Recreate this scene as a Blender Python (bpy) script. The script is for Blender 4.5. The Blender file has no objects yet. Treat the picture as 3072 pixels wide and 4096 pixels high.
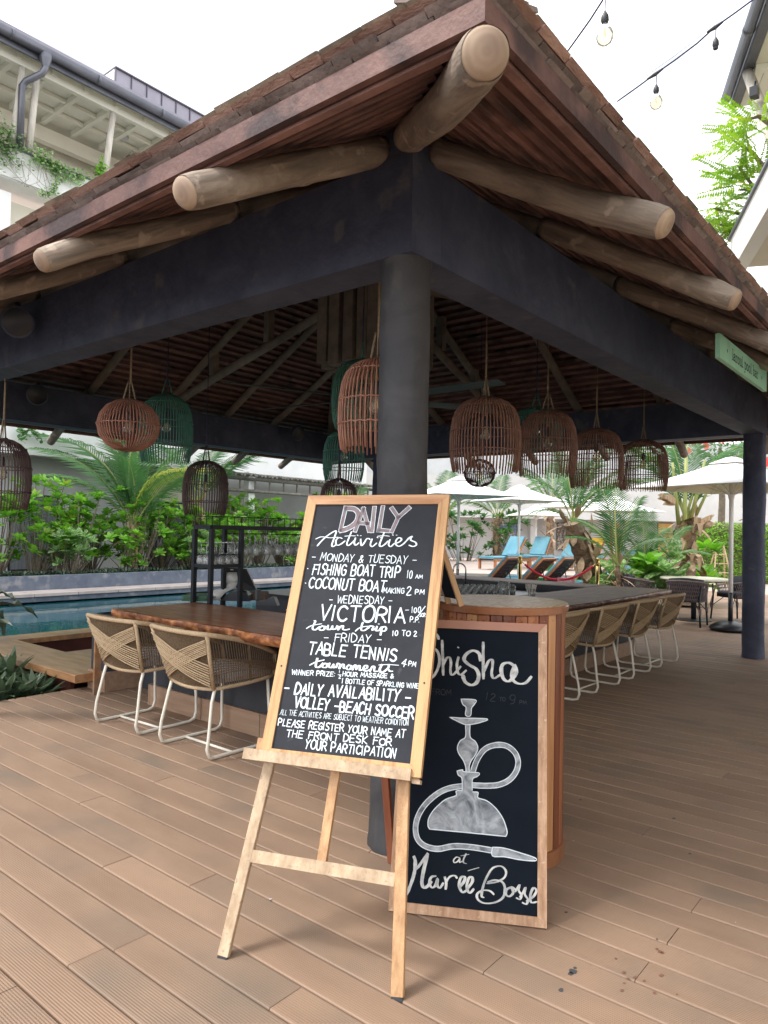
import bpy, math, random
from mathutils import Vector, Matrix, noise
random.seed(7)
R = random.Random(11)
SC = bpy.context.scene
COL = SC.collection
PI = math.pi
# ------------------------------------------------------------------ camera
F_PX = 2884.7
CAM = Vector((-2.7448, -2.1332, 1.5))
yaw, pitch, roll = 0.685, 0.0253, -0.0206
_F = Vector((math.cos(yaw)*math.cos(pitch), math.sin(yaw)*math.cos(pitch), math.sin(pitch)))
_R = Vector((math.sin(yaw), -math.cos(yaw), 0)); _U = _R.cross(_F)
cr, sr = math.cos(roll), math.sin(roll)
CR = _R*cr - _U*sr; CU = _U*cr + _R*sr; CF = _F
cd = bpy.data.cameras.new('camera'); cam = bpy.data.objects.new('camera', cd); COL.objects.link(cam)
M = Matrix((CR, CU, -CF)).transposed().to_4x4(); M.translation = CAM
cam.matrix_world = M
cd.sensor_fit = 'VERTICAL'; cd.sensor_height = 36.0; cd.lens = 36.0*F_PX/4096
cd.clip_end = 800; cd.clip_start = .05
SC.camera = cam
SC.render.resolution_x, SC.render.resolution_y = 768, 1024
# ------------------------------------------------------------------ sky, sun, exposure
SUN_EL, SUN_AZ = math.radians(56), math.radians(142)     # azimuth of the sun measured from +X
W = bpy.data.worlds.new('World'); SC.world = W; W.use_nodes = True
nt = W.node_tree; nt.nodes.clear()
out = nt.nodes.new('ShaderNodeOutputWorld'); bg = nt.nodes.new('ShaderNodeBackground')
sky = nt.nodes.new('ShaderNodeTexSky'); sky.sky_type = 'NISHITA'; sky.sun_disc = False
sky.sun_elevation = SUN_EL; sky.sun_rotation = PI/2 - SUN_AZ; sky.dust_density = 4; sky.air_density = 1.2
tc = nt.nodes.new('ShaderNodeTexCoord'); mp = nt.nodes.new('ShaderNodeMapping'); mp.inputs['Scale'].default_value = (1, 1, 2.6)
nz = nt.nodes.new('ShaderNodeTexNoise'); nz.inputs['Scale'].default_value = 2.3; nz.inputs['Detail'].default_value = 5; nz.inputs['Roughness'].default_value = .55
cramp = nt.nodes.new('ShaderNodeValToRGB')
cramp.color_ramp.elements[0].position = .34; cramp.color_ramp.elements[0].color = (4.3, 4.5, 4.75, 1)
cramp.color_ramp.elements[1].position = .56; cramp.color_ramp.elements[1].color = (12.2, 12.3, 12.6, 1)
mx = nt.nodes.new('ShaderNodeMixRGB'); mx.inputs[0].default_value = .88
nt.links.new(tc.outputs['Generated'], mp.inputs[0]); nt.links.new(mp.outputs[0], nz.inputs['Vector'])
nt.links.new(nz.outputs['Fac'], cramp.inputs[0]); nt.links.new(sky.outputs[0], mx.inputs[1]); nt.links.new(cramp.outputs[0], mx.inputs[2])
nt.links.new(mx.outputs[0], bg.inputs[0]); bg.inputs[1].default_value = .10; nt.links.new(bg.outputs[0], out.inputs[0])
sd = bpy.data.lights.new('sun', 'SUN'); sd.energy = 1.25; sd.angle = math.radians(14); sd.color = (1, .95, .88)
sun = bpy.data.objects.new('sun', sd); COL.objects.link(sun)
sdir = Vector((math.cos(SUN_EL)*math.cos(SUN_AZ), math.cos(SUN_EL)*math.sin(SUN_AZ), math.sin(SUN_EL)))
sun.rotation_euler = sdir.to_track_quat('Z', 'Y').to_euler(); sun.location = (-6, -8, 14)
SC.view_settings.view_transform = 'Standard'; SC.view_settings.look = 'None'
SC.view_settings.exposure = 1.38; SC.view_settings.gamma = 1; SC.view_settings.use_curve_mapping = False
SC.render.engine = 'CYCLES'
SC.cycles.max_bounces = 8; SC.cycles.diffuse_bounces = 4; SC.cycles.transparent_max_bounces = 12
SC.cycles.sample_clamp_indirect = 8; SC.cycles.caustics_reflective = False; SC.cycles.caustics_refractive = False
# a photo pixel -> the point where its ray meets a plane in the world
def ray(u, v): return CF + CR*((u-1536)/F_PX) - CU*((v-2048)/F_PX)
def atz(u, v, z): d = ray(u, v); return CAM + d*((z-CAM.z)/d.z)
def atx(u, v, x): d = ray(u, v); return CAM + d*((x-CAM.x)/d.x)
def aty(u, v, y): d = ray(u, v); return CAM + d*((y-CAM.y)/d.y)
def atd(u, v, dep): return CAM + ray(u, v)*dep
# ------------------------------------------------------------------ materials
MATS = {}
def nodes(m):
    m.use_nodes = True; t = m.node_tree; return t, t.nodes['Principled BSDF']
def setcol(c, k=1): return (c[0]*k, c[1]*k, c[2]*k, 1)
def mat(name, c1, c2=None, scale=4.0, stretch=(1, 1, 1), rough=.7, bump=0.0, bscale=None, rnd=0.0, metal=0.0,
        detail=5, spec=.5, c3=None, thresh=(.35, .65), coat=0, trans=0, rvar=0, bstretch=None, distort=0, spots=None, emis=None):
    """procedural colour from stretched noise, optional spots, fine bump, per object tint"""
    if name in MATS: return MATS[name]
    m = bpy.data.materials.new(name); t, b = nodes(m); N = t.nodes; L = t.links
    b.inputs['Roughness'].default_value = rough; b.inputs['Metallic'].default_value = metal
    b.inputs['Specular IOR Level'].default_value = spec
    if coat: b.inputs['Coat Weight'].default_value = coat; b.inputs['Coat Roughness'].default_value = .12
    if trans: b.inputs['Transmission Weight'].default_value = trans
    tcn = N.new('ShaderNodeTexCoord'); oi = N.new('ShaderNodeObjectInfo')
    off = N.new('ShaderNodeVectorMath'); off.operation = 'MULTIPLY_ADD'
    comb = N.new('ShaderNodeCombineXYZ'); L.new(oi.outputs['Random'], comb.inputs[0]); L.new(oi.outputs['Random'], comb.inputs[1])
    L.new(comb.outputs[0], off.inputs[0]); off.inputs[1].default_value = (17, 31, 0); L.new(tcn.outputs['Object'], off.inputs[2])
    mpn = N.new('ShaderNodeMapping'); mpn.inputs['Scale'].default_value = stretch; L.new(off.outputs[0], mpn.inputs[0])
    n1 = N.new('ShaderNodeTexNoise'); n1.inputs['Scale'].default_value = scale; n1.inputs['Detail'].default_value = detail
    n1.inputs['Roughness'].default_value = .62; n1.inputs['Distortion'].default_value = distort
    L.new(mpn.outputs[0], n1.inputs['Vector'])
    cr_ = N.new('ShaderNodeValToRGB'); e = cr_.color_ramp.elements
    e[0].position = thresh[0]; e[0].color = setcol(c1); e[1].position = thresh[1]; e[1].color = setcol(c2 or c1)
    if c3: x = e.new(.5*(thresh[0]+thresh[1])); x.color = setcol(c3)
    L.new(n1.outputs['Fac'], cr_.inputs[0]); col = cr_.outputs[0]
    if spots:
        sc_, lo, hi, sc_col = spots
        n3 = N.new('ShaderNodeTexNoise'); n3.inputs['Scale'].default_value = sc_; n3.inputs['Detail'].default_value = 6; L.new(off.outputs[0], n3.inputs['Vector'])
        mr3 = N.new('ShaderNodeMapRange'); mr3.inputs[1].default_value = lo; mr3.inputs[2].default_value = hi; L.new(n3.outputs['Fac'], mr3.inputs[0])
        mm = N.new('ShaderNodeMixRGB'); L.new(mr3.outputs[0], mm.inputs[0]); L.new(col, mm.inputs[1]); mm.inputs[2].default_value = setcol(sc_col); col = mm.outputs[0]
    if rnd:
        hs = N.new('ShaderNodeHueSaturation'); mr = N.new('ShaderNodeMapRange')
        mr.inputs[3].default_value = 1-rnd; mr.inputs[4].default_value = 1+rnd
        L.new(oi.outputs['Random'], mr.inputs[0]); L.new(mr.outputs[0], hs.inputs['Value']); L.new(col, hs.inputs['Color']); col = hs.outputs[0]
    L.new(col, b.inputs['Base Color'])
    if rvar:
        mr2 = N.new('ShaderNodeMapRange'); mr2.inputs[3].default_value = rough-rvar; mr2.inputs[4].default_value = rough+rvar
        L.new(n1.outputs['Fac'], mr2.inputs[0]); L.new(mr2.outputs[0], b.inputs['Roughness'])
    if bump:
        n2 = N.new('ShaderNodeTexNoise'); n2.inputs['Scale'].default_value = bscale or scale*6; n2.inputs['Detail'].default_value = 4
        if bstretch:
            mp2 = N.new('ShaderNodeMapping'); mp2.inputs['Scale'].default_value = bstretch; L.new(off.outputs[0], mp2.inputs[0]); L.new(mp2.outputs[0], n2.inputs['Vector'])
        else: L.new(mpn.outputs[0], n2.inputs['Vector'])
        bn = N.new('ShaderNodeBump'); bn.inputs['Strength'].default_value = bump; bn.inputs['Distance'].default_value = .01
        L.new(n2.outputs['Fac'], bn.inputs['Height']); L.new(bn.outputs[0], b.inputs['Normal'])
    if emis: b.inputs['Emission Color'].default_value = setcol(emis[0]); b.inputs['Emission Strength'].default_value = emis[1]
    MATS[name] = m; return m
def glassmat(name, col=(1, 1, 1), rough=.02, alpha=.25, haze=.10):
    m = bpy.data.materials.new(name); t, b = nodes(m); N = t.nodes; L = t.links
    b.inputs['Base Color'].default_value = setcol(col); b.inputs['Roughness'].default_value = rough; b.inputs['Specular IOR Level'].default_value = 1
    tr = N.new('ShaderNodeBsdfTransparent'); tr.inputs[0].default_value = setcol(col); mix = N.new('ShaderNodeMixShader'); fr = N.new('ShaderNodeLayerWeight'); fr.inputs[0].default_value = alpha
    gl = N.new('ShaderNodeBsdfGlossy'); gl.inputs['Roughness'].default_value = rough
    L.new(fr.outputs['Fresnel'], mix.inputs[0]); L.new(tr.outputs[0], mix.inputs[1]); L.new(gl.outputs[0], mix.inputs[2])
    df = N.new('ShaderNodeBsdfDiffuse'); df.inputs[0].default_value = (.8, .84, .84, 1); m2 = N.new('ShaderNodeMixShader'); m2.inputs[0].default_value = haze
    L.new(mix.outputs[0], m2.inputs[1]); L.new(df.outputs[0], m2.inputs[2]); L.new(m2.outputs[0], N['Material Output'].inputs[0]); MATS[name] = m; return m
def leafmat(name, c1, c2, rough=.45, trans=.35, scale=1.2, spots=None):
    if name in MATS: return MATS[name]
    m = mat(name, c1, c2, scale=scale, rough=rough, rnd=.28, spots=spots)
    t, b = nodes(m); N = t.nodes; L = t.links
    tl = N.new('ShaderNodeBsdfTranslucent'); mix = N.new('ShaderNodeMixShader'); mix.inputs[0].default_value = trans
    src = b.inputs['Base Color'].links[0].from_socket
    br = N.new('ShaderNodeHueSaturation'); br.inputs['Value'].default_value = 1.5; br.inputs['Saturation'].default_value = 1.1; L.new(src, br.inputs['Color']); L.new(br.outputs[0], tl.inputs[0])
    L.new(b.outputs[0], mix.inputs[1]); L.new(tl.outputs[0], mix.inputs[2]); L.new(mix.outputs[0], N['Material Output'].inputs[0])
    return m
# ------------------------------------------------------------------ mesh builder
class MB:
    def __init__(s): s.v = []; s.f = []
    def add(s, vs, fs):
        o = len(s.v); s.v += [tuple(v) for v in vs]; s.f += [tuple(i+o for i in f) for f in fs]; return s
    def box(s, x0, y0, z0, x1, y1, z1):
        return s.add([(x0, y0, z0), (x1, y0, z0), (x1, y1, z0), (x0, y1, z0), (x0, y0, z1), (x1, y0, z1), (x1, y1, z1), (x0, y1, z1)],
                     [(3, 2, 1, 0), (4, 5, 6, 7), (0, 1, 5, 4), (1, 2, 6, 5), (2, 3, 7, 6), (3, 0, 4, 7)])
    def beam(s, a, b, w, h, up=(0, 0, 1), ch=0):
        """box with section w x h from a to b (w sideways, h along up)"""
        a = Vector(a); b = Vector(b); d = (b-a).normalized(); u = Vector(up); sd_ = d.cross(u)
        if sd_.length < 1e-5: sd_ = d.cross(Vector((1, 0, 0)))
        sd_.normalize(); u = sd_.cross(d)
        if ch:
            k = [(-w/2+ch, -h/2), (w/2-ch, -h/2), (w/2, -h/2+ch), (w/2, h/2-ch), (w/2-ch, h/2), (-w/2+ch, h/2), (-w/2, h/2-ch), (-w/2, -h/2+ch)]
        else: k = [(-w/2, -h/2), (w/2, -h/2), (w/2, h/2), (-w/2, h/2)]
        n = len(k); vs = [p+sd_*x+u*y for p in (a, b) for x, y in k]
        return s.add(vs, [tuple(range(n))[::-1], tuple(range(n, 2*n))]+[(i, (i+1) % n, n+(i+1) % n, n+i) for i in range(n)])
    def tube(s, pts, r, n=6, cap=True, closed=False):
        pts = [Vector(p) for p in pts]; m = len(pts); rr = r if isinstance(r, (list, tuple)) else [r]*m
        up = None; o = len(s.v)
        for i, p in enumerate(pts):
            if closed: d = pts[(i+1) % m]-pts[i-1]
            else: d = pts[min(i+1, m-1)]-pts[max(i-1, 0)]
            if d.length < 1e-9: d = Vector((0, 0, 1))
            d.normalize()
            if up is None: up = d.orthogonal().normalized()
            up = up-d*up.dot(d)
            if up.length < 1e-6: up = d.orthogonal()
            up.normalize(); sd_ = d.cross(up)
            for k in range(n):
                a = 2*PI*k/n; q = p+(up*math.cos(a)+sd_*math.sin(a))*rr[i]; s.v.append(tuple(q))
        for i in range(m if closed else m-1):
            j = (i+1) % m
            for k in range(n):
                s.f.append((o+i*n+k, o+i*n+(k+1) % n, o+j*n+(k+1) % n, o+j*n+k))
        if cap and not closed:
            s.f.append(tuple(o+k for k in range(n))[::-1]); s.f.append(tuple(o+(m-1)*n+k for k in range(n)))
        return s
    def lathe(s, prof, n=16, c=(0, 0, 0), cap=True):
        o = len(s.v); m = len(prof)
        for r, z in prof:
            for k in range(n): a = 2*PI*k/n; s.v.append((c[0]+r*math.cos(a), c[1]+r*math.sin(a), c[2]+z))
        for i in range(m-1):
            for k in range(n): s.f.append((o+i*n+k, o+i*n+(k+1) % n, o+(i+1)*n+(k+1) % n, o+(i+1)*n+k))
        if cap:
            if prof[0][0] > 1e-4: s.f.append(tuple(o+k for k in range(n))[::-1])
            if prof[-1][0] > 1e-4: s.f.append(tuple(o+(m-1)*n+k for k in range(n)))
        return s
    def prism(s, poly, z0, z1):
        n = len(poly); o = len(s.v)
        s.v += [(x, y, z0) for x, y in poly]+[(x, y, z1) for x, y in poly]
        s.f += [tuple(o+i for i in range(n))[::-1], tuple(o+n+i for i in range(n))]+[(o+i, o+(i+1) % n, o+n+(i+1) % n, o+n+i) for i in range(n)]
        return s
    def quad(s, a, b, c, d): return s.add([a, b, c, d], [(0, 1, 2, 3)])
    def xf(s, f): s.v = [tuple(f(Vector(v))) for v in s.v]; return s
    def mesh(s, name, smooth=False):
        me = bpy.data.meshes.new(name); me.from_pydata(s.v, [], s.f)
        if smooth: me.polygons.foreach_set('use_smooth', [True]*len(me.polygons))
        me.update(); return me
def wl(o):
    p = Vector((0, 0, 0))
    while o is not None: p = p+Vector(o.location); o = o.parent
    return p
def obj(name, mb, m, parent=None, smooth=False, world=True, stuff=False, loc=None, rot=None, label=None):
    """links ONE mesh object; with world=True the builder's coordinates are world ones and the parent is unrotated"""
    if isinstance(mb, MB):
        if world and parent is not None:
            w = wl(parent); mb.xf(lambda v: v-w)
        me = mb.mesh(name, smooth)
    else: me = mb
    if m is not None and not me.materials: me.materials.append(m)
    o = bpy.data.objects.new(name, me); COL.objects.link(o)
    if parent is not None: o.parent = parent
    if loc is not None: o.location = loc
    if rot is not None: o.rotation_euler = rot
    if stuff: o['kind'] = 'stuff'
    if label: o['label'] = label
    return o
def thing(name, label, cat, loc=(0, 0, 0), rot=0, group=None):
    o = bpy.data.objects.new(name, None); COL.objects.link(o); o.location = loc
    o.rotation_euler = rot if isinstance(rot, tuple) else (0, 0, rot); o.empty_display_size = .1
    o['label'] = label; o['category'] = cat
    if group: o['group'] = group
    return o
def tag(o, label, cat, group=None):
    o['label'] = label; o['category'] = cat
    if group: o['group'] = group
    return o
def struct(o): o['kind'] = 'structure'; return o
def centre_mesh(o):
    """moves a mesh object's origin to the base of its geometry"""
    vs = o.data.vertices; n = len(vs)
    cx = sum(v.co.x for v in vs)/n; cy = sum(v.co.y for v in vs)/n; cz = min(v.co.z for v in vs)
    for v in vs: v.co.x -= cx; v.co.y -= cy; v.co.z -= cz
    o.location = Vector(o.location)+Vector((cx, cy, cz)); return o
def copy_tree(o, parent=None, loc=None, rot=None, label=None):
    c = o.copy(); COL.objects.link(c)
    if parent is not None: c.parent = parent
    for ch in list(o.children): copy_tree(ch, c)
    if loc is not None: c.location = loc
    if rot is not None: c.rotation_euler = (0, 0, rot)
    if label: c['label'] = label
    return c
# ------------------------------------------------------------------ palette
m_deck = mat('composite_deck', (.245, .160, .108), (.320, .215, .148), scale=1.6, stretch=(1.6, .5, 1), rough=.66, rnd=.035, c3=(.285, .19, .13), spots=(1.3, .5, .70, (.20, .148, .110)))
def deck_grooves(m):
    t, b = nodes(m); N = t.nodes; L = t.links
    tcn = N.new('ShaderNodeTexCoord'); w = N.new('ShaderNodeTexWave'); w.wave_type = 'BANDS'; w.bands_direction = 'X'
    w.inputs['Scale'].default_value = 34; w.inputs['Distortion'].default_value = .9; w.inputs['Detail'].default_value = 2; w.inputs['Detail Scale'].default_value = .6
    mpn = N.new('ShaderNodeMapping'); mpn.inputs['Scale'].default_value = (1, .12, 1); L.new(tcn.outputs['Object'], mpn.inputs[0]); L.new(mpn.outputs[0], w.inputs['Vector'])
    bn = N.new('ShaderNodeBump'); bn.inputs['Strength'].default_value = .38; bn.inputs['Distance'].default_value = .004
    L.new(w.outputs['Fac'], bn.inputs['Height']); L.new(bn.outputs[0], b.inputs['Normal'])
    src = b.inputs['Base Color'].links[0].from_socket; mm = N.new('ShaderNodeMixRGB'); mm.blend_type = 'MULTIPLY'
    mr = N.new('ShaderNodeMapRange'); mr.inputs[3].default_value = .0; mr.inputs[4].default_value = .16; L.new(w.outputs['Fac'], mr.inputs[0])
    inv = N.new('ShaderNodeMath'); inv.operation = 'SUBTRACT'; inv.inputs[0].default_value = .16; L.new(mr.outputs[0], inv.inputs[1]); L.new(inv.outputs[0], mm.inputs[0])
    mm.inputs[2].default_value = (.45, .42, .4, 1); L.new(src, mm.inputs[1]); L.new(mm.outputs[0], b.inputs['Base Color'])
deck_grooves(m_deck)
m_kick = mat('kickboard_wood', (.28, .175, .115), (.38, .255, .175), scale=3, stretch=(8, .6, 8), rough=.6, rnd=.08)
m_paint = mat('dark_blue_grey_plaster', (.042, .050, .086), (.076, .087, .136), scale=3.4, rough=.72, bump=.8, bscale=12, detail=9, distort=.6, spots=(5, .61, .70, (.105, .108, .13)))  # blue-grey made bluer and lighter, lens veil haze put into the colour
m_column = mat('charcoal_plaster', (.030, .031, .037), (.064, .064, .070), scale=3.2, rough=.7, bump=1.0, bscale=9, detail=9, distort=.8, spots=(4.5, .60, .70, (.088, .085, .085)))
m_log = mat('peeled_log', (.105, .086, .073), (.40, .335, .27), scale=9, stretch=(1, 1, .16), rough=.75, bump=.9, bscale=34, c3=(.25, .195, .15), rnd=.10, thresh=(.30, .72), detail=9, distort=1.2, spots=(11, .60, .67, (.40, .32, .25)))
m_login = mat('weathered_log', (.18, .15, .125), (.33, .275, .225), scale=3.5, rough=.8, bump=.5, bscale=26, rnd=.12)
m_batten = mat('reddish_batten', (.13, .070, .062), (.27, .145, .12), scale=4, stretch=(1.2, 1.2, 8), rough=.75, rnd=.28, bump=.4, bscale=30, spots=(3, .56, .7, (.06, .035, .032)))
m_fascia = mat('red_stained_fascia', (.095, .046, .042), (.20, .105, .088), scale=3.2, rough=.65, rnd=.06, bump=.4, bscale=40, detail=8, spots=(2.6, .50, .60, (.05, .028, .030)))
m_roofdk = mat('roof_underlay', (.065, .050, .054), (.11, .082, .082), scale=6, rough=.9)
m_sh_red = mat('cedar_shingle', (.22, .128, .10), (.37, .235, .19), scale=7, stretch=(1, 1, 3), rough=.78, rnd=.30, bump=.5, bscale=50)
m_sh_grey = mat('weathered_grey_shingle', (.15, .115, .105), (.26, .205, .185), scale=7, rough=.85, rnd=.28, bump=.5, bscale=50)
m_sh_top = mat('mossy_shingle', (.17, .145, .105), (.30, .245, .19), scale=9, rough=.9, rnd=.25, bump=.5, bscale=50)
def ringmat():
    m = mat('log_end_grain', (.33, .235, .165), (.44, .33, .235), scale=3, rough=.65, rnd=.06); t, b = nodes(m); N = t.nodes; L = t.links
    tcn = N.new('ShaderNodeTexCoord'); w = N.new('ShaderNodeTexWave'); w.wave_type = 'RINGS'; w.rings_direction = 'Z'
    w.inputs['Scale'].default_value = 15; w.inputs['Distortion'].default_value = 4.5; w.inputs['Detail'].default_value = 2; w.inputs['Detail Scale'].default_value = 1
    L.new(tcn.outputs['Object'], w.inputs['Vector'])
    g = N.new('ShaderNodeTexGradient'); g.gradient_type = 'SPHERICAL'; mpn = N.new('ShaderNodeMapping'); mpn.inputs['Scale'].default_value = (19, 15, 17); mpn.inputs['Location'].default_value = (.25, -.18, 0)
    L.new(tcn.outputs['Object'], mpn.inputs[0]); L.new(mpn.outputs[0], g.inputs[0])
    src = b.inputs['Base Color'].links[0].from_socket; mm = N.new('ShaderNodeMixRGB'); mm.blend_type = 'MULTIPLY'
    mr = N.new('ShaderNodeMapRange'); mr.inputs[3].default_value = .0; mr.inputs[4].default_value = .26; L.new(w.outputs['Fac'], mr.inputs[0]); L.new(mr.outputs[0], mm.inputs[0])
    mm.inputs[2].default_value = (.62, .5, .42, 1); L.new(src, mm.inputs[1])
    m2 = N.new('ShaderNodeMixRGB'); m2.inputs[2].default_value = (.19, .12, .095, 1); L.new(mm.outputs[0], m2.inputs[1])
    mr2 = N.new('ShaderNodeMapRange'); mr2.inputs[1].default_value = .1; mr2.inputs[2].default_value = .95; mr2.inputs[4].default_value = .85; L.new(g.outputs['Fac'], mr2.inputs[0]); L.new(mr2.outputs[0], m2.inputs[0])
    L.new(m2.outputs[0], b.inputs['Base Color']); return m
m_ring = ringmat()
m_slabL = mat('glossy_red_brown_wood', (.15, .052, .024), (.36, .15, .07), scale=2.2, stretch=(7, 1, 7), rough=.45, coat=.12, spec=.35, c3=(.20, .08, .036), distort=1.2, rvar=.05)
m_slabR = mat('dark_varnished_wood', (.11, .055, .032), (.24, .125, .072), scale=2.2, stretch=(1, 7, 7), rough=.55, coat=.0, spec=.22, distort=1.0, rvar=.06)
m_bark = mat('live_edge_bark', (.085, .026, .012), (.60, .26, .10), scale=9, stretch=(1, 1, 1.6), rough=.45, bump=1.0, bscale=26, c3=(.29, .105, .042), detail=7, coat=.2)
m_barkR = mat('live_edge_bark_right', (.06, .022, .017), (.17, .07, .05), scale=9, rough=.4, bump=.8, bscale=26, coat=.3, spots=(12, .6, .68, (.34, .26, .22)))
m_dark = mat('counter_wall_paint', (.030, .034, .045), (.045, .05, .062), scale=3, rough=.7, bump=.3, bscale=25)
m_black = mat('black_metal', (.012, .016, .024), (.018, .022, .03), scale=8, rough=.4, metal=.3)
m_podtop = mat('scuffed_round_top', (.24, .14, .08), (.50, .37, .25), scale=5, stretch=(1.5, 6, 1), rough=.55, spec=.3, distort=2.5, detail=8, coat=.25, rvar=.08)
m_podrim = mat('varnished_rim', (.26, .095, .042), (.38, .17, .085), scale=4, stretch=(1, 1, .3), rough=.35, coat=.4)
m_slat = mat('varnished_cedar_slat', (.24, .075, .032), (.40, .16, .07), scale=9, stretch=(3, 3, .12), rough=.42, coat=.2, rnd=.12, distort=.4)
m_slat2 = mat('pale_cedar_slat', (.42, .20, .085), (.58, .31, .15), scale=9, stretch=(3, 3, .12), rough=.42, coat=.2, rnd=.12, distort=.4)
m_slat3 = mat('dark_cedar_slat', (.15, .042, .022), (.25, .08, .04), scale=9, stretch=(3, 3, .12), rough=.42, coat=.2, rnd=.12, distort=.4)
m_easel = mat('easel_wood', (.34, .185, .085), (.55, .34, .175), scale=7, stretch=(5, 5, .35), rough=.5, rnd=.05, c3=(.45, .265, .13), detail=8, bump=.3, bscale=60, spots=(3, .6, .8, (.50, .25, .10)))
m_easely = mat('oak_frame_upright', (.38, .19, .075), (.60, .36, .17), scale=7, stretch=(6, .35, 6), rough=.5, rnd=.05, c3=(.55, .325, .15), detail=8, bump=.3, bscale=60)
m_easelx = mat('oak_frame_crosspiece', (.40, .19, .085), (.58, .33, .17), scale=7, stretch=(.35, 6, 6), rough=.5, rnd=.05, detail=8, bump=.3, bscale=60)
m_easelg = mat('weathered_easel_wood', (.34, .24, .15), (.56, .42, .285), scale=14, stretch=(2, 2, .6), rough=.62, detail=9, spots=(75, .60, .68, (.30, .23, .16)))
m_easelr = mat('red_brown_leg_wood', (.24, .075, .04), (.34, .12, .062), scale=5, stretch=(3, 3, .4), rough=.5)
m_shf = mat('shisha_frame_wood', (.34, .185, .10), (.56, .36, .23), scale=16, stretch=(3, .6, 3), rough=.55, detail=9, spots=(60, .63, .72, (.62, .44, .31)))
m_shft = mat('shisha_frame_top_wood', (.30, .125, .075), (.40, .185, .115), scale=6, stretch=(.6, .6, 3), rough=.5)
m_chalk = mat('chalkboard', (.022, .025, .032), (.036, .039, .048), scale=3.5, rough=.75, spec=.22, detail=8, spots=(22, .66, .74, (.06, .062, .07)))
m_chalkb = mat('chalkboard_dark', (.004, .0075, .0135), (.008, .013, .021), scale=2.2, rough=.8, spec=.12, detail=9, spots=(1.7, .60, .82, (.055, .062, .07)))
m_white = mat('chalk_marker_white', (.62, .72, .80), (.82, .88, .93), scale=40, rough=.7, thresh=(.3, .7))
m_cream = mat('chalk_marker_grey', (.33, .35, .36), (.66, .67, .66), scale=22, rough=.8, detail=8, thresh=(.35, .6))
m_fill = mat('chalk_wash', (.10, .12, .145), (.50, .54, .58), scale=13, stretch=(1, 1, 3), rough=.85, detail=9, distort=1.5, thresh=(.32, .68))
m_purple = mat('chalk_mauve', (.17, .135, .145), (.27, .22, .235), scale=20, rough=.8)
m_faint = mat('rubbed_out_chalk', (.009, .0125, .019), (.020, .025, .032), scale=30, rough=.8)
m_rope = mat('woven_rope', (.18, .122, .070), (.31, .22, .135), scale=90, rough=.85, bump=.8, bscale=300)
m_rope2 = mat('light_rope', (.42, .30, .18), (.56, .43, .28), scale=90, rough=.85, bump=.5, bscale=300)
m_cream_metal = mat('cream_powder_coat', (.72, .69, .60), (.76, .73, .65), scale=5, rough=.35, spots=(30, .7, .76, (.45, .42, .38)))
m_cushion = mat('white_cushion', (.42, .41, .41), (.5, .49, .49), scale=4, rough=.9)
m_rattan = mat('red_brown_rattan', (.23, .115, .08), (.38, .205, .15), scale=14, rough=.6, rnd=.12)
m_rattan_o = mat('orange_brown_rattan', (.36, .165, .115), (.50, .25, .175), scale=14, rough=.6)
m_rattan_d = mat('dark_brown_rattan', (.085, .05, .05), (.14, .085, .08), scale=14, rough=.6)
m_rattan_g = mat('green_painted_rattan', (.065, .22, .17), (.11, .31, .24), scale=14, rough=.6)
m_hemp = mat('hemp_rope', (.28, .21, .14), (.40, .31, .21), scale=60, rough=.9, bump=.6, bscale=200)
m_socket = mat('black_socket', (.03, .032, .036), rough=.5)
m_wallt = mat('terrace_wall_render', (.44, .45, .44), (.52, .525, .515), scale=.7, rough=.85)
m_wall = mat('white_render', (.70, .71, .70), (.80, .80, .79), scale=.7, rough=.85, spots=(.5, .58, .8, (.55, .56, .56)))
m_wallg = mat('grey_shaded_render', (.42, .43, .44), (.50, .51, .51), scale=.7, rough=.85)  # white render of recessed parts, their shade put into the grey
m_wallc = mat('cream_render', (.60, .56, .47), (.68, .64, .54), scale=.8, rough=.85)
m_soffit = mat('coffered_ceiling_paint', (.66, .65, .56), (.74, .73, .64), scale=1, rough=.85)
m_gutter = mat('grey_metal_gutter', (.11, .115, .14), (.15, .155, .18), scale=2, rough=.4, metal=.5)
m_zinc = mat('purple_grey_zinc', (.23, .215, .26), (.28, .265, .31), scale=1.2, rough=.45, metal=.3, rnd=.06)
m_zincd = mat('zinc_seam', (.10, .09, .12), rough=.5, metal=.3)
m_pole = mat('pale_weathered_pole', (.42, .38, .32), (.56, .53, .47), scale=6, stretch=(3, 3, .4), rough=.8)
m_glassdk = mat('dark_window_glass', (.02, .028, .038), (.035, .045, .055), scale=1.5, rough=.08, spec=.8)
m_curtain = mat('grey_curtain', (.10, .115, .13), (.17, .185, .2), scale=2, stretch=(12, 12, .2), rough=.9)
m_door = mat('maroon_door', (.085, .025, .025), (.12, .038, .036), scale=3, rough=.5)
m_orange = mat('orange_wood_door', (.45, .19, .055), (.58, .28, .10), scale=3, stretch=(4, 4, .5), rough=.5)
m_coping = mat('pinkish_stone_coping', (.40, .335, .31), (.52, .455, .43), scale=2.5, rough=.6, rnd=.05)
m_bluestone = mat('blue_grey_pool_wall', (.085, .105, .15), (.145, .17, .215), scale=3.2, rough=.6, spots=(4, .55, .68, (.24, .245, .26)), detail=8)
m_pooltile = mat('teal_pool_lining', (.02, .12, .15), (.04, .17, .21), scale=1.2, rough=.5)
m_soil = mat('planting_soil', (.045, .033, .026), (.08, .06, .045), scale=8, rough=.95, bump=.8)
m_sand = mat('pinkish_paving', (.42, .33, .29), (.50, .41, .36), scale=1.5, rough=.8)
m_ground = mat('ground_earth', (.20, .18, .15), (.28, .25, .21), scale=.5, rough=.95)
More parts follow.
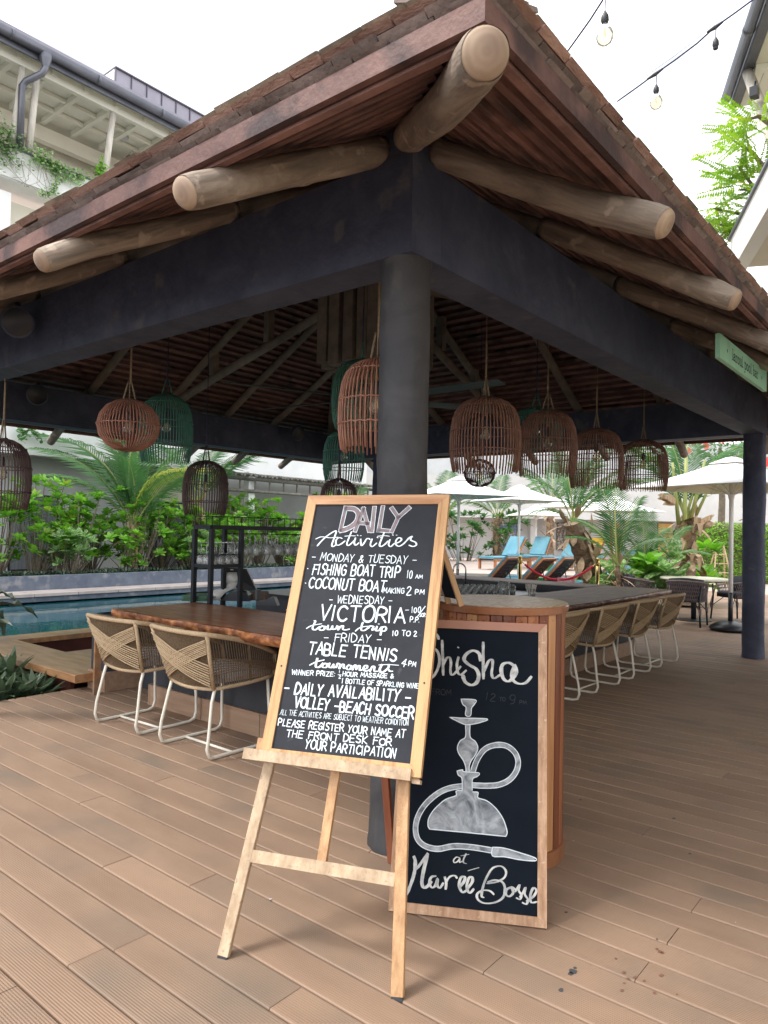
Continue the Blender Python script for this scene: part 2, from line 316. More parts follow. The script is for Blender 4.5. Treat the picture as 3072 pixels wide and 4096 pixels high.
m_benchwood = mat('oiled_bench_wood', (.34, .165, .075), (.50, .29, .15), scale=3, stretch=(5, .8, 5), rough=.4, coat=.2, spots=(2.5, .52, .66, (.24, .17, .12)))
m_benchdk = mat('dark_red_wood', (.07, .022, .018), (.11, .036, .028), scale=4, rough=.5)
m_leaf = leafmat('glossy_shrub_leaf', (.12, .31, .035), (.27, .50, .08), spots=(2, .62, .72, (.40, .42, .08)))
m_leafv = leafmat('variegated_leaf', (.09, .22, .06), (.20, .36, .12), scale=14, spots=(30, .5, .56, (.42, .52, .28)))
m_leafdk = leafmat('dark_shrub_leaf', (.04, .12, .035), (.085, .20, .05))
m_lily = leafmat('dark_lily_leaf', (.07, .13, .075), (.20, .27, .16), rough=.4, trans=.2)
m_rhoeo = leafmat('purple_green_leaf', (.028, .05, .036), (.06, .09, .055), trans=.15)
m_hedge = leafmat('bright_hedge_leaf', (.30, .56, .09), (.48, .74, .18), trans=.5)
m_palm = leafmat('palm_leaflet', (.045, .14, .045), (.11, .24, .075), scale=.8)
m_palmy = leafmat('yellow_palm_leaflet', (.32, .38, .05), (.48, .50, .10), scale=.8)
m_rachis = mat('palm_midrib', (.24, .30, .08), (.36, .38, .13), scale=4, rough=.5)
m_trunk = mat('palm_trunk_fibre', (.13, .085, .055), (.30, .22, .15), scale=7, stretch=(1, 1, 3), rough=.9, bump=1, bscale=30)
m_husk = mat('dry_palm_sheath', (.34, .23, .14), (.50, .37, .24), scale=6, stretch=(3, 3, .6), rough=.85, bump=.5)
m_stem = mat('shrub_stem', (.14, .11, .08), (.24, .2, .15), scale=9, rough=.85)
m_flam = leafmat('feathery_bright_leaf', (.20, .38, .035), (.32, .50, .06), trans=.25, spots=(1.6, .6, .7, (.62, .48, .05)))
m_canvas = mat('white_canvas', (.80, .80, .79), (.85, .85, .84), scale=2, rough=.85)
m_canvas.node_tree.nodes['Principled BSDF'].inputs['Subsurface Weight'].default_value = 0
m_canvasu = mat('cream_canvas_lining', (.66, .64, .50), (.70, .68, .55), scale=2, rough=.85)
m_whitemetal = mat('white_pole_paint', (.82, .82, .80), rough=.5)
m_blue = mat('sky_blue_cushion', (.085, .25, .33), (.13, .31, .40), scale=3, rough=.8)
m_teal = mat('dark_teal_cushion', (.055, .15, .18), (.08, .19, .22), scale=3, rough=.8)
m_yellow = mat('yellow_cushion', (.70, .42, .03), (.78, .5, .06), scale=3, rough=.8)
m_teak = mat('teak_frame', (.30, .11, .045), (.44, .19, .085), scale=5, rough=.5)
m_teakdk = mat('dark_teak_slat', (.075, .028, .02), (.12, .05, .035), scale=5, rough=.6)
m_green = mat('green_fluted_stool', (.015, .16, .05), (.03, .22, .07), scale=6, rough=.45)
m_brass = mat('polished_brass', (.55, .40, .14), (.62, .47, .2), scale=3, rough=.2, metal=1)
m_redrope = mat('red_velvet_rope', (.62, .02, .045), (.7, .04, .07), scale=20, rough=.8)
m_pink = mat('pink_sign', (.75, .28, .34), (.80, .36, .42), scale=4, rough=.6)
m_mint = mat('mint_green_sign', (.34, .68, .48), (.42, .76, .56), scale=5, rough=.55, spots=(3, .6, .7, (.36, .6, .46)))
m_ink = mat('dark_lettering', (.012, .03, .028), rough=.6)
m_blkrope = mat('mauve_grey_cord', (.11, .085, .088), (.2, .16, .16), scale=40, rough=.8)
m_blkcush = mat('black_seat_cushion', (.016, .018, .024), (.025, .028, .034), scale=5, rough=.85)
m_table = mat('pale_stone_tabletop', (.52, .50, .40), (.64, .61, .50), scale=5, rough=.35)
m_plast = mat('black_plastic', (.010, .012, .018), (.016, .018, .024), scale=5, rough=.35)
m_silver = mat('silver_plastic', (.55, .555, .54), (.62, .62, .60), scale=5, rough=.4)
m_chrome = mat('brushed_steel', (.45, .45, .45), rough=.2, metal=1)
m_menu = mat('green_menu_cover', (.03, .10, .055), (.045, .13, .07), scale=8, rough=.6)
m_paper = mat('brown_paper', (.16, .11, .085), (.24, .17, .13), scale=10, rough=.8)
m_napkin = mat('grey_napkin', (.62, .60, .56), (.7, .68, .64), scale=6, rough=.9)
m_glass = glassmat('clear_glass', (.93, .95, .95), alpha=.5, haze=.26)
m_bulb = glassmat('amber_bulb_glass', (.95, .88, .74), alpha=.2, haze=.16)
m_fil = mat('bulb_filament', (.85, .68, .25), rough=.4)
m_cable = mat('blue_black_cable', (.03, .035, .10), rough=.5)
m_fan = mat('grey_green_fan_blade', (.10, .16, .17), (.13, .19, .20), scale=3, rough=.5)
m_flower = leafmat('coral_flower', (.65, .07, .06), (.8, .16, .14))
m_petal = mat('pink_petal', (.55, .2, .22), (.65, .3, .3), rough=.7)
m_mos1 = mat('blue_mosaic', (.05, .10, .30), (.14, .22, .42), scale=7, rough=.6, thresh=(.4, .55))
m_mos2 = mat('pale_mosaic', (.45, .42, .34), (.10, .12, .22), scale=9, rough=.6, thresh=(.5, .6))
m_mos3 = mat('speckled_grey_mosaic', (.05, .04, .04), (.42, .38, .34), scale=11, rough=.6, thresh=(.4, .6))
m_yboard = mat('ochre_notice_board', (.58, .36, .10), (.66, .44, .15), scale=4, rough=.6)
m_frame = mat('dark_picture_frame', (.05, .035, .03), rough=.5)
m_tile = mat('terracotta_tile', (.50, .24, .12), (.62, .33, .18), scale=5, rough=.7, rnd=.1)
m_bamboo = mat('weathered_bamboo', (.13, .12, .11), (.24, .225, .2), scale=7, rough=.8, rnd=.15)
m_ladder = mat('bamboo_ladder_wood', (.36, .27, .15), (.48, .37, .22), scale=6, rough=.7)
m_linen = mat('patterned_tray', (.012, .013, .016), rough=.7, spec=.2)
TXT_A=[["- MONDAY & TUESDAY -",67,805,525,799,33,4.5],["FISHING BOAT TRIP",80,744,461,741,45,8],["10",492,739,515,738,32,4.5],["AM",527,739,556,739,15,4],["COCONUT BOAT",76,684,407,678,44,8],["MAKING",400,674,488,674,21,4.2],["2",498,670,520,671,37,5],["PM",534,674,570,674,19,5],["- WEDNESDAY -",177,624,446,628,32,4.5],["VICTORIA",148,551,505,557,62,11],["-",504,598,518,599,23,4.5],["100",528,599,565,599,22,4],["SCR",561,584,584,584,13,3.6],["P.P.",526,561,564,561,20,4.2],["10 TO 2",462,503,561,507,20,4.5],["- FRIDAY -",181,465,423,472,32,4.5],["TABLE TENNIS",123,412,492,406,45,9.5],["4",511,387,531,384,29,5],["PM",540,391,568,389,18,4.5],["WINNER PRIZE:",69,325,252,331,18,4.6],["1",266,345,273,345,9.5,3],["2",268,324,278,324,10.5,3],["-",263,333,280,334,14,3],["HOUR MASSAGE &",283,334,488,340,16,4.6],["1 BOTTLE OF SPARKLING WINE",284,308,589,310,17,4.2],["- DAILY AVAILABILITY -",51,251,565,258,41,9.5],["VOLLEY -BEACH SOCCER",105,202,582,200,39,9.5],["ALL THE ACTIVITIES ARE SUBJECT TO WEATHER CONDITION",50,169,566,173,20,2.6],["PLEASE REGISTER YOUR NAME AT",50,128,558,130,26,6],["THE FRONT DESK FOR",92,91,511,97,25,6],["YOUR PARTICIPATION",176,56,531,56,31,6.5]]
STR_A=[[6,[82,871,103,900,129,925,156,940,153,910,148,884,148,872,154,868,165,876]],[5,[70,902,94,912,132,908,168,911]],[6,[188,906,175,909,163,898,166,879,177,875,191,883,203,894]],[6,[226,936,218,905,214,883,220,874,231,881,244,896]],[5,[200,916,222,918,246,918]],[6,[248,908,246,887,254,876,266,886]],[6,[255,921,257,920]],[6,[269,919,271,919]],[6,[272,903,275,888,280,874,290,887,297,903,305,907,313,903]],[6,[322,904,318,880,328,871,344,886]],[6,[344,912,346,911]],[6,[357,911,359,911]],[6,[372,938,364,908,358,880,366,872,380,881,392,896]],[5,[345,917,372,920,395,918]],[6,[400,902,397,881,407,872,420,885]],[6,[409,924,411,923]],[6,[425,923,427,923]],[6,[422,885,440,892,450,904,438,912,427,900,428,882,442,874,458,883,471,898]],[6.5,[471,898,481,911,494,919,489,911,490,901,509,893,515,881,502,874,485,879]],[7,[126,546,132,544,125,524,126,512,138,509,153,522]],[5,[99,513,120,526,160,535]],[7,[164,526,154,517,159,509,173,511,177,521,167,526,185,524]],[7,[190,529,190,514,204,516,209,530,211,516,224,518,228,529]],[7,[234,527,234,513,243,527,254,531,254,519,265,515,281,519]],[7,[334,548,331,532,333,518,347,518,362,532]],[5,[309,513,328,529,367,536]],[7,[360,528,367,536,381,534,376,520,393,528]],[7,[395,535,393,520,406,521,413,533]],[7,[400,546,402,546]],[7,[417,534,415,519,414,503]],[7,[415,531,426,537,434,529,428,519,414,520]],[8,[167,394,165,375,167,362,181,362,193,377]],[6,[140,367,164,381,196,391]],[7,[202,378,193,369,197,362,210,363,212,373,203,378,220,376]],[7,[222,379,221,366,232,364,239,378,240,364,249,367]],[7,[252,366,255,381,265,377,264,363]],[7,[266,362,273,377,281,378,283,365,293,364]],[7,[302,378,294,368,301,360,311,364,311,374,302,378,318,374]],[7,[320,361,326,378,333,376,334,362,341,377,348,376,349,361,358,363]],[7,[361,364,377,371,377,380,367,379,363,367,374,359,388,365]],[7,[391,360,398,378,407,377,408,362,422,362]],[8,[435,387,429,369,437,358,449,364,462,378,463,389]],[5,[424,386,459,390,501,390]],[7,[460,376,469,366,480,366]],[3.4,[580,625,567,604,552,580]],[5,[56,768,58,767]],[5,[58,704,60,703]],[3,[581,625,580,624]]]
DAILY=[[182,1048,175,944],[183,1045,221,1042,244,1020,240,982,216,957,179,942],[242,944,263,1042,303,944],[252,978,295,975],[312,1046,316,942],[349,1049,346,945,386,942],[391,1043,423,1003],[463,1045,423,1003,404,942]]
STR_B=[[13,[119,1100,133,1096,144,1084,148,1073]],[13,[112,1034,130,1031,147,1016,156,989,154,956,142,925,127,906,101,890,68,891,53,910]],[8,[90,953,120,957]],[10,[119,1100,95,1094,79,1076,84,1053,112,1034]],[12,[164,1065,170,990,175,921]],[12,[173,960,186,990,199,995,206,975,205,945,209,924,222,927,247,958]],[12,[237,997,232,967,237,934,251,925,271,943]],[10,[234,1040,236,1039]],[17,[332,991,324,1019,297,1029,270,1012,262,989,283,969,314,952,326,926,319,897,296,884,270,896,260,919]],[13,[341,1065,343,987,346,915]],[12,[347,941,365,986,381,995,383,969,380,936,390,917,415,933]],[17,[476,971,453,985,427,978,420,952,429,920,448,908,469,922,483,949,476,975]],[15,[476,975,464,941,471,913,494,901,522,906,544,931]],[22,[313,539,330,588,360,630,404,649,448,648,482,624,495,589,487,552,460,518,420,497,371,489,315,487]],[22,[272,480,222,469,173,444,125,399,97,350,90,304,102,265,135,243,185,238,245,253,318,256,400,251]],[5,[255,824,315,824,312,806,300,790,297,759,276,760,277,791,263,803,255,824]],[5,[210,747,260,747,366,750,338,734,300,724,274,722,238,735,210,747]],[5,[277,720,279,673,258,656,247,630,253,606,274,578,284,554,285,536]],[5,[296,722,298,674,320,657,331,634,324,609,305,580,298,558,299,538]],[5,[249,537,272,543,276,536,337,536,332,522,313,510,313,468]],[5,[249,537,254,522,270,509,272,462]],[5,[269,463,248,459,248,442,206,424,164,385,142,349,140,320,148,308]],[5,[316,461,337,461,337,441,373,432,410,406,439,369,455,325,450,307]],[5,[148,308,292,308,450,307]],[5,[399,263,444,264,504,253,563,240,563,229,504,228,445,233,400,232,399,263]],[8,[272,213,259,215,248,203,251,194,263,199,273,211,271,197,284,203]],[8,[296,230,287,210,287,198,298,195]],[6,[276,221,307,229]],[18,[90,200,97,180,94,142,83,102,69,66]],[16,[94,191,101,158,143,216]],[20,[143,214,131,156,126,112,135,94,150,101,162,116]],[14,[179,139,163,134,156,115,166,97,180,106,188,132,187,108,198,99,210,116]],[14,[216,138,222,119,221,98]],[13,[221,120,234,141,253,148,263,141]],[15,[276,110,292,131,294,147,279,143,273,116,286,92,307,103]],[15,[306,107,323,131,323,148,310,144,303,113,314,92,329,106]],[6,[306,170,327,178,348,185]],[12,[382,132,418,141,447,159,453,182,434,198,401,188,379,153,366,120,361,87,369,82]],[13,[385,138,412,147,438,143,450,123,444,90,414,69,373,62,348,72,344,91,365,106,392,107,407,97]],[14,[475,128,457,118,454,101,468,95,482,110,475,128,491,121]],[12,[490,115,498,127,506,139,502,120,513,104,508,89,495,92]],[12,[508,97,519,114,529,132,525,109,538,91,532,75,518,78]],[13,[534,86,558,103,570,125,558,133,547,108,550,83,571,86]]]
POLY_B=[[255,824,315,824,312,806,300,790,297,759,276,760,277,791,263,803],[210,747,366,750,338,734,300,724,274,722,238,735],[277,722,296,722,298,674,320,657,331,634,324,609,305,580,298,558,299,538,285,536,284,554,274,578,253,606,247,630,258,656,279,673],[249,537,272,543,276,536,337,536,332,522,313,510,313,465,337,461,337,442,373,432,410,406,439,369,455,325,452,307,292,308,146,308,140,320,142,349,164,385,206,424,248,442,248,459,272,463,270,509,254,522],[399,263,444,266,504,255,563,241,563,229,504,228,445,233,400,232]]
TXT_B=[["FROM",128,834,213,839,23,3.5],["12",357,827,399,822,32,3.5],["TO",415,826,439,826,16,3],["9",454,816,485,816,35,3.5],["PM",498,819,526,819,14,3]]
# ================================================================== ground, deck, pool
g = MB().box(-60, -60, -1.6, 90, 90, -1.5)
ground = struct(obj('ground', g, m_ground))
def sheet(name, x0, y0, x1, y1, z, m, th=.3):
    return struct(obj(name, MB().box(x0, y0, z-th, x1, y1, z), m))
sheet('deck_base', -6, -9, 18.6, 4.2, -.034, m_roofdk, 1.2)
sheet('paving_right', 18.6, -14, 60, 60, -.02, m_sand, 1.0)
sheet('paving_behind', .5, 14.6, 18.6, 60, -.02, m_sand, 1.0)
sheet('paving_left', -40, 14.6, .5, 60, -.02, m_sand, 1.0)
struct(obj('planting_bed', MB().box(-8, 4.24, -1.3, .50, 7.15, -.20), m_soil))
deck = bpy.data.objects.new('deck', None); COL.objects.link(deck); deck['kind'] = 'structure'
PW = .150
PL = 2.83
def plank_mesh(x0, x1, y0, y1, mb=None):
    mb = mb or MB(); c = .005; cx0, cx1 = x0+.003, x1-.003; y0 += .0015; y1 -= .0015
    k = [(cx0, -.025), (cx1, -.025), (cx1, -c), (cx1-c, 0), (cx0+c, 0), (cx0, -c)]; n = 6
    vs = [(x, y, z) for y in (y0, y1) for x, z in k]
    mb.add(vs, [tuple(range(n)), tuple(range(n, 2*n))[::-1]]+[(i, n+i, n+(i+1) % n, (i+1) % n) for i in range(n)]); return mb
known = {-.88: .40, -1.03: .82, -.28: -1.25, .02: -1.26, .32: -1.26, -1.18: -.43, -.58: -.84, -.73: 1.59, -.43: 2.40, -.13: .05, .17: .75, .47: .9}
mesh_cache = {}
npl = 0
rest = MB()
k = -16
while True:
    x0 = -.28+PW*k; k += 1
    if x0 > 18.5: break
    off = None
    for kk, vv in known.items():
        if abs(kk-x0) < .01: off = vv
    if off is None: off = R.choice([.2, 1.1, 1.9, 2.5])+R.uniform(-.12, .12)
    ys = [off+PL*j for j in range(-6, 6)]
    ymax = 4.2
    for a in ys:
        b = a+PL
        lo, hi = max(a, -8.9), min(b, ymax)
        if hi-lo < .05: continue
        inside_bar = x0 > .95 and x0 < 6.3 and lo > 1.35 and hi > 1.35
        if inside_bar: rest_it = True
        else: rest_it = x0 > 7.6 or lo < -4.6 or hi > 4.2 or x0 < -2.45 or (x0 < -1.8 and hi < -1.9)
        if not rest_it and (x0 > 5 and hi < -3.4): rest_it = True
        if rest_it: plank_mesh(x0, x0+PW, lo, hi, rest); continue
        key = round(hi-lo, 3)
        if key not in mesh_cache:
            mesh_cache[key] = plank_mesh(-PW/2, PW/2, -(hi-lo)/2, (hi-lo)/2).mesh('plank'); mesh_cache[key].materials.append(m_deck)
        o = bpy.data.objects.new('plank', mesh_cache[key]); COL.objects.link(o); o.parent = deck
        o.location = (x0+PW/2, (lo+hi)/2, R.uniform(-.0008, .0008)); npl += 1
print('PLANKS', npl)
obj('far_planks', rest, m_deck, deck, stuff=True)
# ---- pool
Y0, Y1 = 7.12, 12.95
struct(obj('pool_basin', MB().box(-30, Y0, -1.55, 19, Y1, -1.35).box(-30, Y1, -1.55, 19, Y1+.2, -.14), m_pooltile))
wm = bpy.data.materials.new('pool_water'); t, b = nodes(wm); N = t.nodes; L = t.links
b.inputs['Base Color'].default_value = (.010, .075, .092, 1); b.inputs['Roughness'].default_value = .03; b.inputs['Specular IOR Level'].default_value = 1.0; b.inputs['IOR'].default_value = 1.33
n1 = N.new('ShaderNodeTexNoise'); n1.inputs['Scale'].default_value = 2.4; n1.inputs['Detail'].default_value = 3; mpn = N.new('ShaderNodeMapping'); mpn.inputs['Scale'].default_value = (.8, 1.6, 1)
tcn = N.new('ShaderNodeTexCoord'); L.new(tcn.outputs['Object'], mpn.inputs[0]); L.new(mpn.outputs[0], n1.inputs['Vector'])
bn = N.new('ShaderNodeBump'); bn.inputs['Strength'].default_value = .08; bn.inputs['Distance'].default_value = .05; L.new(n1.outputs['Fac'], bn.inputs['Height']); L.new(bn.outputs[0], b.inputs['Normal'])
struct(obj('pool_water', MB().box(-30, Y0, -.30, 19, Y1-.002, -.175), wm))
# pool far wall band, coping stones, planter wall
cop = thing('pool_coping', 'pale pinkish stone coping along the far edge of the pool', 'coping', (0, 13.4, 0))
x = -9.0
while x < 19:
    w_ = .95; obj('coping_stone', MB().box(x+.006, Y1-.03, -.03, x+w_-.006, 13.72, .03+R.uniform(-.003, .003)), m_coping, cop); x += w_
obj('pool_rim', MB().box(-30, Y1, -.6, 19, Y1+.05, -.032), m_bluestone, cop)
plw = thing('planter_wall', 'low blue grey plastered planter wall behind the far pool edge', 'planter', (0, 14.1, 0))
obj('wall', MB().box(-30, 13.74, -.5, 19, 13.95, .34), m_bluestone, plw)
obj('soil', MB().box(-30, 13.96, -.3, 18.5, 16.9, .26), m_soil, plw)
# near pool kerb and bench platform left
kb = thing('pool_kerb', 'wooden kerb board along the near edge of the pool', 'kerb', (0, 6.9, 0))
obj('kerb_top', MB().box(-12, 6.72, .04, 7.5, 7.12, .10), m_benchwood, kb)
obj('kerb_riser', MB().box(-12, 6.76, -.9, 7.5, 7.08, .038), m_benchdk, kb)
pf = thing('bench_platform', 'low oiled timber bench platform between the dark planting and the bar end', 'bench', (.8, 5.2, 0))
obj('bench_board', MB().beam((.80, 4.06, .115), (.80, 6.70, .115), .53, .075, ch=.008), m_benchwood, pf)
obj('bench_step', MB().box(1.08, 5.6, -.08, 3.5, 6.2, -.02), m_benchwood, pf)
obj('bench_riser', MB().box(.62, 4.3, -.9, .66, 6.7, .076).box(1.09, 6.2, -.9, 3.5, 6.70, -.30), m_benchdk, pf)
struct(obj('sunken_floor', MB().box(.5, 4.24, -1.0, 7.6, 6.72, -.45), m_benchdk))
# ================================================================== the pavilion
LX, LY = 7.23, 7.36
HB, HT, BW = 2.797, 3.27, .12
PAV = thing('bar_pavilion', 'open thatched-style bar pavilion with dark beams, log rafters and a shingled hip roof', 'pavilion', (0, 0, 0))
PAV['label'] = 'open bar pavilion with dark beams, projecting log rafters and a shingled hip roof'
def column(x, y, r, z1=HB, m=None, seed=0):
    mb = MB(); n = 40; zs = [0, .03, .06]+[.06+(z1-.06)*i/60 for i in range(1, 61)]; vs = []
    for j, z in enumerate(zs):
        for i in range(n):
            a = 2*PI*i/n; q = noise.noise(Vector((math.cos(a)*1.4+seed, math.sin(a)*1.4, z*2.2)))*.008+noise.noise(Vector((math.cos(a)*4+seed, math.sin(a)*4, z*9)))*.0055
            rr = (r+q)*(1.04 if j < 2 else 1)
            vs.append((x+rr*math.cos(a), y+rr*math.sin(a), z))
    m_ = len(zs); fs = [(j*n+i, j*n+(i+1) % n, (j+1)*n+(i+1) % n, (j+1)*n+i) for j in range(m_-1) for i in range(n)]
    mb.add(vs, fs); return obj('column', mb, m or m_column, PAV, smooth=True)
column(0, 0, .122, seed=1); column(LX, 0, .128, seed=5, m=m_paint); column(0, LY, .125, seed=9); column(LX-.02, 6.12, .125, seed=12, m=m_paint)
def rough_beam(x0, y0, x1, y1, z0, z1):
    """plastered beam: long box cut into cells with a slightly uneven skin"""
    mb = MB(); lx, ly = x1-x0, y1-y0; n = 40; alongx = lx > ly; vs = []; fs = []
    prof = [(0, 0), (.5, 0), (1, 0), (1, .5), (1, 1), (.5, 1), (0, 1), (0, .5)]; k_ = 8
    for i in range(n+1):
        t_ = i/n
        for a, c in prof:
            X = x0+lx*(t_ if alongx else a); Y = y0+ly*(a if alongx else t_); Z = z0+(z1-z0)*c
            d = noise.noise(Vector((X*1.3, Y*1.3, Z*3)))*.006
            if 0 < i < n: X += d*(0 if alongx else 1); Y += d*(1 if alongx else 0); Z += d*.8
            vs.append((X, Y, Z))
    for i in range(n):
        for j in range(k_): fs.append((i*k_+j, i*k_+(j+1) % k_, (i+1)*k_+(j+1) % k_, (i+1)*k_+j))
    fs += [tuple(range(k_))[::-1], tuple(range(n*k_, n*k_+k_))]
    if alongx: fs = [f[::-1] for f in fs]
    return mb.add(vs, fs)
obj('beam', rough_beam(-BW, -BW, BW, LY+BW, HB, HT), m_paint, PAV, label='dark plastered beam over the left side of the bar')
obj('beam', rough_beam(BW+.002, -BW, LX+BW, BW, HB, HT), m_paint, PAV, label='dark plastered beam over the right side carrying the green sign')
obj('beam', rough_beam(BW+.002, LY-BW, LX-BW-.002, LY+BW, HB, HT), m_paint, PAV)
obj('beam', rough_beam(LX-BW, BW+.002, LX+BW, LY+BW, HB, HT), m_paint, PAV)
EO = 1.12; S = .55
def zs(d): return 2.925+S*(d+EO)        # underside of the roof deck, d = distance in plan from the beam axis
CX, CY = LX/2, LY/2
APD = min(CX, CY)
# roof slopes (deck with shingle skin)
x0_, x1_, y0_, y1_ = -EO, LX+EO, -EO, LY+EO; ap1 = (CX, APD+.0, zs(APD)); EI = .07; ap2 = (CX, LY-APD, zs(APD))
def slope(vs4, name='roof_slope'):
    mb = MB(); up = [(a, b_, c+.035) for a, b_, c in vs4]; n = len(vs4)
    mb.add(list(vs4)+up, [tuple(range(n))[::-1], tuple(range(n, 2*n))]+[(i, (i+1) % n, n+(i+1) % n, n+i) for i in range(n)])
    return obj(name, mb, m_roofdk, PAV)
ze = zs(-EO+EI); q0x, q1x, q0y, q1y = x0_+EI, x1_-EI, y0_+EI, y1_-EI
RL = slope([(q0x, q0y, ze), ap1, ap2, (q0x, q1y, ze)]); RR_ = slope([(q0x, q0y, ze), (q1x, q0y, ze), ap1])
RB = slope([(q1x, q0y, ze), (q1x, q1y, ze), ap2, ap1]); RF = slope([(q0x, q1y, ze), ap2, (q1x, q1y, ze)])
# battens, mitred at the hips, on all four sides
def jit(a): return R.uniform(-a, a)
d = -EO+.10; bi = 0
while d < APD-.25:
    z = zs(d)-.026
    near = d < -.1
    w_ = (.060 if near else .055)*R.uniform(.80, 1.15)
    for side in range(4):
        ln0 = d+.03; q0 = jit(.006); q1 = jit(.006); th = .050+jit(.005)
        if side == 0: a, b_ = (d+q0, ln0, z), (d+q1, LY-ln0, z); par = RL; up = (-S, 0, 1)
        elif side == 1: a, b_ = (ln0, d+q0, z), (LX-ln0, d+q1, z); par = RR_; up = (0, -S, 1)
        elif side == 2: a, b_ = (LX-d+q0, ln0, z), (LX-d+q1, LY-ln0, z); par = RB; up = (S, 0, 1)
        else: a, b_ = (ln0, LY-d+q0, z), (LX-ln0, LY-d+q1, z); par = RF; up = (0, S, 1)
        if (Vector(a)-Vector(b_)).length < .25: continue
        if side in (0, 2) and LY-2*ln0 < .2: continue
        if side in (1, 3) and LX-2*ln0 < .2: continue
        obj('batten', MB().beam(a, b_, w_, th, up, ch=.003 if near else 0), m_batten, par)
    d += .108; bi += 1
# fascia boards: outer face at the eave, with a mitre, and a second thinner board inside
for side, (a, b_, upl) in enumerate([((x0_+.0, y0_, 0), (x0_+.0, y1_, 0), RL), ((x0_, y0_, 0), (x1_, y0_, 0), RR_), ((x1_, y0_, 0), (x1_, y1_, 0), RB), ((x0_, y1_, 0), (x1_, y1_, 0), RF)]):
    zt, zb = 2.945, 2.872
    if side == 0: mb = MB().prism([(x0_, y0_), (x0_+.026, y0_+.026), (x0_+.026, y1_-.026), (x0_, y1_)], zb, zt)
    elif side == 1: mb = MB().prism([(x0_+.001, y0_), (x1_, y0_), (x1_-.026, y0_+.026), (x0_+.027, y0_+.026)], zb, zt)
    elif side == 2: mb = MB().prism([(x1_, y0_), (x1_, y1_), (x1_-.026, y1_-.026), (x1_-.026, y0_+.026)], zb, zt)
    else: mb = MB().prism([(x0_, y1_), (x0_+.026, y1_-.026), (x1_-.026, y1_-.026), (x1_, y1_)], zb, zt)
    mb.f = [f[::-1] for f in mb.f] if side in (3,) else mb.f
    obj('fascia', mb, m_fascia, upl)
    inn = .036
    if side == 0: mb = MB().box(x0_+inn, y0_+inn, 2.862, x0_+inn+.03, y1_-inn, 2.90)
    elif side == 1: mb = MB().box(x0_+inn+.031, y0_+inn, 2.862, x1_-inn, y0_+inn+.03, 2.90)
    elif side == 2: mb = MB().box(x1_-inn-.03, y0_+inn+.031, 2.862, x1_-inn, y1_-inn, 2.90)
    else: mb = MB().box(x0_+inn+.031, y1_-inn-.03, 2.862, x1_-inn-.031, y1_-inn, 2.90)
    obj('inner_fascia', mb, m_batten, upl)
# shingle courses at the eaves
def shingle_mesh(w, ln, th, slant):
    return MB().add([(-w/2, slant, 0), (w/2, slant, 0), (w/2, ln, 0), (-w/2, ln, 0), (-w/2, 0, th), (w/2, 0, th), (w/2, ln, th*.6), (-w/2, ln, th*.6)],
                    [(3, 2, 1, 0), (4, 5, 6, 7), (0, 1, 5, 4), (1, 2, 6, 5), (2, 3, 7, 6), (3, 0, 4, 7)])
shm = {}
for nm, mm in (('g', m_sh_grey), ('r', m_sh_red), ('t', m_sh_top)):
    shm[nm] = []
    for w_, sl in ((.168, .014), (.150, .02), (.182, .012), (.138, .018)):
        me = shingle_mesh(w_-.006, .34, .0245, sl).mesh('shingle'); me.materials.append(mm); shm[nm].append((w_, me))
tilt = math.atan(S)
rows = [('g', -.004, -.006), ('g', .000, .018), ('r', .014, .043), ('t', .004, .068)]   # outward overhang, height
far_sh = {'g': MB(), 'r': MB(), 't': MB()}
nsh = 0
def put_shingles(side, L_):
    global nsh
    for ri, (mt, ov, hh) in enumerate(rows):
        p = -EO-ov-.0+(.03*ri if ri % 2 else 0)
        while p < L_+EO:
            w_, me = R.choice(shm[mt]); c = p+w_/2; p += w_
            z = 2.945+hh+jit(.0025); oo = ov+jit(.008)
            if side == 0: loc = (x0_-oo, c, z); rz = -PI/2
            elif side == 1: loc = (c, y0_-oo, z); rz = 0
            elif side == 2: loc = (x1_+oo, c, z); rz = PI/2
            else: loc = (c, y1_+oo, z); rz = PI
            # mesh +y runs up the slope
            rot = Matrix.Rotation(rz, 4, 'Z') @ Matrix.Rotation(tilt*.82+jit(.02), 4, 'X') @ Matrix.Rotation(jit(.02), 4, 'Y')
            vis = (side == 0 and c < 3.6) or (side == 1 and c < 4.4)
            if c < -EO+.02 and side == 1: pass
            if vis:
                o = bpy.data.objects.new('shingle', me); COL.objects.link(o); o.parent = (RL, RR_)[side]
                o.location = loc; o.rotation_euler = rot.to_euler(); nsh += 1
            else:
                mtx = Matrix.Translation(loc) @ rot
                far_sh[mt].add([mtx @ v.co for v in me.vertices], [tuple(q.vertices) for q in me.polygons])
put_shingles(0, LY); put_shingles(1, LX); put_shingles(2, LX if LX > LY else LY); put_shingles(3, LX)
print('SHINGLES', nsh)
for mt, mm in (('g', m_sh_grey), ('r', m_sh_red), ('t', m_sh_top)):
    obj('eave_shingles', far_sh[mt], mm, PAV, stuff=True)
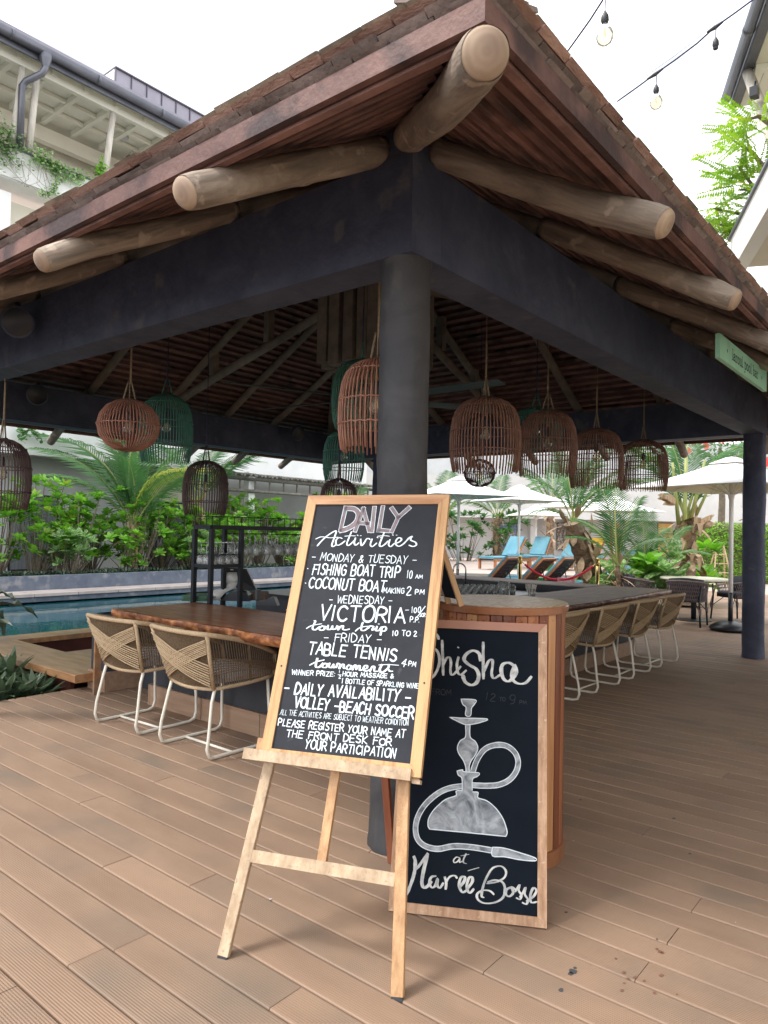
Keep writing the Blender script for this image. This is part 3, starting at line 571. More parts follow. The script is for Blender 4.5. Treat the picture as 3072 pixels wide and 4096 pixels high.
# shingle skin on the slopes: courses of overlapping strips, seen only from above
sk = MB()
d = -EO+.05
while d < APD-.1:
    z = zs(d)+.09; z2 = zs(d+.2)+.075
    sk.add([(d, d, z), (d, LY-d, z), (d+.2, LY-d-.2, z2), (d+.2, d+.2, z2)], [(0, 3, 2, 1)])
    sk.add([(d, d, z), (LX-d, d, z), (LX-d-.2, d+.2, z2), (d+.2, d+.2, z2)], [(0, 1, 2, 3)])
    sk.add([(LX-d, d, z), (LX-d, LY-d, z), (LX-d-.2, LY-d-.2, z2), (LX-d-.2, d+.2, z2)], [(0, 1, 2, 3)])
    sk.add([(d, LY-d, z), (LX-d, LY-d, z), (LX-d-.2, LY-d-.2, z2), (d+.2, LY-d-.2, z2)], [(0, 3, 2, 1)])
    d += .15
obj('shingle_skin', sk, m_sh_top, PAV, stuff=True)
# ---- log rafters
def log_obj(a, b_, r0, r1, m, name='rafter', parent=PAV, endcap=True, seed=0, n=20, par_ring=True):
    a = Vector(a); b_ = Vector(b_); d_ = (b_-a); L_ = d_.length; mb = MB(); seg = max(8, int(L_/.05)) if endcap else max(8, int(L_/.12)); kr = random.Random(int(seed*97)); knots = [(kr.uniform(0, L_), kr.uniform(0, 6.28), kr.uniform(.006, .013)) for _ in range(int(2+L_*2))]; pts = []; rr = []
    side = d_.normalized().cross(Vector((0, 0, 1))).normalized()
    vs = []
    for i in range(seg+1):
        t_ = i/seg; z_ = t_*L_
        wob = Vector((noise.noise(Vector((seed, t_*2.2, .3)))*.02, noise.noise(Vector((seed+9, t_*2.2, .6)))*.02, 0))
        for k_ in range(n):
            an = 2*PI*k_/n; r_ = (r0+(r1-r0)*t_)*(1+.05*noise.noise(Vector((math.cos(an)*1.1+seed, math.sin(an)*1.1, z_*2.5)))+.025*noise.noise(Vector((math.cos(an)*3+seed, math.sin(an)*3, z_*8))))
            for kz_, ka, kh in knots:
                if abs(z_-kz_) < .12: r_ += kh*math.exp(-((z_-kz_)/.035)**2-((math.atan2(math.sin(an-ka), math.cos(an-ka)))/.38)**2)
            if i == 0 and endcap: r_ *= .93
            vs.append((math.cos(an)*r_+wob.x, math.sin(an)*r_+wob.y, z_))
    fs = [(i*n+k_, i*n+(k_+1) % n, (i+1)*n+(k_+1) % n, (i+1)*n+k_) for i in range(seg) for k_ in range(n)]
    fs.append(tuple(range(seg*n, seg*n+n)))
    mb.add(vs, fs); q = d_.to_track_quat('Z', 'Y')
    o = obj(name, mb, m, parent, smooth=True, world=False, loc=a, rot=q.to_euler())
    if endcap:
        e = MB(); nn = n; ring = [(math.cos(2*PI*k_/nn)*r0*.925, math.sin(2*PI*k_/nn)*r0*.925, .004) for k_ in range(nn)]
        ring2 = [(math.cos(2*PI*k_/nn)*r0*.78, math.sin(2*PI*k_/nn)*r0*.78, -.012) for k_ in range(nn)]
        ring3 = [(math.cos(2*PI*k_/nn)*r0*.35, math.sin(2*PI*k_/nn)*r0*.35, -.021) for k_ in range(nn)]
        cpt = [(0, 0, -.023)]
        fs = [(k_, nn+k_, nn+(k_+1) % nn, (k_+1) % nn) for k_ in range(nn)]+[(nn+k_, 2*nn+k_, 2*nn+(k_+1) % nn, nn+(k_+1) % nn) for k_ in range(nn)]+[(2*nn+k_, 3*nn, 2*nn+(k_+1) % nn) for k_ in range(nn)]
        e.add(ring+ring2+ring3+cpt, fs); obj('cut_end', e, m_ring, o, smooth=True, world=False, loc=(noise.noise(Vector((seed, 0, .3)))*.02, noise.noise(Vector((seed+9, 0, .6)))*.02, 0))
    return o
def za(d): return 3.325+.575*(d+.14)       # axis height of a rafter at plan distance d
END = -1.195
sd = 0
XS = [.09, 1.20, 2.42, 3.66, 4.82, 5.88, 7.05]; YS = [.10, 1.21, 2.40, 3.66, 4.88, 6.05, 7.22]
def lim(v, L_): return min(v, L_-v)-.02
for y in YS:
    for sgn, xa in ((0, END), (1, LX-END)):
        e_ = max(.35, min(lim(y, LY), APD-.45)); sd += 1
        r_ = .066 if y < .5 else .059
        xb = e_ if sgn == 0 else LX-e_
        if sgn == 0: log_obj((END, y, za(END)), (-.10, y, za(-.10)), r_, r_*1.04, m_log, seed=sd*3.3)
        else: log_obj((LX-END, y, za(END)), (LX+.10, y, za(-.10)), r_, r_*1.04, m_log, seed=sd*3.3)
        xs_ = -.098 if sgn == 0 else LX+.098
        if .3 < y < LY-.3: log_obj((xs_, y, za(-.098)), (xb, y, za(e_)), .058, .054, m_login, endcap=False, seed=sd*5.1, n=12)
for x in XS:
    for sgn in (0, 1):
        e_ = max(.35, min(lim(x, LX), APD-.45)); sd += 1; r_ = .066 if x < .5 else .061
        yb = e_ if sgn == 0 else LY-e_
        if sgn == 0: log_obj((x, END, za(END)), (x, -.10, za(-.10)), r_, r_*1.04, m_log, seed=sd*2.7)
        else: log_obj((x, LY-END, za(END)), (x, LY+.10, za(-.10)), r_, r_*1.04, m_log, seed=sd*2.7)
        ys_ = -.098 if sgn == 0 else LY+.098
        if .3 < x < LX-.3: log_obj((x, ys_, za(-.098)), (x, yb, za(e_)), .058, .054, m_login, endcap=False, seed=sd*4.3, n=12)
# hips
HO = 1.13
zh = lambda d_: zs(d_)-.075-.02
log_obj((-HO, -HO, 2.765), (-.04, -.04, 3.375), .072, .079, m_log, seed=77.7, n=28)
HR = .5
log_obj((-.039, -.039, 3.376), (CX-HR, CY-HR-.06, zh(CX-HR)), .08, .07, m_login, endcap=False, seed=78, n=12)
for sx, sy, s_ in ((1, 0, 81), (0, 1, 84), (1, 1, 88)):
    ax = LX+HO if sx else -HO; ay = LY+HO if sy else -HO; bx = CX+HR if sx else CX-HR; by = CY+HR if sy else CY-HR
    log_obj((ax, ay, zh(-HO)-.03), (bx, by, zh(CX-HR)), .078, .07, m_login, seed=s_, n=12)
# black saddle blocks over the near corner
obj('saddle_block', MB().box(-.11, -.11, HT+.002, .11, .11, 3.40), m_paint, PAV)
# hub: clustered square timbers round the middle of the roof, lower struts with short webs
HX, HY = 3.83, 3.42
hub = obj('hub_core', MB().box(HX-.36, HY-.36, 3.52, HX+.36, HY+.36, 5.3), m_roofdk, PAV)
for i in range(-2, 3):
    for fx, fy in ((-1, 0), (1, 0), (0, -1), (0, 1)):
        c = i*.2+jit(.012); w_ = .155+jit(.012); dd = .44+jit(.015); zb = 3.42+jit(.05)
        if fx: obj('hub_post', MB().box(HX+fx*dd-.07, HY+c-w_/2, zb, HX+fx*dd+.07, HY+c+w_/2, 5.15), m_login, PAV)
        else:
            if abs(i) == 2: c *= .82
            obj('hub_post', MB().box(HX+c-w_/2, HY+fy*dd-.07, zb+.01, HX+c+w_/2, HY+fy*dd+.07, 5.15), m_login, PAV)
for (a, b_, d0) in (((3.66, LY-.1), (3.72, HY+.5), 0), ((LX-.1, 3.66), (HX+.5, 3.5), 0), ((3.66, .1), (3.72, HY-.5), 0), ((.1, 3.66), (HX-.5, 3.5), 0)):
    A = Vector((a[0], a[1], 3.36)); B = Vector((b_[0], b_[1], 4.30)); sd += 1
    log_obj(A, B, .060, .056, m_login, endcap=False, seed=sd, n=12, name='strut')
    for t_ in (.28, .62):
        p = A.lerp(B, t_); dd = min(abs(p.y-(0 if a[1] < 1 else LY)) if abs(a[0]-3.66) < .1 else abs(p.x-(0 if a[0] < 1 else LX)), APD)
        top = za(dd)
        obj('web', MB().box(p.x-.05, p.y-.05, p.z+.05, p.x+.05, p.y+.05, top), m_login, PAV)
# small timber plates along the outer edge of the far beams (strip seen under them)
obj('eave_plate', MB().box(-.9, LY+.62, 2.86, LX+.9, LY+.68, 2.96), m_login, RF)
obj('eave_plate', MB().box(LX+.62, -.9, 2.86, LX+.68, LY+.5, 2.96), m_login, RB)
# ================================================================== the bar counter
BAR = thing('bar_counter', 'built-in bar with live-edge timber tops on dark walls with wooden kickboards', 'bar counter', (.9, 2, 0))
TZ = .80
def live_slab(axis, fixed, s0, s1, inner, ztop, th, m, mb_m, seed, name='countertop'):
    """slab whose front edge (towards -axis) is a natural wavy edge; returns top and bark edge"""
    n = 120; top = MB(); edge = MB(); P = []
    for i in range(n+1):
        t_ = s0+(s1-s0)*i/n
        w = noise.noise(Vector((t_*1.1, seed, 0)))*.05+noise.noise(Vector((t_*4.3, seed, 2)))*.018+noise.noise(Vector((t_*13, seed, 5)))*.007
        P.append((t_, w))
    def pt(t_, off, z): return (fixed+off, t_, z) if axis == 'x' else (t_, fixed+off, z)
    vs = []; fs = []
    for t_, w in P: vs += [pt(t_, w, ztop), pt(t_, inner-fixed, ztop), pt(t_, inner-fixed, ztop-th), pt(t_, w+.03, ztop-th)]
    for i in range(n):
        a = 4*i; b_ = a+4
        fs += [(a, b_, b_+1, a+1), (a+1, b_+1, b_+2, a+2), (a+2, b_+2, b_+3, a+3), (a+3, b_+3, b_, a)]
    fs += [(0, 1, 2, 3), (4*n, 4*n+3, 4*n+2, 4*n+1)]
    if axis == 'x': fs = [f[::-1] for f in fs]
    top.add(vs, fs); o1 = obj(name, top, m, BAR)
    k_ = 6; vs = []; fs = []
    for t_, w in P:
        for j in range(k_+1):
            q = j/k_; z = ztop-.004-th*.985*q
            bul = math.sin(q*PI)*.010; nn = noise.noise(Vector((t_*9, q*3+seed, 7)))*.016+noise.noise(Vector((t_*26, q*6+seed, 9)))*.008
            vs.append(pt(t_, w-.004-bul-abs(nn)+.03*q*q, z))
    for i in range(n):
        for j in range(k_):
            a = i*(k_+1)+j; fs.append((a, a+1, a+k_+2, a+k_+1) if axis == 'x' else (a, a+k_+1, a+k_+2, a+1))
    edge.add(vs, fs); obj('live_edge', edge, mb_m, o1, smooth=True)
    return o1
live_slab('x', .37, .60, 3.22, 1.22, .825, .075, m_slabL, m_bark, 3.1)
live_slab('y', .94, 1.225, 7.03, 1.84, .795, .075, m_slabR, m_barkR, 8.4)
obj('countertop', MB().box(.62, .60, .72, 1.218, .93, .824), m_slabL, BAR) if 0 else None
obj('countertop', MB().box(6.45, 1.845, .74, 7.06, 5.4, .80), m_slabR, BAR, label='far countertop running away behind the bar')
obj('inner_ledge', MB().box(6.40, 1.85, .60, 6.445, 5.4, .795), m_plast, BAR)
obj('bar_wall', MB().box(.76, 1.22, 0, .92, 3.20, .745), m_dark, BAR)
obj('bar_wall', MB().box(.925, 1.22, 0, 6.45, 1.36, .715), m_dark, BAR)
obj('bar_wall', MB().box(6.455, 1.30, 0, 6.60, 5.3, .735), m_dark, BAR)
obj('bar_wall', MB().box(.74, 3.90, 0, 1.6, 4.16, .66), m_dark, BAR, label='short dark wall end beside the bench platform')
obj('worktop', MB().box(2.2, 1.85, .66, 6.39, 2.05, .70), m_plast, BAR)
obj('worktop', MB().box(3.2, 2.055, .66, 6.39, 4.9, .70), m_plast, BAR)
obj('worktop', MB().box(1.0, 2.5, .60, 1.9, 3.88, .64), m_plast, BAR)
obj('work_wall', MB().box(3.25, 2.1, 0, 6.3, 4.8, .655).box(1.05, 2.6, 0, 1.85, 3.8, .59), m_dark, BAR)
y = 1.20
for w_ in (.62, .68, .70): obj('kickboard', MB().box(.735, y+.003, .001, .758, y+w_-.003, .170), m_kick, BAR); y += w_
obj('kickboard', MB().box(.735, 3.201, .001, .90, 3.222, .170), m_kick, BAR)
x = .76
while x < 6.4:
    w_ = min(1.15, 6.47-x); obj('kickboard', MB().box(x+.003, 1.195, .001, x+w_-.003, 1.218, .175), m_kick, BAR); x += w_
obj('kickboard', MB().box(.715, 3.875, .001, .738, 4.165, .175).box(.74, 3.875, .001, 1.6, 3.898, .175), m_kick, BAR)
obj('apron', MB().box(.66, .75, .70, .735, 3.05, .748), m_benchwood, BAR)
# side cabinet and tray between bar end and pier
cab = thing('side_cabinet', 'reddish timber side cabinet top between the live-edge slab end and the bench platform', 'cabinet', (.9, 3.7, 0))
obj('cabinet_top', MB().box(.56, 3.26, .665, 1.6, 3.93, .70), m_benchwood, cab)
obj('cabinet_back', MB().box(1.3, 3.26, 0, 1.34, 3.88, .66), m_benchdk, cab)
obj('end_post', MB().box(.60, 3.845, .001, .66, 3.87, .663), m_benchwood, cab)
tr = thing('serving_tray', 'flat black serving tray lying on the side cabinet top', 'tray', (.78, 3.7, .703))
obj('tray_base', MB().box(.62, 3.36, .7025, 1.0, 3.86, .708), m_linen, tr)
obj('tray_rim', MB().tube([(.62, 3.36, .712), (1.0, 3.36, .712), (1.0, 3.86, .712), (.62, 3.86, .712)], .007, 6, closed=True), m_plast, tr)
# ================================================================== round slatted pod
PX, PY, PR, PH = .345, -.355, .312, 1.17
pod = thing('round_stand', 'round host stand clad in upright red cedar slats with a scuffed wooden top', 'host stand', (PX, PY, 0))
obj('core', MB().lathe([(PR-.035, 0), (PR-.035, PH-.06)], 40), m_benchdk, pod, world=False)
nS = 34
for i in range(nS):
    a0 = 2*PI*(i+.045)/nS; a1 = 2*PI*(i+.955)/nS; am = (a0+a1)/2; r0, r1 = PR-.032, PR-.006
    pol = [(r0*math.cos(a0), r0*math.sin(a0)), (r1*math.cos(a0), r1*math.sin(a0)), ((r1+.001)*math.cos(am), (r1+.001)*math.sin(am)), (r1*math.cos(a1), r1*math.sin(a1)), (r0*math.cos(a1), r0*math.sin(a1))]
    dz = R.uniform(-.003, .003); o = obj('slat', MB().prism(pol, .07, PH-.038+dz), R.choice((m_slat, m_slat, m_slat2, m_slat3)), pod, world=False)
    for zz in (PH-.065,): obj('nail', MB().lathe([(.0035, -.001), (.0035, .0015)], 6, ((r1+.001)*math.cos(am), (r1+.001)*math.sin(am), zz)), m_brass, o, world=False)
obj('plinth', MB().lathe([(PR+.004, 0), (PR+.004, .066), (PR-.03, .068)], 48), m_podrim, pod, world=False)
obj('rim', MB().lathe([(PR-.03, PH-.036), (PR+.006, PH-.036), (PR+.010, PH-.01), (PR+.004, PH-.004), (.02, PH-.004)], 64), m_podrim, pod, world=False, smooth=False)
obj('top', MB().lathe([(PR+.004, PH-.003), (PR+.004, PH+.001), (0.0001, PH+.001)], 64, cap=False), m_podtop, pod, world=False)
# ================================================================== lettering strokes
GL = {
'A': [[0,0,.5,1,1,0],[.2,.36,.8,.36]], 'B': [[0,0,0,1,.6,1,.8,.85,.75,.6,.5,.52,0,.52],[.5,.52,.85,.42,.9,.18,.65,0,0,0]], 'C': [[.92,.85,.6,1,.2,.88,0,.5,.18,.12,.58,0,.92,.15]],
'D': [[0,0,0,1,.5,.95,.92,.7,.92,.3,.5,.03,0,0]], 'E': [[.85,1,0,1,0,0,.85,0],[0,.52,.7,.52]], 'F': [[.9,1,0,1],[.08,1,.08,0],[0,.55,.75,.55]], 'G': [[.9,.85,.55,1,.15,.85,0,.45,.2,.08,.6,0,.9,.15,.9,.48,.55,.48]],
'H': [[0,0,0,1],[.85,0,.85,1],[0,.5,.85,.5]], 'I': [[.15,0,.15,1]], 'J': [[.7,1,.7,.2,.45,0,.1,.1]], 'K': [[0,0,0,1],[.85,1,0,.45,.9,0]], 'L': [[0,1,0,0,.75,0]],
'M': [[0,0,.12,1,.5,.3,.88,1,1,0]], 'N': [[0,0,0,1,.8,0,.8,1]], 'O': [[.5,1,.12,.85,0,.5,.15,.12,.5,0,.85,.12,1,.5,.85,.87,.5,1]], 'P': [[0,0,0,1,.6,1,.85,.85,.82,.6,.55,.47,0,.47]],
'Q': [[.5,1,.1,.8,0,.5,.15,.12,.5,0,.85,.12,1,.5,.85,.87,.5,1],[.6,.25,1,-.05]], 'R': [[0,0,0,1,.6,1,.85,.82,.8,.6,.5,.5,0,.5],[.4,.5,.95,0]], 'S': [[.85,.88,.5,1,.12,.88,.08,.68,.3,.55,.65,.45,.85,.28,.75,.08,.4,0,.02,.12]],
'T': [[0,1,.95,1],[.48,1,.48,0]], 'U': [[0,1,0,.25,.2,.02,.6,.02,.82,.25,.82,1]], 'V': [[0,1,.45,0,.95,1]], 'W': [[0,1,.25,0,.55,.8,.85,0,1.15,1]], 'X': [[0,0,.85,1],[0,1,.85,0]], 'Y': [[0,1,.42,.5,.9,1],[.42,.5,.3,0]],
'Z': [[0,1,.85,1,0,0,.9,0]], '0': [[.4,1,.08,.8,0,.45,.12,.1,.4,0,.7,.15,.78,.55,.65,.88,.4,1]], '1': [[0,.8,.2,1,.2,0]], '2': [[.05,.8,.3,1,.65,.9,.65,.62,.05,0,.85,0]], '4': [[.55,0,.55,1,0,.35,.85,.35]],
'9': [[.75,.6,.5,.42,.15,.5,.08,.8,.35,1,.7,.9,.75,.5,.6,.1,.2,0]], '&': [[.9,0,.25,.7,.3,.95,.55,.95,.6,.75,.05,.3,.15,.02,.5,.0,.9,.4]], '-': [[0,.42,.8,.42]], '.': [[0,.0,.05,.02]], ':': [[0,.1,.03,.1],[0,.65,.03,.65]], ' ': [],
}
WD = {'I': .3, '.': .22, ':': .25, ' ': .48, '1': .4, 'M': 1.1, 'W': 1.2, '-': .8, 'J': .75, 'O': 1.0, 'L': .78}
def ribbon(mb, pts, w, z, seed=0, cal=0):
    P = [Vector((a, b_, 0)) for a, b_ in pts]
    # resample a smooth path
    if len(P) > 2:
        Q = []
        for i in range(len(P)-1):
            p0 = P[max(i-1, 0)]; p1 = P[i]; p2 = P[i+1]; p3 = P[min(i+2, len(P)-1)]
            for k_ in range(4):
                t_ = k_/4; Q.append(.5*((2*p1)+(p2-p0)*t_+(2*p0-5*p1+4*p2-p3)*t_*t_+(3*p1-p0-3*p2+p3)*t_**3))
        Q.append(P[-1]); P = Q
    vs = []; fs = []; n = len(P)
    for i, p in enumerate(P):
        d_ = P[min(i+1, n-1)]-P[max(i-1, 0)]
        if d_.length < 1e-7: d_ = Vector((1, 0, 0))
        d_.normalize(); s_ = Vector((-d_.y, d_.x, 0)); ww = w*.5*(1+.18*noise.noise(Vector((p.x*90, p.y*90, seed))))
        if cal: ww *= 1-cal+cal*1.7*abs(d_.y)*(.75+.5*abs(noise.noise(Vector((p.x*40, p.y*40, seed+3)))))
        ext = d_*(-w*.4 if i == 0 else (w*.4 if i == n-1 else 0))
        if i in (0, n-1): ww *= .78
        vs += [p+s_*ww+ext+Vector((0, 0, z)), p-s_*ww+ext+Vector((0, 0, z))]
    for i in range(n-1): fs.append((2*i, 2*i+1, 2*i+3, 2*i+2))
    mb.add(vs, fs)
def sharp(pts):
    """keeps corners of printed capitals: doubles the corner points"""
    return pts
def write(mb, s, x0, y0, x1, y1, cap, w, z, rr):
    tot = sum(WD.get(c, .88)+.22 for c in s)-.22; L_ = math.hypot(x1-x0, y1-y0); k_ = L_/tot; ux, uy = (x1-x0)/L_, (y1-y0)/L_
    cur = 0
    for c in s:
        wd = WD.get(c, .88); g_ = GL.get(c, [])
        jy = rr.uniform(-.05, .05)*cap; sl = rr.uniform(-.04, .10); hs = rr.uniform(.92, 1.08)
        for st in g_:
            q = []
            for i in range(0, len(st), 2):
                gx = (cur+st[i]*(wd if c not in 'MW' else 1.05)*(.88/.88))*k_+st[i+1]*cap*sl; gy = st[i+1]*cap*hs+jy
                q.append(((x0+ux*gx-uy*gy)/1000, (y0+uy*gx+ux*gy)/1000))
            curved = c in 'BCDGJOPQRSU0296&'
            if curved: ribbon(mb, q, w/1000, z, rr.random()*9)
            else:
                for a, b_ in zip(q, q[1:]):
                    m1 = ((a[0]+b_[0])/2, (a[1]+b_[1])/2); ribbon(mb, [a, b_], w/1000, z+rr.uniform(0, .00012), rr.random()*9)
        cur += wd+.22
def strokes_mesh(lst, z, rr, cal=.45):
    mb = MB()
    for i, (w, c) in enumerate(lst): ribbon(mb, [(c[j]/1000, c[j+1]/1000) for j in range(0, len(c), 2)], w/1000, z+i*.00002, i, cal)
    return mb
def framed_board(T, w, h, fw, ft, mats, panel_m):
    """picture frame with mitred corners in local x (right) / y (up), front at +z; T is its empty"""
    mt, ms = mats; f = ft
    def bar(poly, m_):
        mb = MB().prism(poly, -f/2, f/2)
        return obj('frame_bar', mb, m_, T, world=False)
    g_ = .0006
    bar([(0, 0), (w, 0), (w-fw, fw-g_), (fw, fw-g_)], ms); bar([(0, h), (fw, h-fw+g_), (w-fw, h-fw+g_), (w, h)], mt)
    bar([(0, 0), (fw-g_, fw), (fw-g_, h-fw), (0, h)], ms); bar([(w, 0), (w, h), (w-fw+g_, h-fw), (w-fw+g_, fw)], ms)
    obj('panel', MB().box(fw-.004, fw-.004, -.006, w-fw+.004, h-fw+.004, .004), panel_m, T, world=False)
def plane_rot(yaw_, lean):
    a = Vector((math.cos(yaw_), math.sin(yaw_), 0)); n = Vector((-a.y, a.x, 0))
    if n.dot(Vector((1, 1, 0))) < 0: n = -n            # horizontal direction away from the viewer's side
    up = Vector((0, 0, 1))*math.cos(lean)+n*math.sin(lean); nn = a.cross(up)
    return Matrix((a, up, nn)).transposed(), a, up, nn
EY, EL = -1.207, math.radians(22.65)
RM, ea, eu, en = plane_rot(EY, EL); rz = Matrix.Rotation(math.radians(.76), 3, 'Z')
EM = Vector((-1.019, -.432, 0))
eul = (RM @ rz).to_euler()
o0 = EM+ea*-.007+eu*.678-(RM @ rz @ Vector((.316, 0, 0)))
sign = thing('activities_board', 'oak-framed chalkboard of daily activities in white handwriting, propped on the easel', 'chalkboard', o0, tuple(eul))
framed_board(sign, .632, 1.104, .043, .024, (m_easelx, m_easely), m_chalk)
rr = random.Random(5)
mb = MB()
for s_, a, b_, c, d_, cap, w in TXT_A: write(mb, s_, a, b_, c, d_, cap, w*(.76 if w > 5 else .82), .0052, rr)
obj('lettering', mb, m_white, sign, world=False, stuff=True)
obj('script_lettering', strokes_mesh(STR_A, .0056, rr), m_white, sign, world=False)
mb = MB(); mb2 = MB(); mb3 = MB()
for c in DAILY:
    q = [(c[j]/1000, c[j+1]/1000) for j in range(0, len(c), 2)]
    if len(q) <= 3:
        for a, b_ in zip(q, q[1:]): ribbon(mb, [a, b_], .0245, .0050, 1); ribbon(mb2, [a, b_], .0185, .0060, 2)
    else: ribbon(mb, q, .0245, .0050, 1); ribbon(mb2, q, .0185, .0060, 2)
obj('title_outline', mb, m_white, sign, world=False); obj('title_letters', mb2, m_purple, sign, world=False)
for (hx, hy) in ((.022, .355), (.61, .33)): obj('screw_hole', MB().lathe([(.004, .0125), (.004, .0135)], 8, (hx, hy, 0)), m_plast, sign, world=False)
# ---- easel
easel = thing('display_easel', 'tall A-shaped wooden display easel holding the activities chalkboard', 'easel', EM)
def ep(s_, t_, n_=0): return EM+ea*s_+eu*t_+en*n_           # s along the feet, t up the leaning plane, n towards the viewer
bk = -.036
fl, fr = -.3125, .3125
def leg(a, b_, m_, w=.042, th=.022, nm='leg'):
    return obj(nm, MB().beam(a, b_, th, w, up=ea, ch=.002), m_, easel)
def lerp2(a, b_, t_): return (a[0]+(b_[0]-a[0])*t_, a[1]+(b_[1]-a[1])*t_)
A0, A1 = (-.332, .02), (-.245, 1.68); B0, B1 = (.304, .02), (.135, 1.68)
for (p, q, mm) in ((A0, A1, m_easelg), (B0, B1, m_easel)):
    cut = lerp2(p, q, .40)
    leg(ep(p[0], .019, bk), ep(q[0], q[1], bk), mm)
    obj('rubber_foot', MB().beam(ep(p[0], 0.0, bk), ep(p[0], .0185, bk), .019, .038, up=ea), m_plast, easel)
xa = -.298; xb = .250
obj('crossbar', MB().beam(ep(xa, .343, bk), ep(xb, .349, bk), .042, .020, up=en), m_easelg, easel)
obj('centre_strut', MB().beam(ep(-.024, .366, bk), ep(-.03, 1.5, bk-.002), .034, .020, up=en), m_easel, easel)
obj('ledge', MB().beam(ep(-.388, .6865, .012), ep(.275, .687, .012), .040, .024, up=en), m_easelg, easel)
obj('ledge_shelf', MB().beam(ep(-.35, .676, -.012), ep(.30, .677, -.012), .018, .022, up=en), m_easel, easel)
obj('ledge_stop', MB().beam(ep(-.352, .728, -.014), ep(-.326, .728, -.014), .045, .022, up=en), m_easel, easel)
obj('clip_block', MB().beam(ep(.276, .668, -.014), ep(.306, .668, -.014), .014, .03, up=en), m_easelg, easel)
top = ep(-.03, 1.50, bk-.024)
obj('rear_leg', MB().beam(Vector((-.155, -.105, .005)), top, .034, .022, up=(0, 0, 1), ch=.002), m_easelr, easel)
obj('top_hinge', MB().beam(ep(-.26, 1.60, bk-.02), ep(.16, 1.60, bk-.02), .05, .018, up=en), m_easel, easel)
# ---- shisha board
SL = math.radians(16.5); SY = -1.060
RM2, sa_, su_, sn_ = plane_rot(SY, SL)
BM = Vector((-.329, -.613, .0))
o1 = BM-sa_*.3045+su_*.002
shb = thing('shisha_board', 'tall chalkboard with a drawn water pipe leaning on the slatted round stand', 'chalkboard', o1, tuple(RM2.to_euler()))
framed_board(shb, .609, 1.155, .036, .026, (m_shft, m_shf), m_chalkb)
def sc(v): return v
obj('lettering', strokes_mesh([[w*.8, c] for w, c in STR_B[:13]]+[[w*.62, c] for w, c in STR_B[25:]], .0060, rr), m_cream, shb, world=False, stuff=True)
obj('hose_drawing', strokes_mesh(STR_B[13:15], .0052, rr, 0), m_fill, shb, world=False)
hl = MB()
for w, c in STR_B[13:15]:
    pts = [Vector((c[j]/1000, c[j+1]/1000, 0)) for j in range(0, len(c), 2)]
    for s_ in (-1, 1):
        q = []
        for i, p in enumerate(pts):
            d_ = (pts[min(i+1, len(pts)-1)]-pts[max(i-1, 0)]).normalized(); q.append((p.x-d_.y*s_*.0095, p.y+d_.x*s_*.0095))
        ribbon(hl, q, .003, .0064, s_)
obj('hose_outline', hl, m_white, shb, world=False)
obj('pipe_outline', strokes_mesh([[w*.75, c] for w, c in STR_B[15:25]], .0068, rr, 0), m_white, shb, world=False)
pb = MB()
for c in POLY_B:
    pts = [(c[j]/1000, c[j+1]/1000, .0056) for j in range(0, len(c), 2)]
    pb.add(pts, [tuple(range(len(pts)))])
o = obj('pipe_wash', pb, m_fill, shb, world=False)
mb = MB()
for s_, a, b_, c, d_, cap, w in TXT_B: write(mb, s_, a, b_, c, d_, cap, w, .0050, rr)
obj('faded_lettering', mb, m_faint, shb, world=False)
# little table easel sign on the pod, seen edge-on
P_ = atz(1795, 2412, PH+.003)
te = thing('table_sign', 'small wooden-framed chalkboard standing on the round stand behind the big board', 'table sign', (P_.x, P_.y, PH+.002), .9)
obj('frame', MB().beam((0, 0, .0), (.015, .10, .29), .022, .018, up=(1, 0, 0)).beam((-.12, -.02, .0), (-.105, .08, .29), .022, .018, up=(1, 0, 0)), m_easel, te, world=False)
obj('panel', MB().add([(-.11, -.012, .03), (-.01, .008, .03), (.004, .100, .28), (-.096, .08, .28), (-.11, .002, .03), (-.01, .022, .03), (.004, .112, .28), (-.096, .092, .28)], [(0, 1, 2, 3), (7, 6, 5, 4), (0, 4, 5, 1), (1, 5, 6, 2), (2, 6, 7, 3), (3, 7, 4, 0)]), m_chalkb, te, world=False)
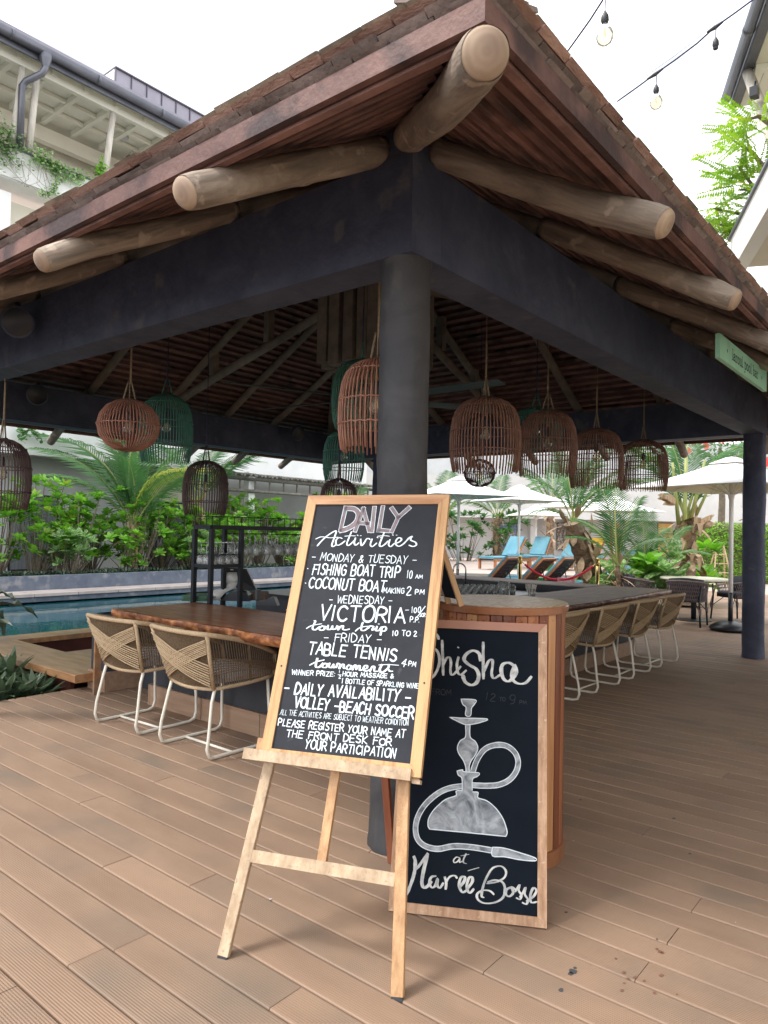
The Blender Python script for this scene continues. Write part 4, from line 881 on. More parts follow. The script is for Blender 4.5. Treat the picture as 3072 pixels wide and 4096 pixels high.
# ================================================================== rope armchairs
def lerpv(a, b_, t_): return Vector(a).lerp(Vector(b_), t_)
def rope_chair(label, loc, rot, group):
    """local: back faces -x, y sideways, feet on z=0"""
    T = thing('rope_armchair', label, 'armchair', loc, rot, group)
    for s_ in (-1, 1):
        y0 = .235*s_; y1 = .262*s_
        pts = [(.075, y0, .45), (.05, y0*1.01, .36), (.015, y1, .16), (.004, y1, .07), (.02, y1, .025), (.06, y1, .0115), (.30, y1, .0115), (.47, y1, .0115), (.515, y1, .028), (.533, y1, .075), (.528, y1, .2), (.515, y0*1.05, .46)]
        obj('leg_frame', MB().tube(pts, .0115, 8), m_cream_metal, T, smooth=True, world=False)
    obj('stretcher', MB().tube([(.215, -.25, .0115), (.215, .25, .0115)], .0095, 8), m_cream_metal, T, smooth=True, world=False)
    # shell corners (per side s): back top bt, back bottom bb, arm front top at, arm front bottom ab
    bt = lambda s_: Vector((-.055, .305*s_, .815)); bb = lambda s_: Vector((.065, .235*s_, .445))
    at_ = lambda s_: Vector((.535, .295*s_, .635)); ab = lambda s_: Vector((.55, .27*s_, .475))
    def topcurve(t_):     # back top rail, slight dip
        p = bt(-1).lerp(bt(1), t_); p.x -= .035*math.sin(PI*t_); return p
    def botcurve(t_):
        p = bb(-1).lerp(bb(1), t_); p.x -= .03*math.sin(PI*t_); p.z -= .012*math.sin(PI*t_); return p
    def armcurve(s_, t_):
        p = bt(s_).lerp(at_(s_), t_); p.z += .022*math.sin(PI*t_); p.y += .03*s_*math.sin(PI*t_); return p
    def lowcurve(s_, t_):
        p = bb(s_).lerp(ab(s_), t_); p.y += .035*s_*math.sin(PI*t_); return p
    rail = [armcurve(-1, 1-i/8) for i in range(8)]+[topcurve(i/8) for i in range(9)]+[armcurve(1, (i+1)/8) for i in range(8)]
    obj('top_rail', MB().tube(rail, .0165, 8), m_rope2, T, smooth=True, world=False)
    low = [lowcurve(-1, 1-i/6) for i in range(6)]+[botcurve(i/6) for i in range(7)]+[lowcurve(1, (i+1)/6) for i in range(6)]
    obj('seat_rail', MB().tube(low, .0135, 8), m_rope2, T, smooth=True, world=False)
    for s_ in (-1, 1):
        obj('corner_rail', MB().tube([bt(s_), bb(s_)], .0145, 8), m_rope2, T, smooth=True, world=False)
        obj('arm_post', MB().tube([at_(s_), ab(s_)], .0125, 8), m_rope2, T, smooth=True, world=False)
        obj('arm_stay', MB().tube([armcurve(s_, .55), lowcurve(s_, .55)], .008, 6), m_rope, T, smooth=True, world=False)
    def strand(mb, p, q, bow, r_=.0036, n=3):
        m_ = [p.lerp(q, i/2) for i in range(3)]; m_[1] = m_[1]+bow; mb.tube(m_, r_, n, cap=False)
    mb = MB(); n = 72
    for i in range(n):
        t_ = (i+.5)/n; strand(mb, topcurve(t_), botcurve(t_), Vector((-.012*math.sin(PI*t_)+.004, 0, 0)), .0040)
    obj('back_weave', mb, m_rope, T, world=False, stuff=True)
    # crossing strands on the back, 9 each way
    mb = MB()
    bump_ = Vector((-.024, 0, 0))
    def edge(s_, z01): return bt(s_).lerp(bb(s_), z01)
    for k_ in range(9):
        a = edge(-1, .20+.033*k_*1.0); b_ = edge(1, .60+.036*k_)
        def surf(t_, f_):
            p = topcurve(t_).lerp(botcurve(t_), f_); p.x += (-.012*math.sin(PI*t_)+.004)*4*f_*(1-f_)-.019-.003*math.sin(t_*40+k_*2); return p
        f0, f1 = .09+.030*k_, .68+.033*k_; mb.tube([surf(j/8, f0+(f1-f0)*j/8) for j in range(9)], .0050, 4, cap=False)
        f0, f1 = .12+.042*k_, .56+.048*k_; mb.tube([surf(1-j/8, f0+(f1-f0)*j/8)+Vector((-.002, 0, 0)) for j in range(9)], .0050, 4, cap=False)
    obj('cross_weave', mb, m_rope2, T, world=False, stuff=True)
    for s_ in (-1, 1):
        mb = MB(); n = 30
        for i in range(n):
            t_ = (i+.5)/n; strand(mb, armcurve(s_, t_), lowcurve(s_, t_), Vector((0, .012*s_, 0)), .0040)
        for k_ in range(7):
            f_ = .42+.055*k_; pts = []
            for j in range(9):
                t_ = j/8; p = armcurve(s_, t_).lerp(lowcurve(s_, t_), f_+(.5-f_)*.35*math.sin(PI*t_)); p.y += .014*s_; pts.append(p)
            mb.tube(pts, .0038, 3, cap=False)
        obj('side_weave', mb, m_rope, T, world=False, stuff=True)
    c = MB(); nn = 9; pr = [(.10, -.23), (.10, .23), (.56, .25), (.56, -.25)]
    c.add([(.09, -.21, .47), (.53, -.24, .47), (.53, .24, .47), (.09, .21, .47), (.08, -.225, .50), (.54, -.25, .50), (.54, .25, .50), (.08, .225, .50), (.11, -.2, .53), (.51, -.225, .53), (.51, .225, .53), (.11, .2, .53)],
          [(3, 2, 1, 0), (8, 9, 10, 11)]+[(i, (i+1) % 4, 4+(i+1) % 4, 4+i) for i in range(4)]+[(4+i, 4+(i+1) % 4, 8+(i+1) % 4, 8+i) for i in range(4)])
    obj('cushion', c, m_cushion, T, world=False)
    return T
G_L = 'rope armchairs at the left side of the bar'; G_R = 'rope armchairs along the right side of the bar'
ch = rope_chair('rope armchair at the left bar nearest the easel', (.155, 1.92, 0), 0, G_L)
copy_tree(ch, None, (.15, 2.745, 0), math.radians(2), 'rope armchair farther from the easel beside the live-edge slab end').__setitem__('group', G_L)
RL_ = ['rope armchair half hidden behind the slatted round stand', 'second rope armchair from the slatted stand along the right bar', 'third rope armchair from the slatted stand along the right bar', 'rope armchair at the far end of the right bar near the round table']
for (x, r_), lb in zip(((3.15, 1.5), (4.08, -1), (4.99, 1), (5.885, -1.5)), RL_):
    c_ = copy_tree(ch, None, (x, .585, 0), PI/2+math.radians(r_), lb); c_['group'] = G_R
# ================================================================== lamps
def lampshade(kind, m_, label, loc, D, Hh, ztop_anchor, group, seed=0, nr=64, tilt=0, rib=.0062, hemp=True):
    """loc = centre of the bottom rim; hangs from z=ztop_anchor"""
    T = thing('pendant_lamp', label, 'pendant lamp', loc, (0, 0, seed), group); r_ = D/2; rr_ = random.Random(seed*13+3)
    if kind == 'bell': prof = [(.20, 1.0), (.45, .968), (.67, .915), (.83, .835), (.93, .72), (.98, .58), (1.0, .43), (1.0, .29), (.97, .14), (.915, 0)]
    elif kind == 'tall': prof = [(.14, 1.0), (.36, .98), (.60, .93), (.80, .85), (.92, .74), (.975, .6), (1.0, .42), (.985, .25), (.94, .12), (.86, 0)]
    else: prof = [(.16, 1.0), (.42, .965), (.72, .86), (.92, .70), (1.0, .50), (.93, .30), (.74, .14), (.46, .03), (.22, 0)]
    ribs = MB()
    for i in range(nr):
        a = 2*PI*i/nr+rr_.uniform(-.006, .006); low = rr_.uniform(-.022, .012)*Hh if kind != 'sphere' else 0; ks = rr_.uniform(.996, 1.004)
        pts = [(r_*p*ks*math.cos(a), r_*p*ks*math.sin(a), Hh*z+(low if j == len(prof)-1 else 0)) for j, (p, z) in enumerate(prof)]
        ribs.tube(pts, rib*(D/.62)**.5, 4, cap=True)
    obj('ribs', ribs, m_, T, smooth=True, world=False, stuff=True)
    def hoop(p, z, w=.006, zig=True):
        n = nr; pts = [(r_*p*math.cos(2*PI*k_/n), r_*p*math.sin(2*PI*k_/n), Hh*z+(.004*(-1)**k_ if zig else 0)) for k_ in range(n)]
        obj('hoop', MB().tube(pts, w, 4, closed=True), m_, T, smooth=True, world=False)
    hs = {'bell': [(.185, 1.0), (.78, .86), (.995, .53), (1.01, .27)], 'tall': [(.15, 1.0), (.80, .86), (1.0, .58), (1.0, .24)], 'sphere': [(.17, 1.0), (1.012, .50), (.24, .005)]}[kind]
    for p, z in hs: hoop(p, z)
    # cap spokes
    L_ = ztop_anchor-loc[2]
    y = Hh+.17
    rp = MB(); rp.tube([(r_*.2, 0, Hh), (.012, 0, y)], .0075, 6).tube([(-r_*.2, 0, Hh), (-.012, 0, y)], .0075, 6)
    ob = obj('suspension_rope', rp, m_hemp if hemp else m_, T, smooth=True, world=False)
    obj('cord', MB().tube([(0, 0, Hh*.70), (0, .004, y), (.004, .0, L_)], .0042, 6).tube([(.006, 0, y-.03), (.004, .0, y+.30), (.004, 0, min(L_, y+.34))], .0085 if hemp else .005, 6), m_hemp if hemp else m_cable, T, smooth=True, world=False)
    obj('socket', MB().lathe([(.012, Hh*.70+.03), (.021, Hh*.70), (.021, Hh*.62), (.014, Hh*.60)], 10), m_socket, T, world=False)
    b_ = obj('bulb', MB().lathe([(.014, .115), (.022, .10), (.042, .07), (.048, .045), (.042, .02), (.02, .003), (.001, 0)], 12, (0, 0, Hh*.60-.115), cap=False), m_bulb, T, smooth=True, world=False)
    obj('filament', MB().tube([(-.008, 0, Hh*.60-.02), (-.012, 0, Hh*.60-.08), (0, .006, Hh*.60-.03), (.012, 0, Hh*.60-.08), (.008, 0, Hh*.60-.02)], .0016, 4), m_fil, b_, world=False)
    return T
GLR = 'rattan pendant lamps over the right bar'
def hang(u, v0, v1, y=None, x=None, d=None):
    um = (u)
    if y is not None: a = aty(u, v0, y); b_ = aty(u, v1, y)
    elif x is not None: a = atx(u, v0, x); b_ = atx(u, v1, x)
    else: a = atd(u, v0, d); b_ = atd(u, v1, d)
    return a, b_
def place(kind, m_, label, u, v0, v1, wpx, group=None, seed=0, anchor=None, nr=60, **k):
    hemp = k.pop('hemp', True)
    a, b_ = hang(u, v0, v1, **k); c = (a+b_)/2; dep = (c-CAM).dot(CF); D = wpx*dep/F_PX
    # perspective: the px box of top and bottom includes the ring's own depth; correct the height a little
    Hh = (a.z-b_.z); 
    dd = min(min(c.x, LX-c.x), min(c.y, LY-c.y)); anc = anchor or (zs(dd)-.1)
    return lampshade(kind, m_, label, (c.x, c.y, b_.z), D, Hh, anc, group, seed, nr, hemp=hemp)
place('bell', m_rattan, 'largest red-brown rattan pendant lamp just right of the front column', 1941, 1590, 1886, 280, GLR, 1, y=1.22)
place('bell', m_rattan, 'second red-brown rattan pendant lamp from the front column on the right', 2190, 1642, 1903, 232, GLR, 2, y=1.25)
place('bell', m_rattan, 'third red-brown rattan pendant lamp from the front column on the right', 2385, 1715, 1948, 211, GLR, 3, y=1.25)
place('bell', m_rattan, 'farthest right rattan pendant lamp near the far column', 2573, 1760, 1960, 189, GLR, 4, y=1.22)
GLL = 'rattan pendant lamps over the left bar'
place('bell', m_rattan_o, 'orange-brown rattan pendant lamp half hidden by the front column', 1505, 1440, 1800, 300, GLL, 5, x=.62, nr=48)
place('sphere', m_rattan_o, 'squat round orange-brown rattan pendant lamp over the left bar', 515, 1600, 1802, 241, GLL, 6, x=.75, nr=56)
place('tall', m_rattan_d, 'dark brown rattan pendant lamp cut by the left edge of the photo', 8, 1755, 2035, 216, GLL, 7, y=4.6, nr=56)
place('tall', m_rattan_d, 'dark brown rattan pendant lamp hanging low above the glass rack', 822, 1843, 2058, 178, GLL, 8, y=4.6, nr=52, hemp=False)
GG = 'green rattan pendant lamps inside the bar'
place('tall', m_rattan_g, 'green rattan pendant lamp right behind the round orange-brown one', 665, 1578, 1848, 208, GG, 9, y=4.7, nr=56, hemp=False)
place('tall', m_rattan_g, 'upper green rattan pendant lamp peeking out beside the orange-brown one', 1447, 1440, 1715, 238, GG, 10, y=2.45, nr=52, hemp=False)
place('tall', m_rattan_g, 'lower green rattan pendant lamp left of the front column', 1375, 1722, 1925, 164, GG, 11, y=3.55, nr=44, hemp=False)
place('tall', m_rattan_g, 'green rattan pendant lamp mostly hidden behind the second right lamp', 2145, 1632, 1800, 205, GG, 12, y=2.0, nr=52, hemp=False)
place('tall', m_rattan_d, 'small dark rattan pendant lamp just above the top of the activities board', 1355, 1915, 2090, 150, 'small dark rattan pendant lamps', 13, y=3.0, nr=40, hemp=False)
place('sphere', m_rattan_d, 'small dark round pendant lamp seen below the largest right lamp', 1918, 1838, 1946, 125, 'small dark rattan pendant lamps', 14, y=3.0, nr=44, hemp=False)
# ================================================================== ceiling fan
fan = thing('ceiling_fan', 'large ceiling fan with grey-green blades under the middle of the roof', 'ceiling fan', (HX-.1, HY, 3.06))
obj('motor', MB().lathe([(.03, .36), (.03, .10), (.12, .08), (.14, .0), (.12, -.06), (.02, -.08)], 20, ), m_plast, fan, world=False)
for k_ in range(6):
    a = math.radians(34+60*k_); c, s_ = math.cos(a), math.sin(a); mb = MB(); L_ = 1.72; w_ = .085
    mb.add([(.12, -w_*.6, .01), (L_, -w_, .03), (L_+.03, w_*.6, -.005), (.12, w_*.9, -.03), (.12, -w_*.6, .02), (L_, -w_, .04), (L_+.03, w_*.6, .005), (.12, w_*.9, -.02)], [(3, 2, 1, 0), (4, 5, 6, 7), (0, 1, 5, 4), (1, 2, 6, 5), (2, 3, 7, 6), (3, 0, 4, 7)])
    obj('blade', mb, m_fan, fan, world=False, rot=(0, 0, a))
# ================================================================== speakers under the beams
def speaker(label, loc, d_, r_=.10):
    T = thing('round_speaker', label, 'speaker', loc, 0, 'round dark speakers on the beams'); v = Vector(d_).normalized(); q = v.to_track_quat('Z', 'Y').to_euler()
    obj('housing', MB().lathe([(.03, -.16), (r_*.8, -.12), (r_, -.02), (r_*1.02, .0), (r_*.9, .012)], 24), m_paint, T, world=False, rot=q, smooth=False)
    obj('grille', MB().lathe([(r_*.88, .013), (r_*.5, .024), (.001, .028)], 24, cap=False), m_plast, T, world=False, rot=q, smooth=True)
    obj('bracket', MB().box(-.015, -.015, .0, .015, .015, .15), m_plast, T, world=False)
    return T
P_ = atx(70, 1288, -.30); speaker('round dark speaker on the outer face of the left beam', P_, (-.6, -.75, -.35), .12)
P_ = aty(150, 1580, LY-.42); speaker('round dark speaker on the far left beam under the roof', P_, (-.2, -.9, -.2), .13)
P_ = aty(1195, 1735, LY-.42); speaker('round dark speaker on the far beam left of the green lamps', P_, (-.1, -.95, -.3), .13)
# ================================================================== the green sign
sg = thing('bar_name_sign', 'long mint green wooden sign with dark lettering hanging below the right eave', 'sign', (0, -.80, 0))
SGY = -.80
tl, bl, tr_, br_ = aty(2880, 1339, SGY), aty(2880, 1439, SGY), aty(3067, 1480, SGY), aty(3067, 1560, SGY)
sx0, sx1 = tl.x, tr_.x; sz0 = (bl.z+br_.z)/2; sz1 = (tl.z+tr_.z)/2
sg.location = (sx0, SGY, sz0); sw, sh = sx1-sx0, sz1-sz0
obj('board', MB().box(0, 0, 0, sw, .03, sh), m_mint, sg, world=False)
LOW = {'l': ([[.0, 1.0, .12, 1.0, .12, 0], [-.02, 0, .26, 0]], .34), 'a': ([[.06, .58, .28, .66, .42, .55, .42, 0], [.42, .38, .2, .38, .04, .2, .15, .02, .42, .12], [.42, .02, .52, 0]], .62), 'r': ([[.0, .64, .12, .64, .12, 0], [-.02, 0, .26, 0], [.12, .5, .25, .64, .4, .6]], .5),
       'o': ([[.28, .66, .06, .5, .06, .15, .28, 0, .48, .15, .48, .5, .28, .66]], .64), 'u': ([[-.02, .64, .1, .64, .1, .12, .25, 0, .42, .12], [.36, .64, .44, .64, .44, 0, .54, 0]], .66), 'p': ([[-.02, .64, .1, .64, .1, -.32], [-.04, -.32, .24, -.32], [.1, .5, .28, .66, .46, .5, .46, .15, .28, 0, .1, .12]], .62), 'b': ([[-.02, 1, .1, 1, .1, 0], [.1, .5, .28, .66, .46, .5, .46, .15, .28, 0, .1, .12]], .62), ' ': ([], .42), '.': ([], .5)}
mb = MB(); txt = 'laroul pool bar'; tot = sum(LOW[c][1] for c in txt); x0 = sw*.225; span = sw*.56; ks = span/tot; xh = sh*.44; cur = x0
for c in txt:
    st, wd = LOW[c]
    for q in st:
        pts = [(cur+q[i]*ks, sh*.30+q[i+1]*xh) for i in range(0, len(q), 2)]
        if c in 'lr' or len(q) == 4:
            for a, b_ in zip(pts, pts[1:]): ribbon(mb, [a, b_], sh*.055, 0, 1)
        else: ribbon(mb, pts, sh*.055, 0, 1)
    cur += wd*ks
for px_ in (.13, .87):
    n = 12; mb.add([(sw*px_+math.cos(2*PI*i/n)*sh*.055, sh*.50+math.sin(2*PI*i/n)*sh*.085, 0) for i in range(n)], [tuple(range(n))])
mb.xf(lambda v: Vector((v.x, -.0015, v.y)))
mb.f = [f[::-1] for f in mb.f]
obj('lettering', mb, m_ink, sg, world=False)
for x in (.12, .88): obj('hanger', MB().tube([(sw*x, .015, sh), (sw*x, .015, sh+.12)], .004, 5), m_plast, sg, world=False)
# ================================================================== glass rack over the pool side
def rk(u, v, y): return aty(u, v, y)
s_ = .3014
def kk(x, y): return (750+x*s_, 2050+y*s_)
near = atd(*kk(325, 195), 6.3); TZr = near.z
ra, rb = .24, .33
posts = [(near.x, near.y+ra), (near.x, near.y), (near.x+rb, near.y), (near.x+rb, near.y+ra)]
rack = thing('glass_rack', 'black metal rack over the bar with wine glasses hanging and standing in it', 'glass rack', (near.x, near.y, .641))
for (x, y) in posts: obj('upright', MB().box(x-.018, y-.018, .641, x+.018, y+.018, TZr-.0185), m_black, rack)
def rail(a, b_, z, w=.036, h=.036, nm='rail'): return obj(nm, MB().beam((a[0], a[1], z), (b_[0], b_[1], z), w, h), m_black, rack)
rail(posts[0], posts[1], TZr); rail(posts[1], posts[2], TZr+.001); rail(posts[3], posts[0], TZr+.002); rail(posts[2], posts[3], TZr+.0005)
ext = (posts[2][0]+2.1, posts[2][1]); ext2 = (posts[3][0]+2.1, posts[3][1])
rail(posts[2], ext, TZr-.001); rail(posts[3], ext2, TZr-.003); rail(ext, ext2, TZr-.002)
obj('upright', MB().box(ext[0]-.018, ext[1]-.018, .641, ext[0]+.018, ext[1]+.018, TZr-.02), m_black, rack)
ZSH = atd(*kk(325, 715), 6.3).z
for z_, nm in ((ZSH, 'rail'),):
    rail(posts[0], posts[1], z_, .03, .03); rail(posts[1], posts[2], z_+.001, .03, .03); rail(posts[3], posts[0], z_+.002, .03, .03)
obj('shelf', MB().prism(posts, ZSH-.004, ZSH+.004), m_black, rack)
for a, b_ in ((0, 1), (1, 2)): obj('guard_wire', MB().tube([(posts[a][0], posts[a][1], ZSH+.10), (posts[b_][0], posts[b_][1], ZSH+.10)], .004, 5), m_black, rack)
# gallery of upright wires
gl = MB(); path = [posts[0], posts[1], posts[2], ext]
for a, b_ in zip(path, path[1:]):
    L_ = math.hypot(b_[0]-a[0], b_[1]-a[1]); n = max(2, int(L_/.075))
    for i in range(n+1):
        t_ = i/n; x, y = a[0]+(b_[0]-a[0])*t_, a[1]+(b_[1]-a[1])*t_; gl.tube([(x, y, TZr+.015), (x, y, TZr+.095)], .0035, 4)
    gl.tube([(a[0], a[1], TZr+.095), (b_[0], b_[1], TZr+.095)], .004, 5)
obj('gallery_rail', gl, m_black, rack)
hw = MB()
for j in range(5):
    o_ = Vector((posts[3][0]-posts[2][0], posts[3][1]-posts[2][1]))*(j/4.0)
    hw.tube([(posts[2][0]+o_.x, posts[2][1]+o_.y, TZr-.055), (ext[0]+o_.x, ext[1]+o_.y, TZr-.055)], .004, 5)
obj('hanging_wires', hw, m_black, rack)
gprof = [(.034, 0), (.034, .003), (.006, .006), (.004, .02), (.004, .085), (.012, .10), (.036, .13), (.043, .16), (.038, .20), (.036, .203)]
def wineglass(label, loc, flip, group):
    T = thing('wine_glass', label, 'wine glass', loc, 0, group)
    pr = [(r_, (.203-z) if flip else z) for r_, z in gprof]
    if flip: pr = pr[::-1]
    o = obj('bowl', MB().lathe(pr, 14, cap=False), m_glass, T, world=False, smooth=True)
    obj('stem', MB().lathe([(.0035, (.203-.085) if flip else .02), (.0035, .203-.01 if flip else .09)], 6), m_glass, T, world=False, smooth=True); return T
gh = wineglass('wine glass hanging upside down from the black rack', (0, 0, 0), True, 'wine glasses hanging upside down from the rack'); first = True
u1 = Vector((ext[0]-posts[2][0], ext[1]-posts[2][1]))
for i in range(15):
    for j in range(3):
        t_ = .03+i*.066; o_ = Vector((posts[3][0]-posts[2][0], posts[3][1]-posts[2][1]))*(.12+.36*j)
        p = Vector((posts[2][0], posts[2][1]))+u1*t_*.98+o_
        if first: gh.location = (p.x, p.y, TZr-.055-.2); first = False
        else: copy_tree(gh, None, (p.x, p.y, TZr-.055-.2), R.random()*3)
gs = None
for i in range(4):
    for j in range(3):
        a = Vector(posts[1]).lerp(Vector(posts[2]), .12+.25*i); b_ = Vector(posts[0]).lerp(Vector(posts[3]), .12+.25*i); p = a.lerp(b_, .15+.33*j)
        if gs is None: gs = wineglass('wine glass standing upside down on the rack shelf', (p.x, p.y, ZSH+.004), True, 'wine glasses standing on the rack shelf')
        else: copy_tree(gs, None, (p.x, p.y, ZSH+.004), R.random())
# ================================================================== till and small things on the left counter (seen from behind)
CZ = .826
P_ = atz(850, 2400, CZ)
base = atz(915, 2398, CZ)
till = thing('till_terminal', 'black and silver till terminal seen from behind on the left bar counter', 'till', (base.x, base.y, CZ), math.atan2(CR.y, CR.x))
# local: x to the right of the viewer, y away from the viewer
def prof_y(poly, y0, y1):
    mb = MB(); n = len(poly); mb.v = [(x, y0, z) for x, z in poly]+[(x, y1, z) for x, z in poly]
    mb.f = [tuple(range(n)), tuple(range(n, 2*n))[::-1]]+[(i, n+i, n+(i+1) % n, (i+1) % n) for i in range(n)]; return mb
kq = .00205
def tq(u, v): return ((u-915)*kq, (2420-v)*kq)
def sheet_strip(rows_, th=.012):
    """curved sheet from rows of (x0, x1, y, z)"""
    mb = MB(); vs = []
    for x0, x1, y, z in rows_: vs += [(x0, y, z), (x1, y, z), (x1, y+th, z-.002), (x0, y+th, z-.002)]
    fs = [(0, 1, 2, 3)]
    for i in range(len(rows_)-1):
        a = 4*i
        for j in range(4): fs.append((a+j, a+4+j, a+4+(j+1) % 4, a+(j+1) % 4))
    a = 4*(len(rows_)-1); fs.append((a, a+3, a+2, a+1)); return mb.add(vs, fs)
rows_ = []
for (u0, u1, v, y) in ((826, 890, 2420, -.085), (818, 886, 2412, -.095), (820, 895, 2400, -.095), (832, 906, 2385, -.075), (858, 928, 2374, -.045), (886, 944, 2366, -.015), (898, 950, 2350, .0), (906, 954, 2334, .006)):
    x0, z = tq(u0, v); x1, _ = tq(u1, v); rows_.append((x0, x1, y, z))
obj('silver_foot', sheet_strip(rows_), m_silver, till, world=False, smooth=True)
rows_ = []
for (u0, u1, v, y) in ((896, 966, 2338, -.012), (892, 958, 2328, -.016), (890, 952, 2312, -.018), (890, 950, 2300, -.012), (894, 948, 2296, .0)):
    x0, z = tq(u0, v); x1, _ = tq(u1, v); rows_.append((x0, x1, y, z))
obj('silver_plate', sheet_strip(rows_), m_silver, till, world=False, smooth=True)
obj('base', prof_y([tq(885, 2424), tq(905, 2398), tq(930, 2382), (tq(960, 2378)), tq(990, 2384), tq(1008, 2398), tq(1014, 2424)], -.05, .12), m_plast, till, world=False)
c4 = [tq(872, 2275), tq(984, 2282), tq(1028, 2378), tq(952, 2380)]; yy = [.03, .08, .12, .05]
mb = MB().add([(x, y, z) for (x, z), y in zip(c4, yy)]+[(x+.006, y+.03, z) for (x, z), y in zip(c4, yy)], [(0, 1, 2, 3), (7, 6, 5, 4), (0, 4, 5, 1), (1, 5, 6, 2), (2, 6, 7, 3), (3, 7, 4, 0)])
obj('screen', mb, m_plast, till, world=False)
x0, z0 = tq(915, 2288); obj('maker_badge', MB().box(x0, .035, z0, x0+.028, .039, z0+.010), m_silver, till, world=False)
x0, z0 = tq(852, 2404); obj('badge_print', MB().box(x0, -.0985, z0, x0+.032, -.0975, z0+.005).box(x0+.003, -.0985, z0-.010, x0+.030, -.0975, z0-.006), m_plast, till, world=False)
P_ = atz(1070, 2420, CZ)
ct = thing('card_reader', 'black card reader with a flip lid to the right of the till', 'card reader', P_, math.radians(-60))
obj('body', prof_y([(-.09, 0), (-.09, .03), (-.02, .04), (.04, .075), (.07, .07), (.10, 0)], -.04, .04), m_plast, ct, world=False)
obj('lid', MB().box(-.10, -.045, .04, -.08, .045, .13), m_plast, ct, world=False)
P_ = atz(800, 2402, CZ)
mn = thing('menu_stack', 'stack of green menu covers left of the till', 'menus', (P_.x+.02, P_.y+.05, CZ), math.radians(-50))
for i in range(5): obj('menu', MB().box(-.11+jit(.004), -.15+jit(.004), .001+i*.011, .11+jit(.004), .15+jit(.004), .009+i*.011), m_menu, mn, world=False)
P_ = atz(1030, 2400, CZ)
ps = thing('paper_stack', 'stack of brown paper bags and papers right behind the till', 'papers', (P_.x+.18, P_.y+.22, CZ-.02), math.radians(-48))
for i in range(9): obj('sheet', MB().box(-.10+jit(.006), -.14+jit(.006), .001+i*.008, .10+jit(.006), .14+jit(.006), .006+i*.008), m_paper, ps, world=False)
P_ = atz(1185, 2440, CZ)
pn = thing('pencil_tin', 'yellow-topped pencil case with a pair of glasses beside the chalkboard edge', 'pencil case', P_, math.radians(-40))
obj('case', MB().add([(-.09, -.02, 0), (.05, -.03, 0), (.06, .03, 0), (-.08, .02, 0), (-.05, -.01, .03), (.04, -.02, .02), (.045, .02, .02), (-.04, .01, .03)], [(3, 2, 1, 0), (4, 5, 6, 7), (0, 1, 5, 4), (1, 2, 6, 5), (2, 3, 7, 6), (3, 0, 4, 7)]), m_yellow, pn, world=False)
obj('spectacles', MB().tube([(.06, -.03, .012), (.10, -.03, .012), (.10, .01, .012), (.06, .01, .012)], .003, 5, closed=True), m_plast, pn, world=False)
# ================================================================== right counter
P_ = atz(2126, 2391, .797)
def tumbler(name, label, cat, loc, r_, h, m_=None, group=None, seg=16, fl=1.08):
    T = thing(name, label, cat, loc, 0, group); obj('wall', MB().lathe([(r_*.93, 0), (r_, .002), (r_*fl, h), (r_*fl-.003, h), (r_*.9, .012), (.001, .012)], seg, cap=False), m_ or m_glass, T, world=False, smooth=True); return T
ng = tumbler('napkin_glass', 'glass tumbler filled with folded grey napkins on the right counter', 'napkin glass', P_, .038, .10)
for i in range(6):
    a = i*1.05; obj('napkin', MB().add([(.02*math.cos(a)-.018, .02*math.sin(a), .02), (.02*math.cos(a)+.018, .02*math.sin(a), .02), (.045*math.cos(a)+.03, .045*math.sin(a), .135+.015*(i % 2)), (.045*math.cos(a)-.02, .045*math.sin(a)+.01, .15-.02*(i % 3)), (.02*math.cos(a)-.018, .02*math.sin(a)+.004, .02), (.02*math.cos(a)+.018, .02*math.sin(a)+.004, .02), (.045*math.cos(a)+.03, .045*math.sin(a)+.004, .135), (.045*math.cos(a)-.02, .045*math.sin(a)+.014, .15)], [(0, 1, 2, 3), (7, 6, 5, 4), (0, 4, 5, 1), (1, 5, 6, 2), (2, 6, 7, 3), (3, 7, 4, 0)]), m_napkin, ng, world=False)
P_ = atz(2015, 2388, .70)
dg = thing('cut_glass_vase', 'tall glass with diamond cut pattern beside the rows of tumblers', 'glass vase', (P_.x, P_.y, .70))
obj('wall', MB().lathe([(.05, 0), (.06, .004), (.07, .19), (.066, .19), (.05, .012)], 24, cap=False), m_glass, dg, world=False, smooth=True)
mb = MB()
for k_ in range(14):
    for s_g in (-1, 1):
        mb.tube([((.058+.012*t_)*math.cos(2*PI*k_/14+s_g*t_*1.2), (.058+.012*t_)*math.sin(2*PI*k_/14+s_g*t_*1.2), .01+.17*t_) for t_ in (0, .25, .5, .75, 1)], .0022, 4)
obj('cut_pattern', mb, m_glass, dg, world=False)
P_ = atz(2050, 2384, .70)
tumbler('small_carafe', 'small plain glass carafe between the cut glass and the napkin glass', 'carafe', (P_.x, P_.y, .70), .036, .13)
tg = tumbler('tumbler', 'upturned glass tumbler in the rows on the bar worktop', 'tumbler', (0, 0, 0), .034, .085, group='upturned tumblers in rows on the worktop', seg=12, fl=.92)
cnt = 0
for r_i, (ua, ub, vv) in enumerate(((1765, 1900, 2383), (1765, 2000, 2376), (1765, 2030, 2369), (1765, 2040, 2363), (1768, 2060, 2358))):
    uu = ua+r_i*5
    while uu < ub:
        p = atz(uu, vv+4, .70); 
        if cnt == 0: tg.location = (p.x, p.y, .7005)
        else: copy_tree(tg, None, (p.x, p.y, .7005))
        cnt += 1; uu += 26
P_ = atz(1862, 2352, .70)
tp = thing('curved_tap', 'tall curved steel tap rising behind the tumblers', 'tap', (P_.x, P_.y, .70))
arc = [(0, 0, 0), (0, 0, .26)]+[(-.09+.09*math.cos(a*PI/8), 0, .26+.09*math.sin(a*PI/8)) for a in range(1, 9)]+[(-.18, 0, .22)]
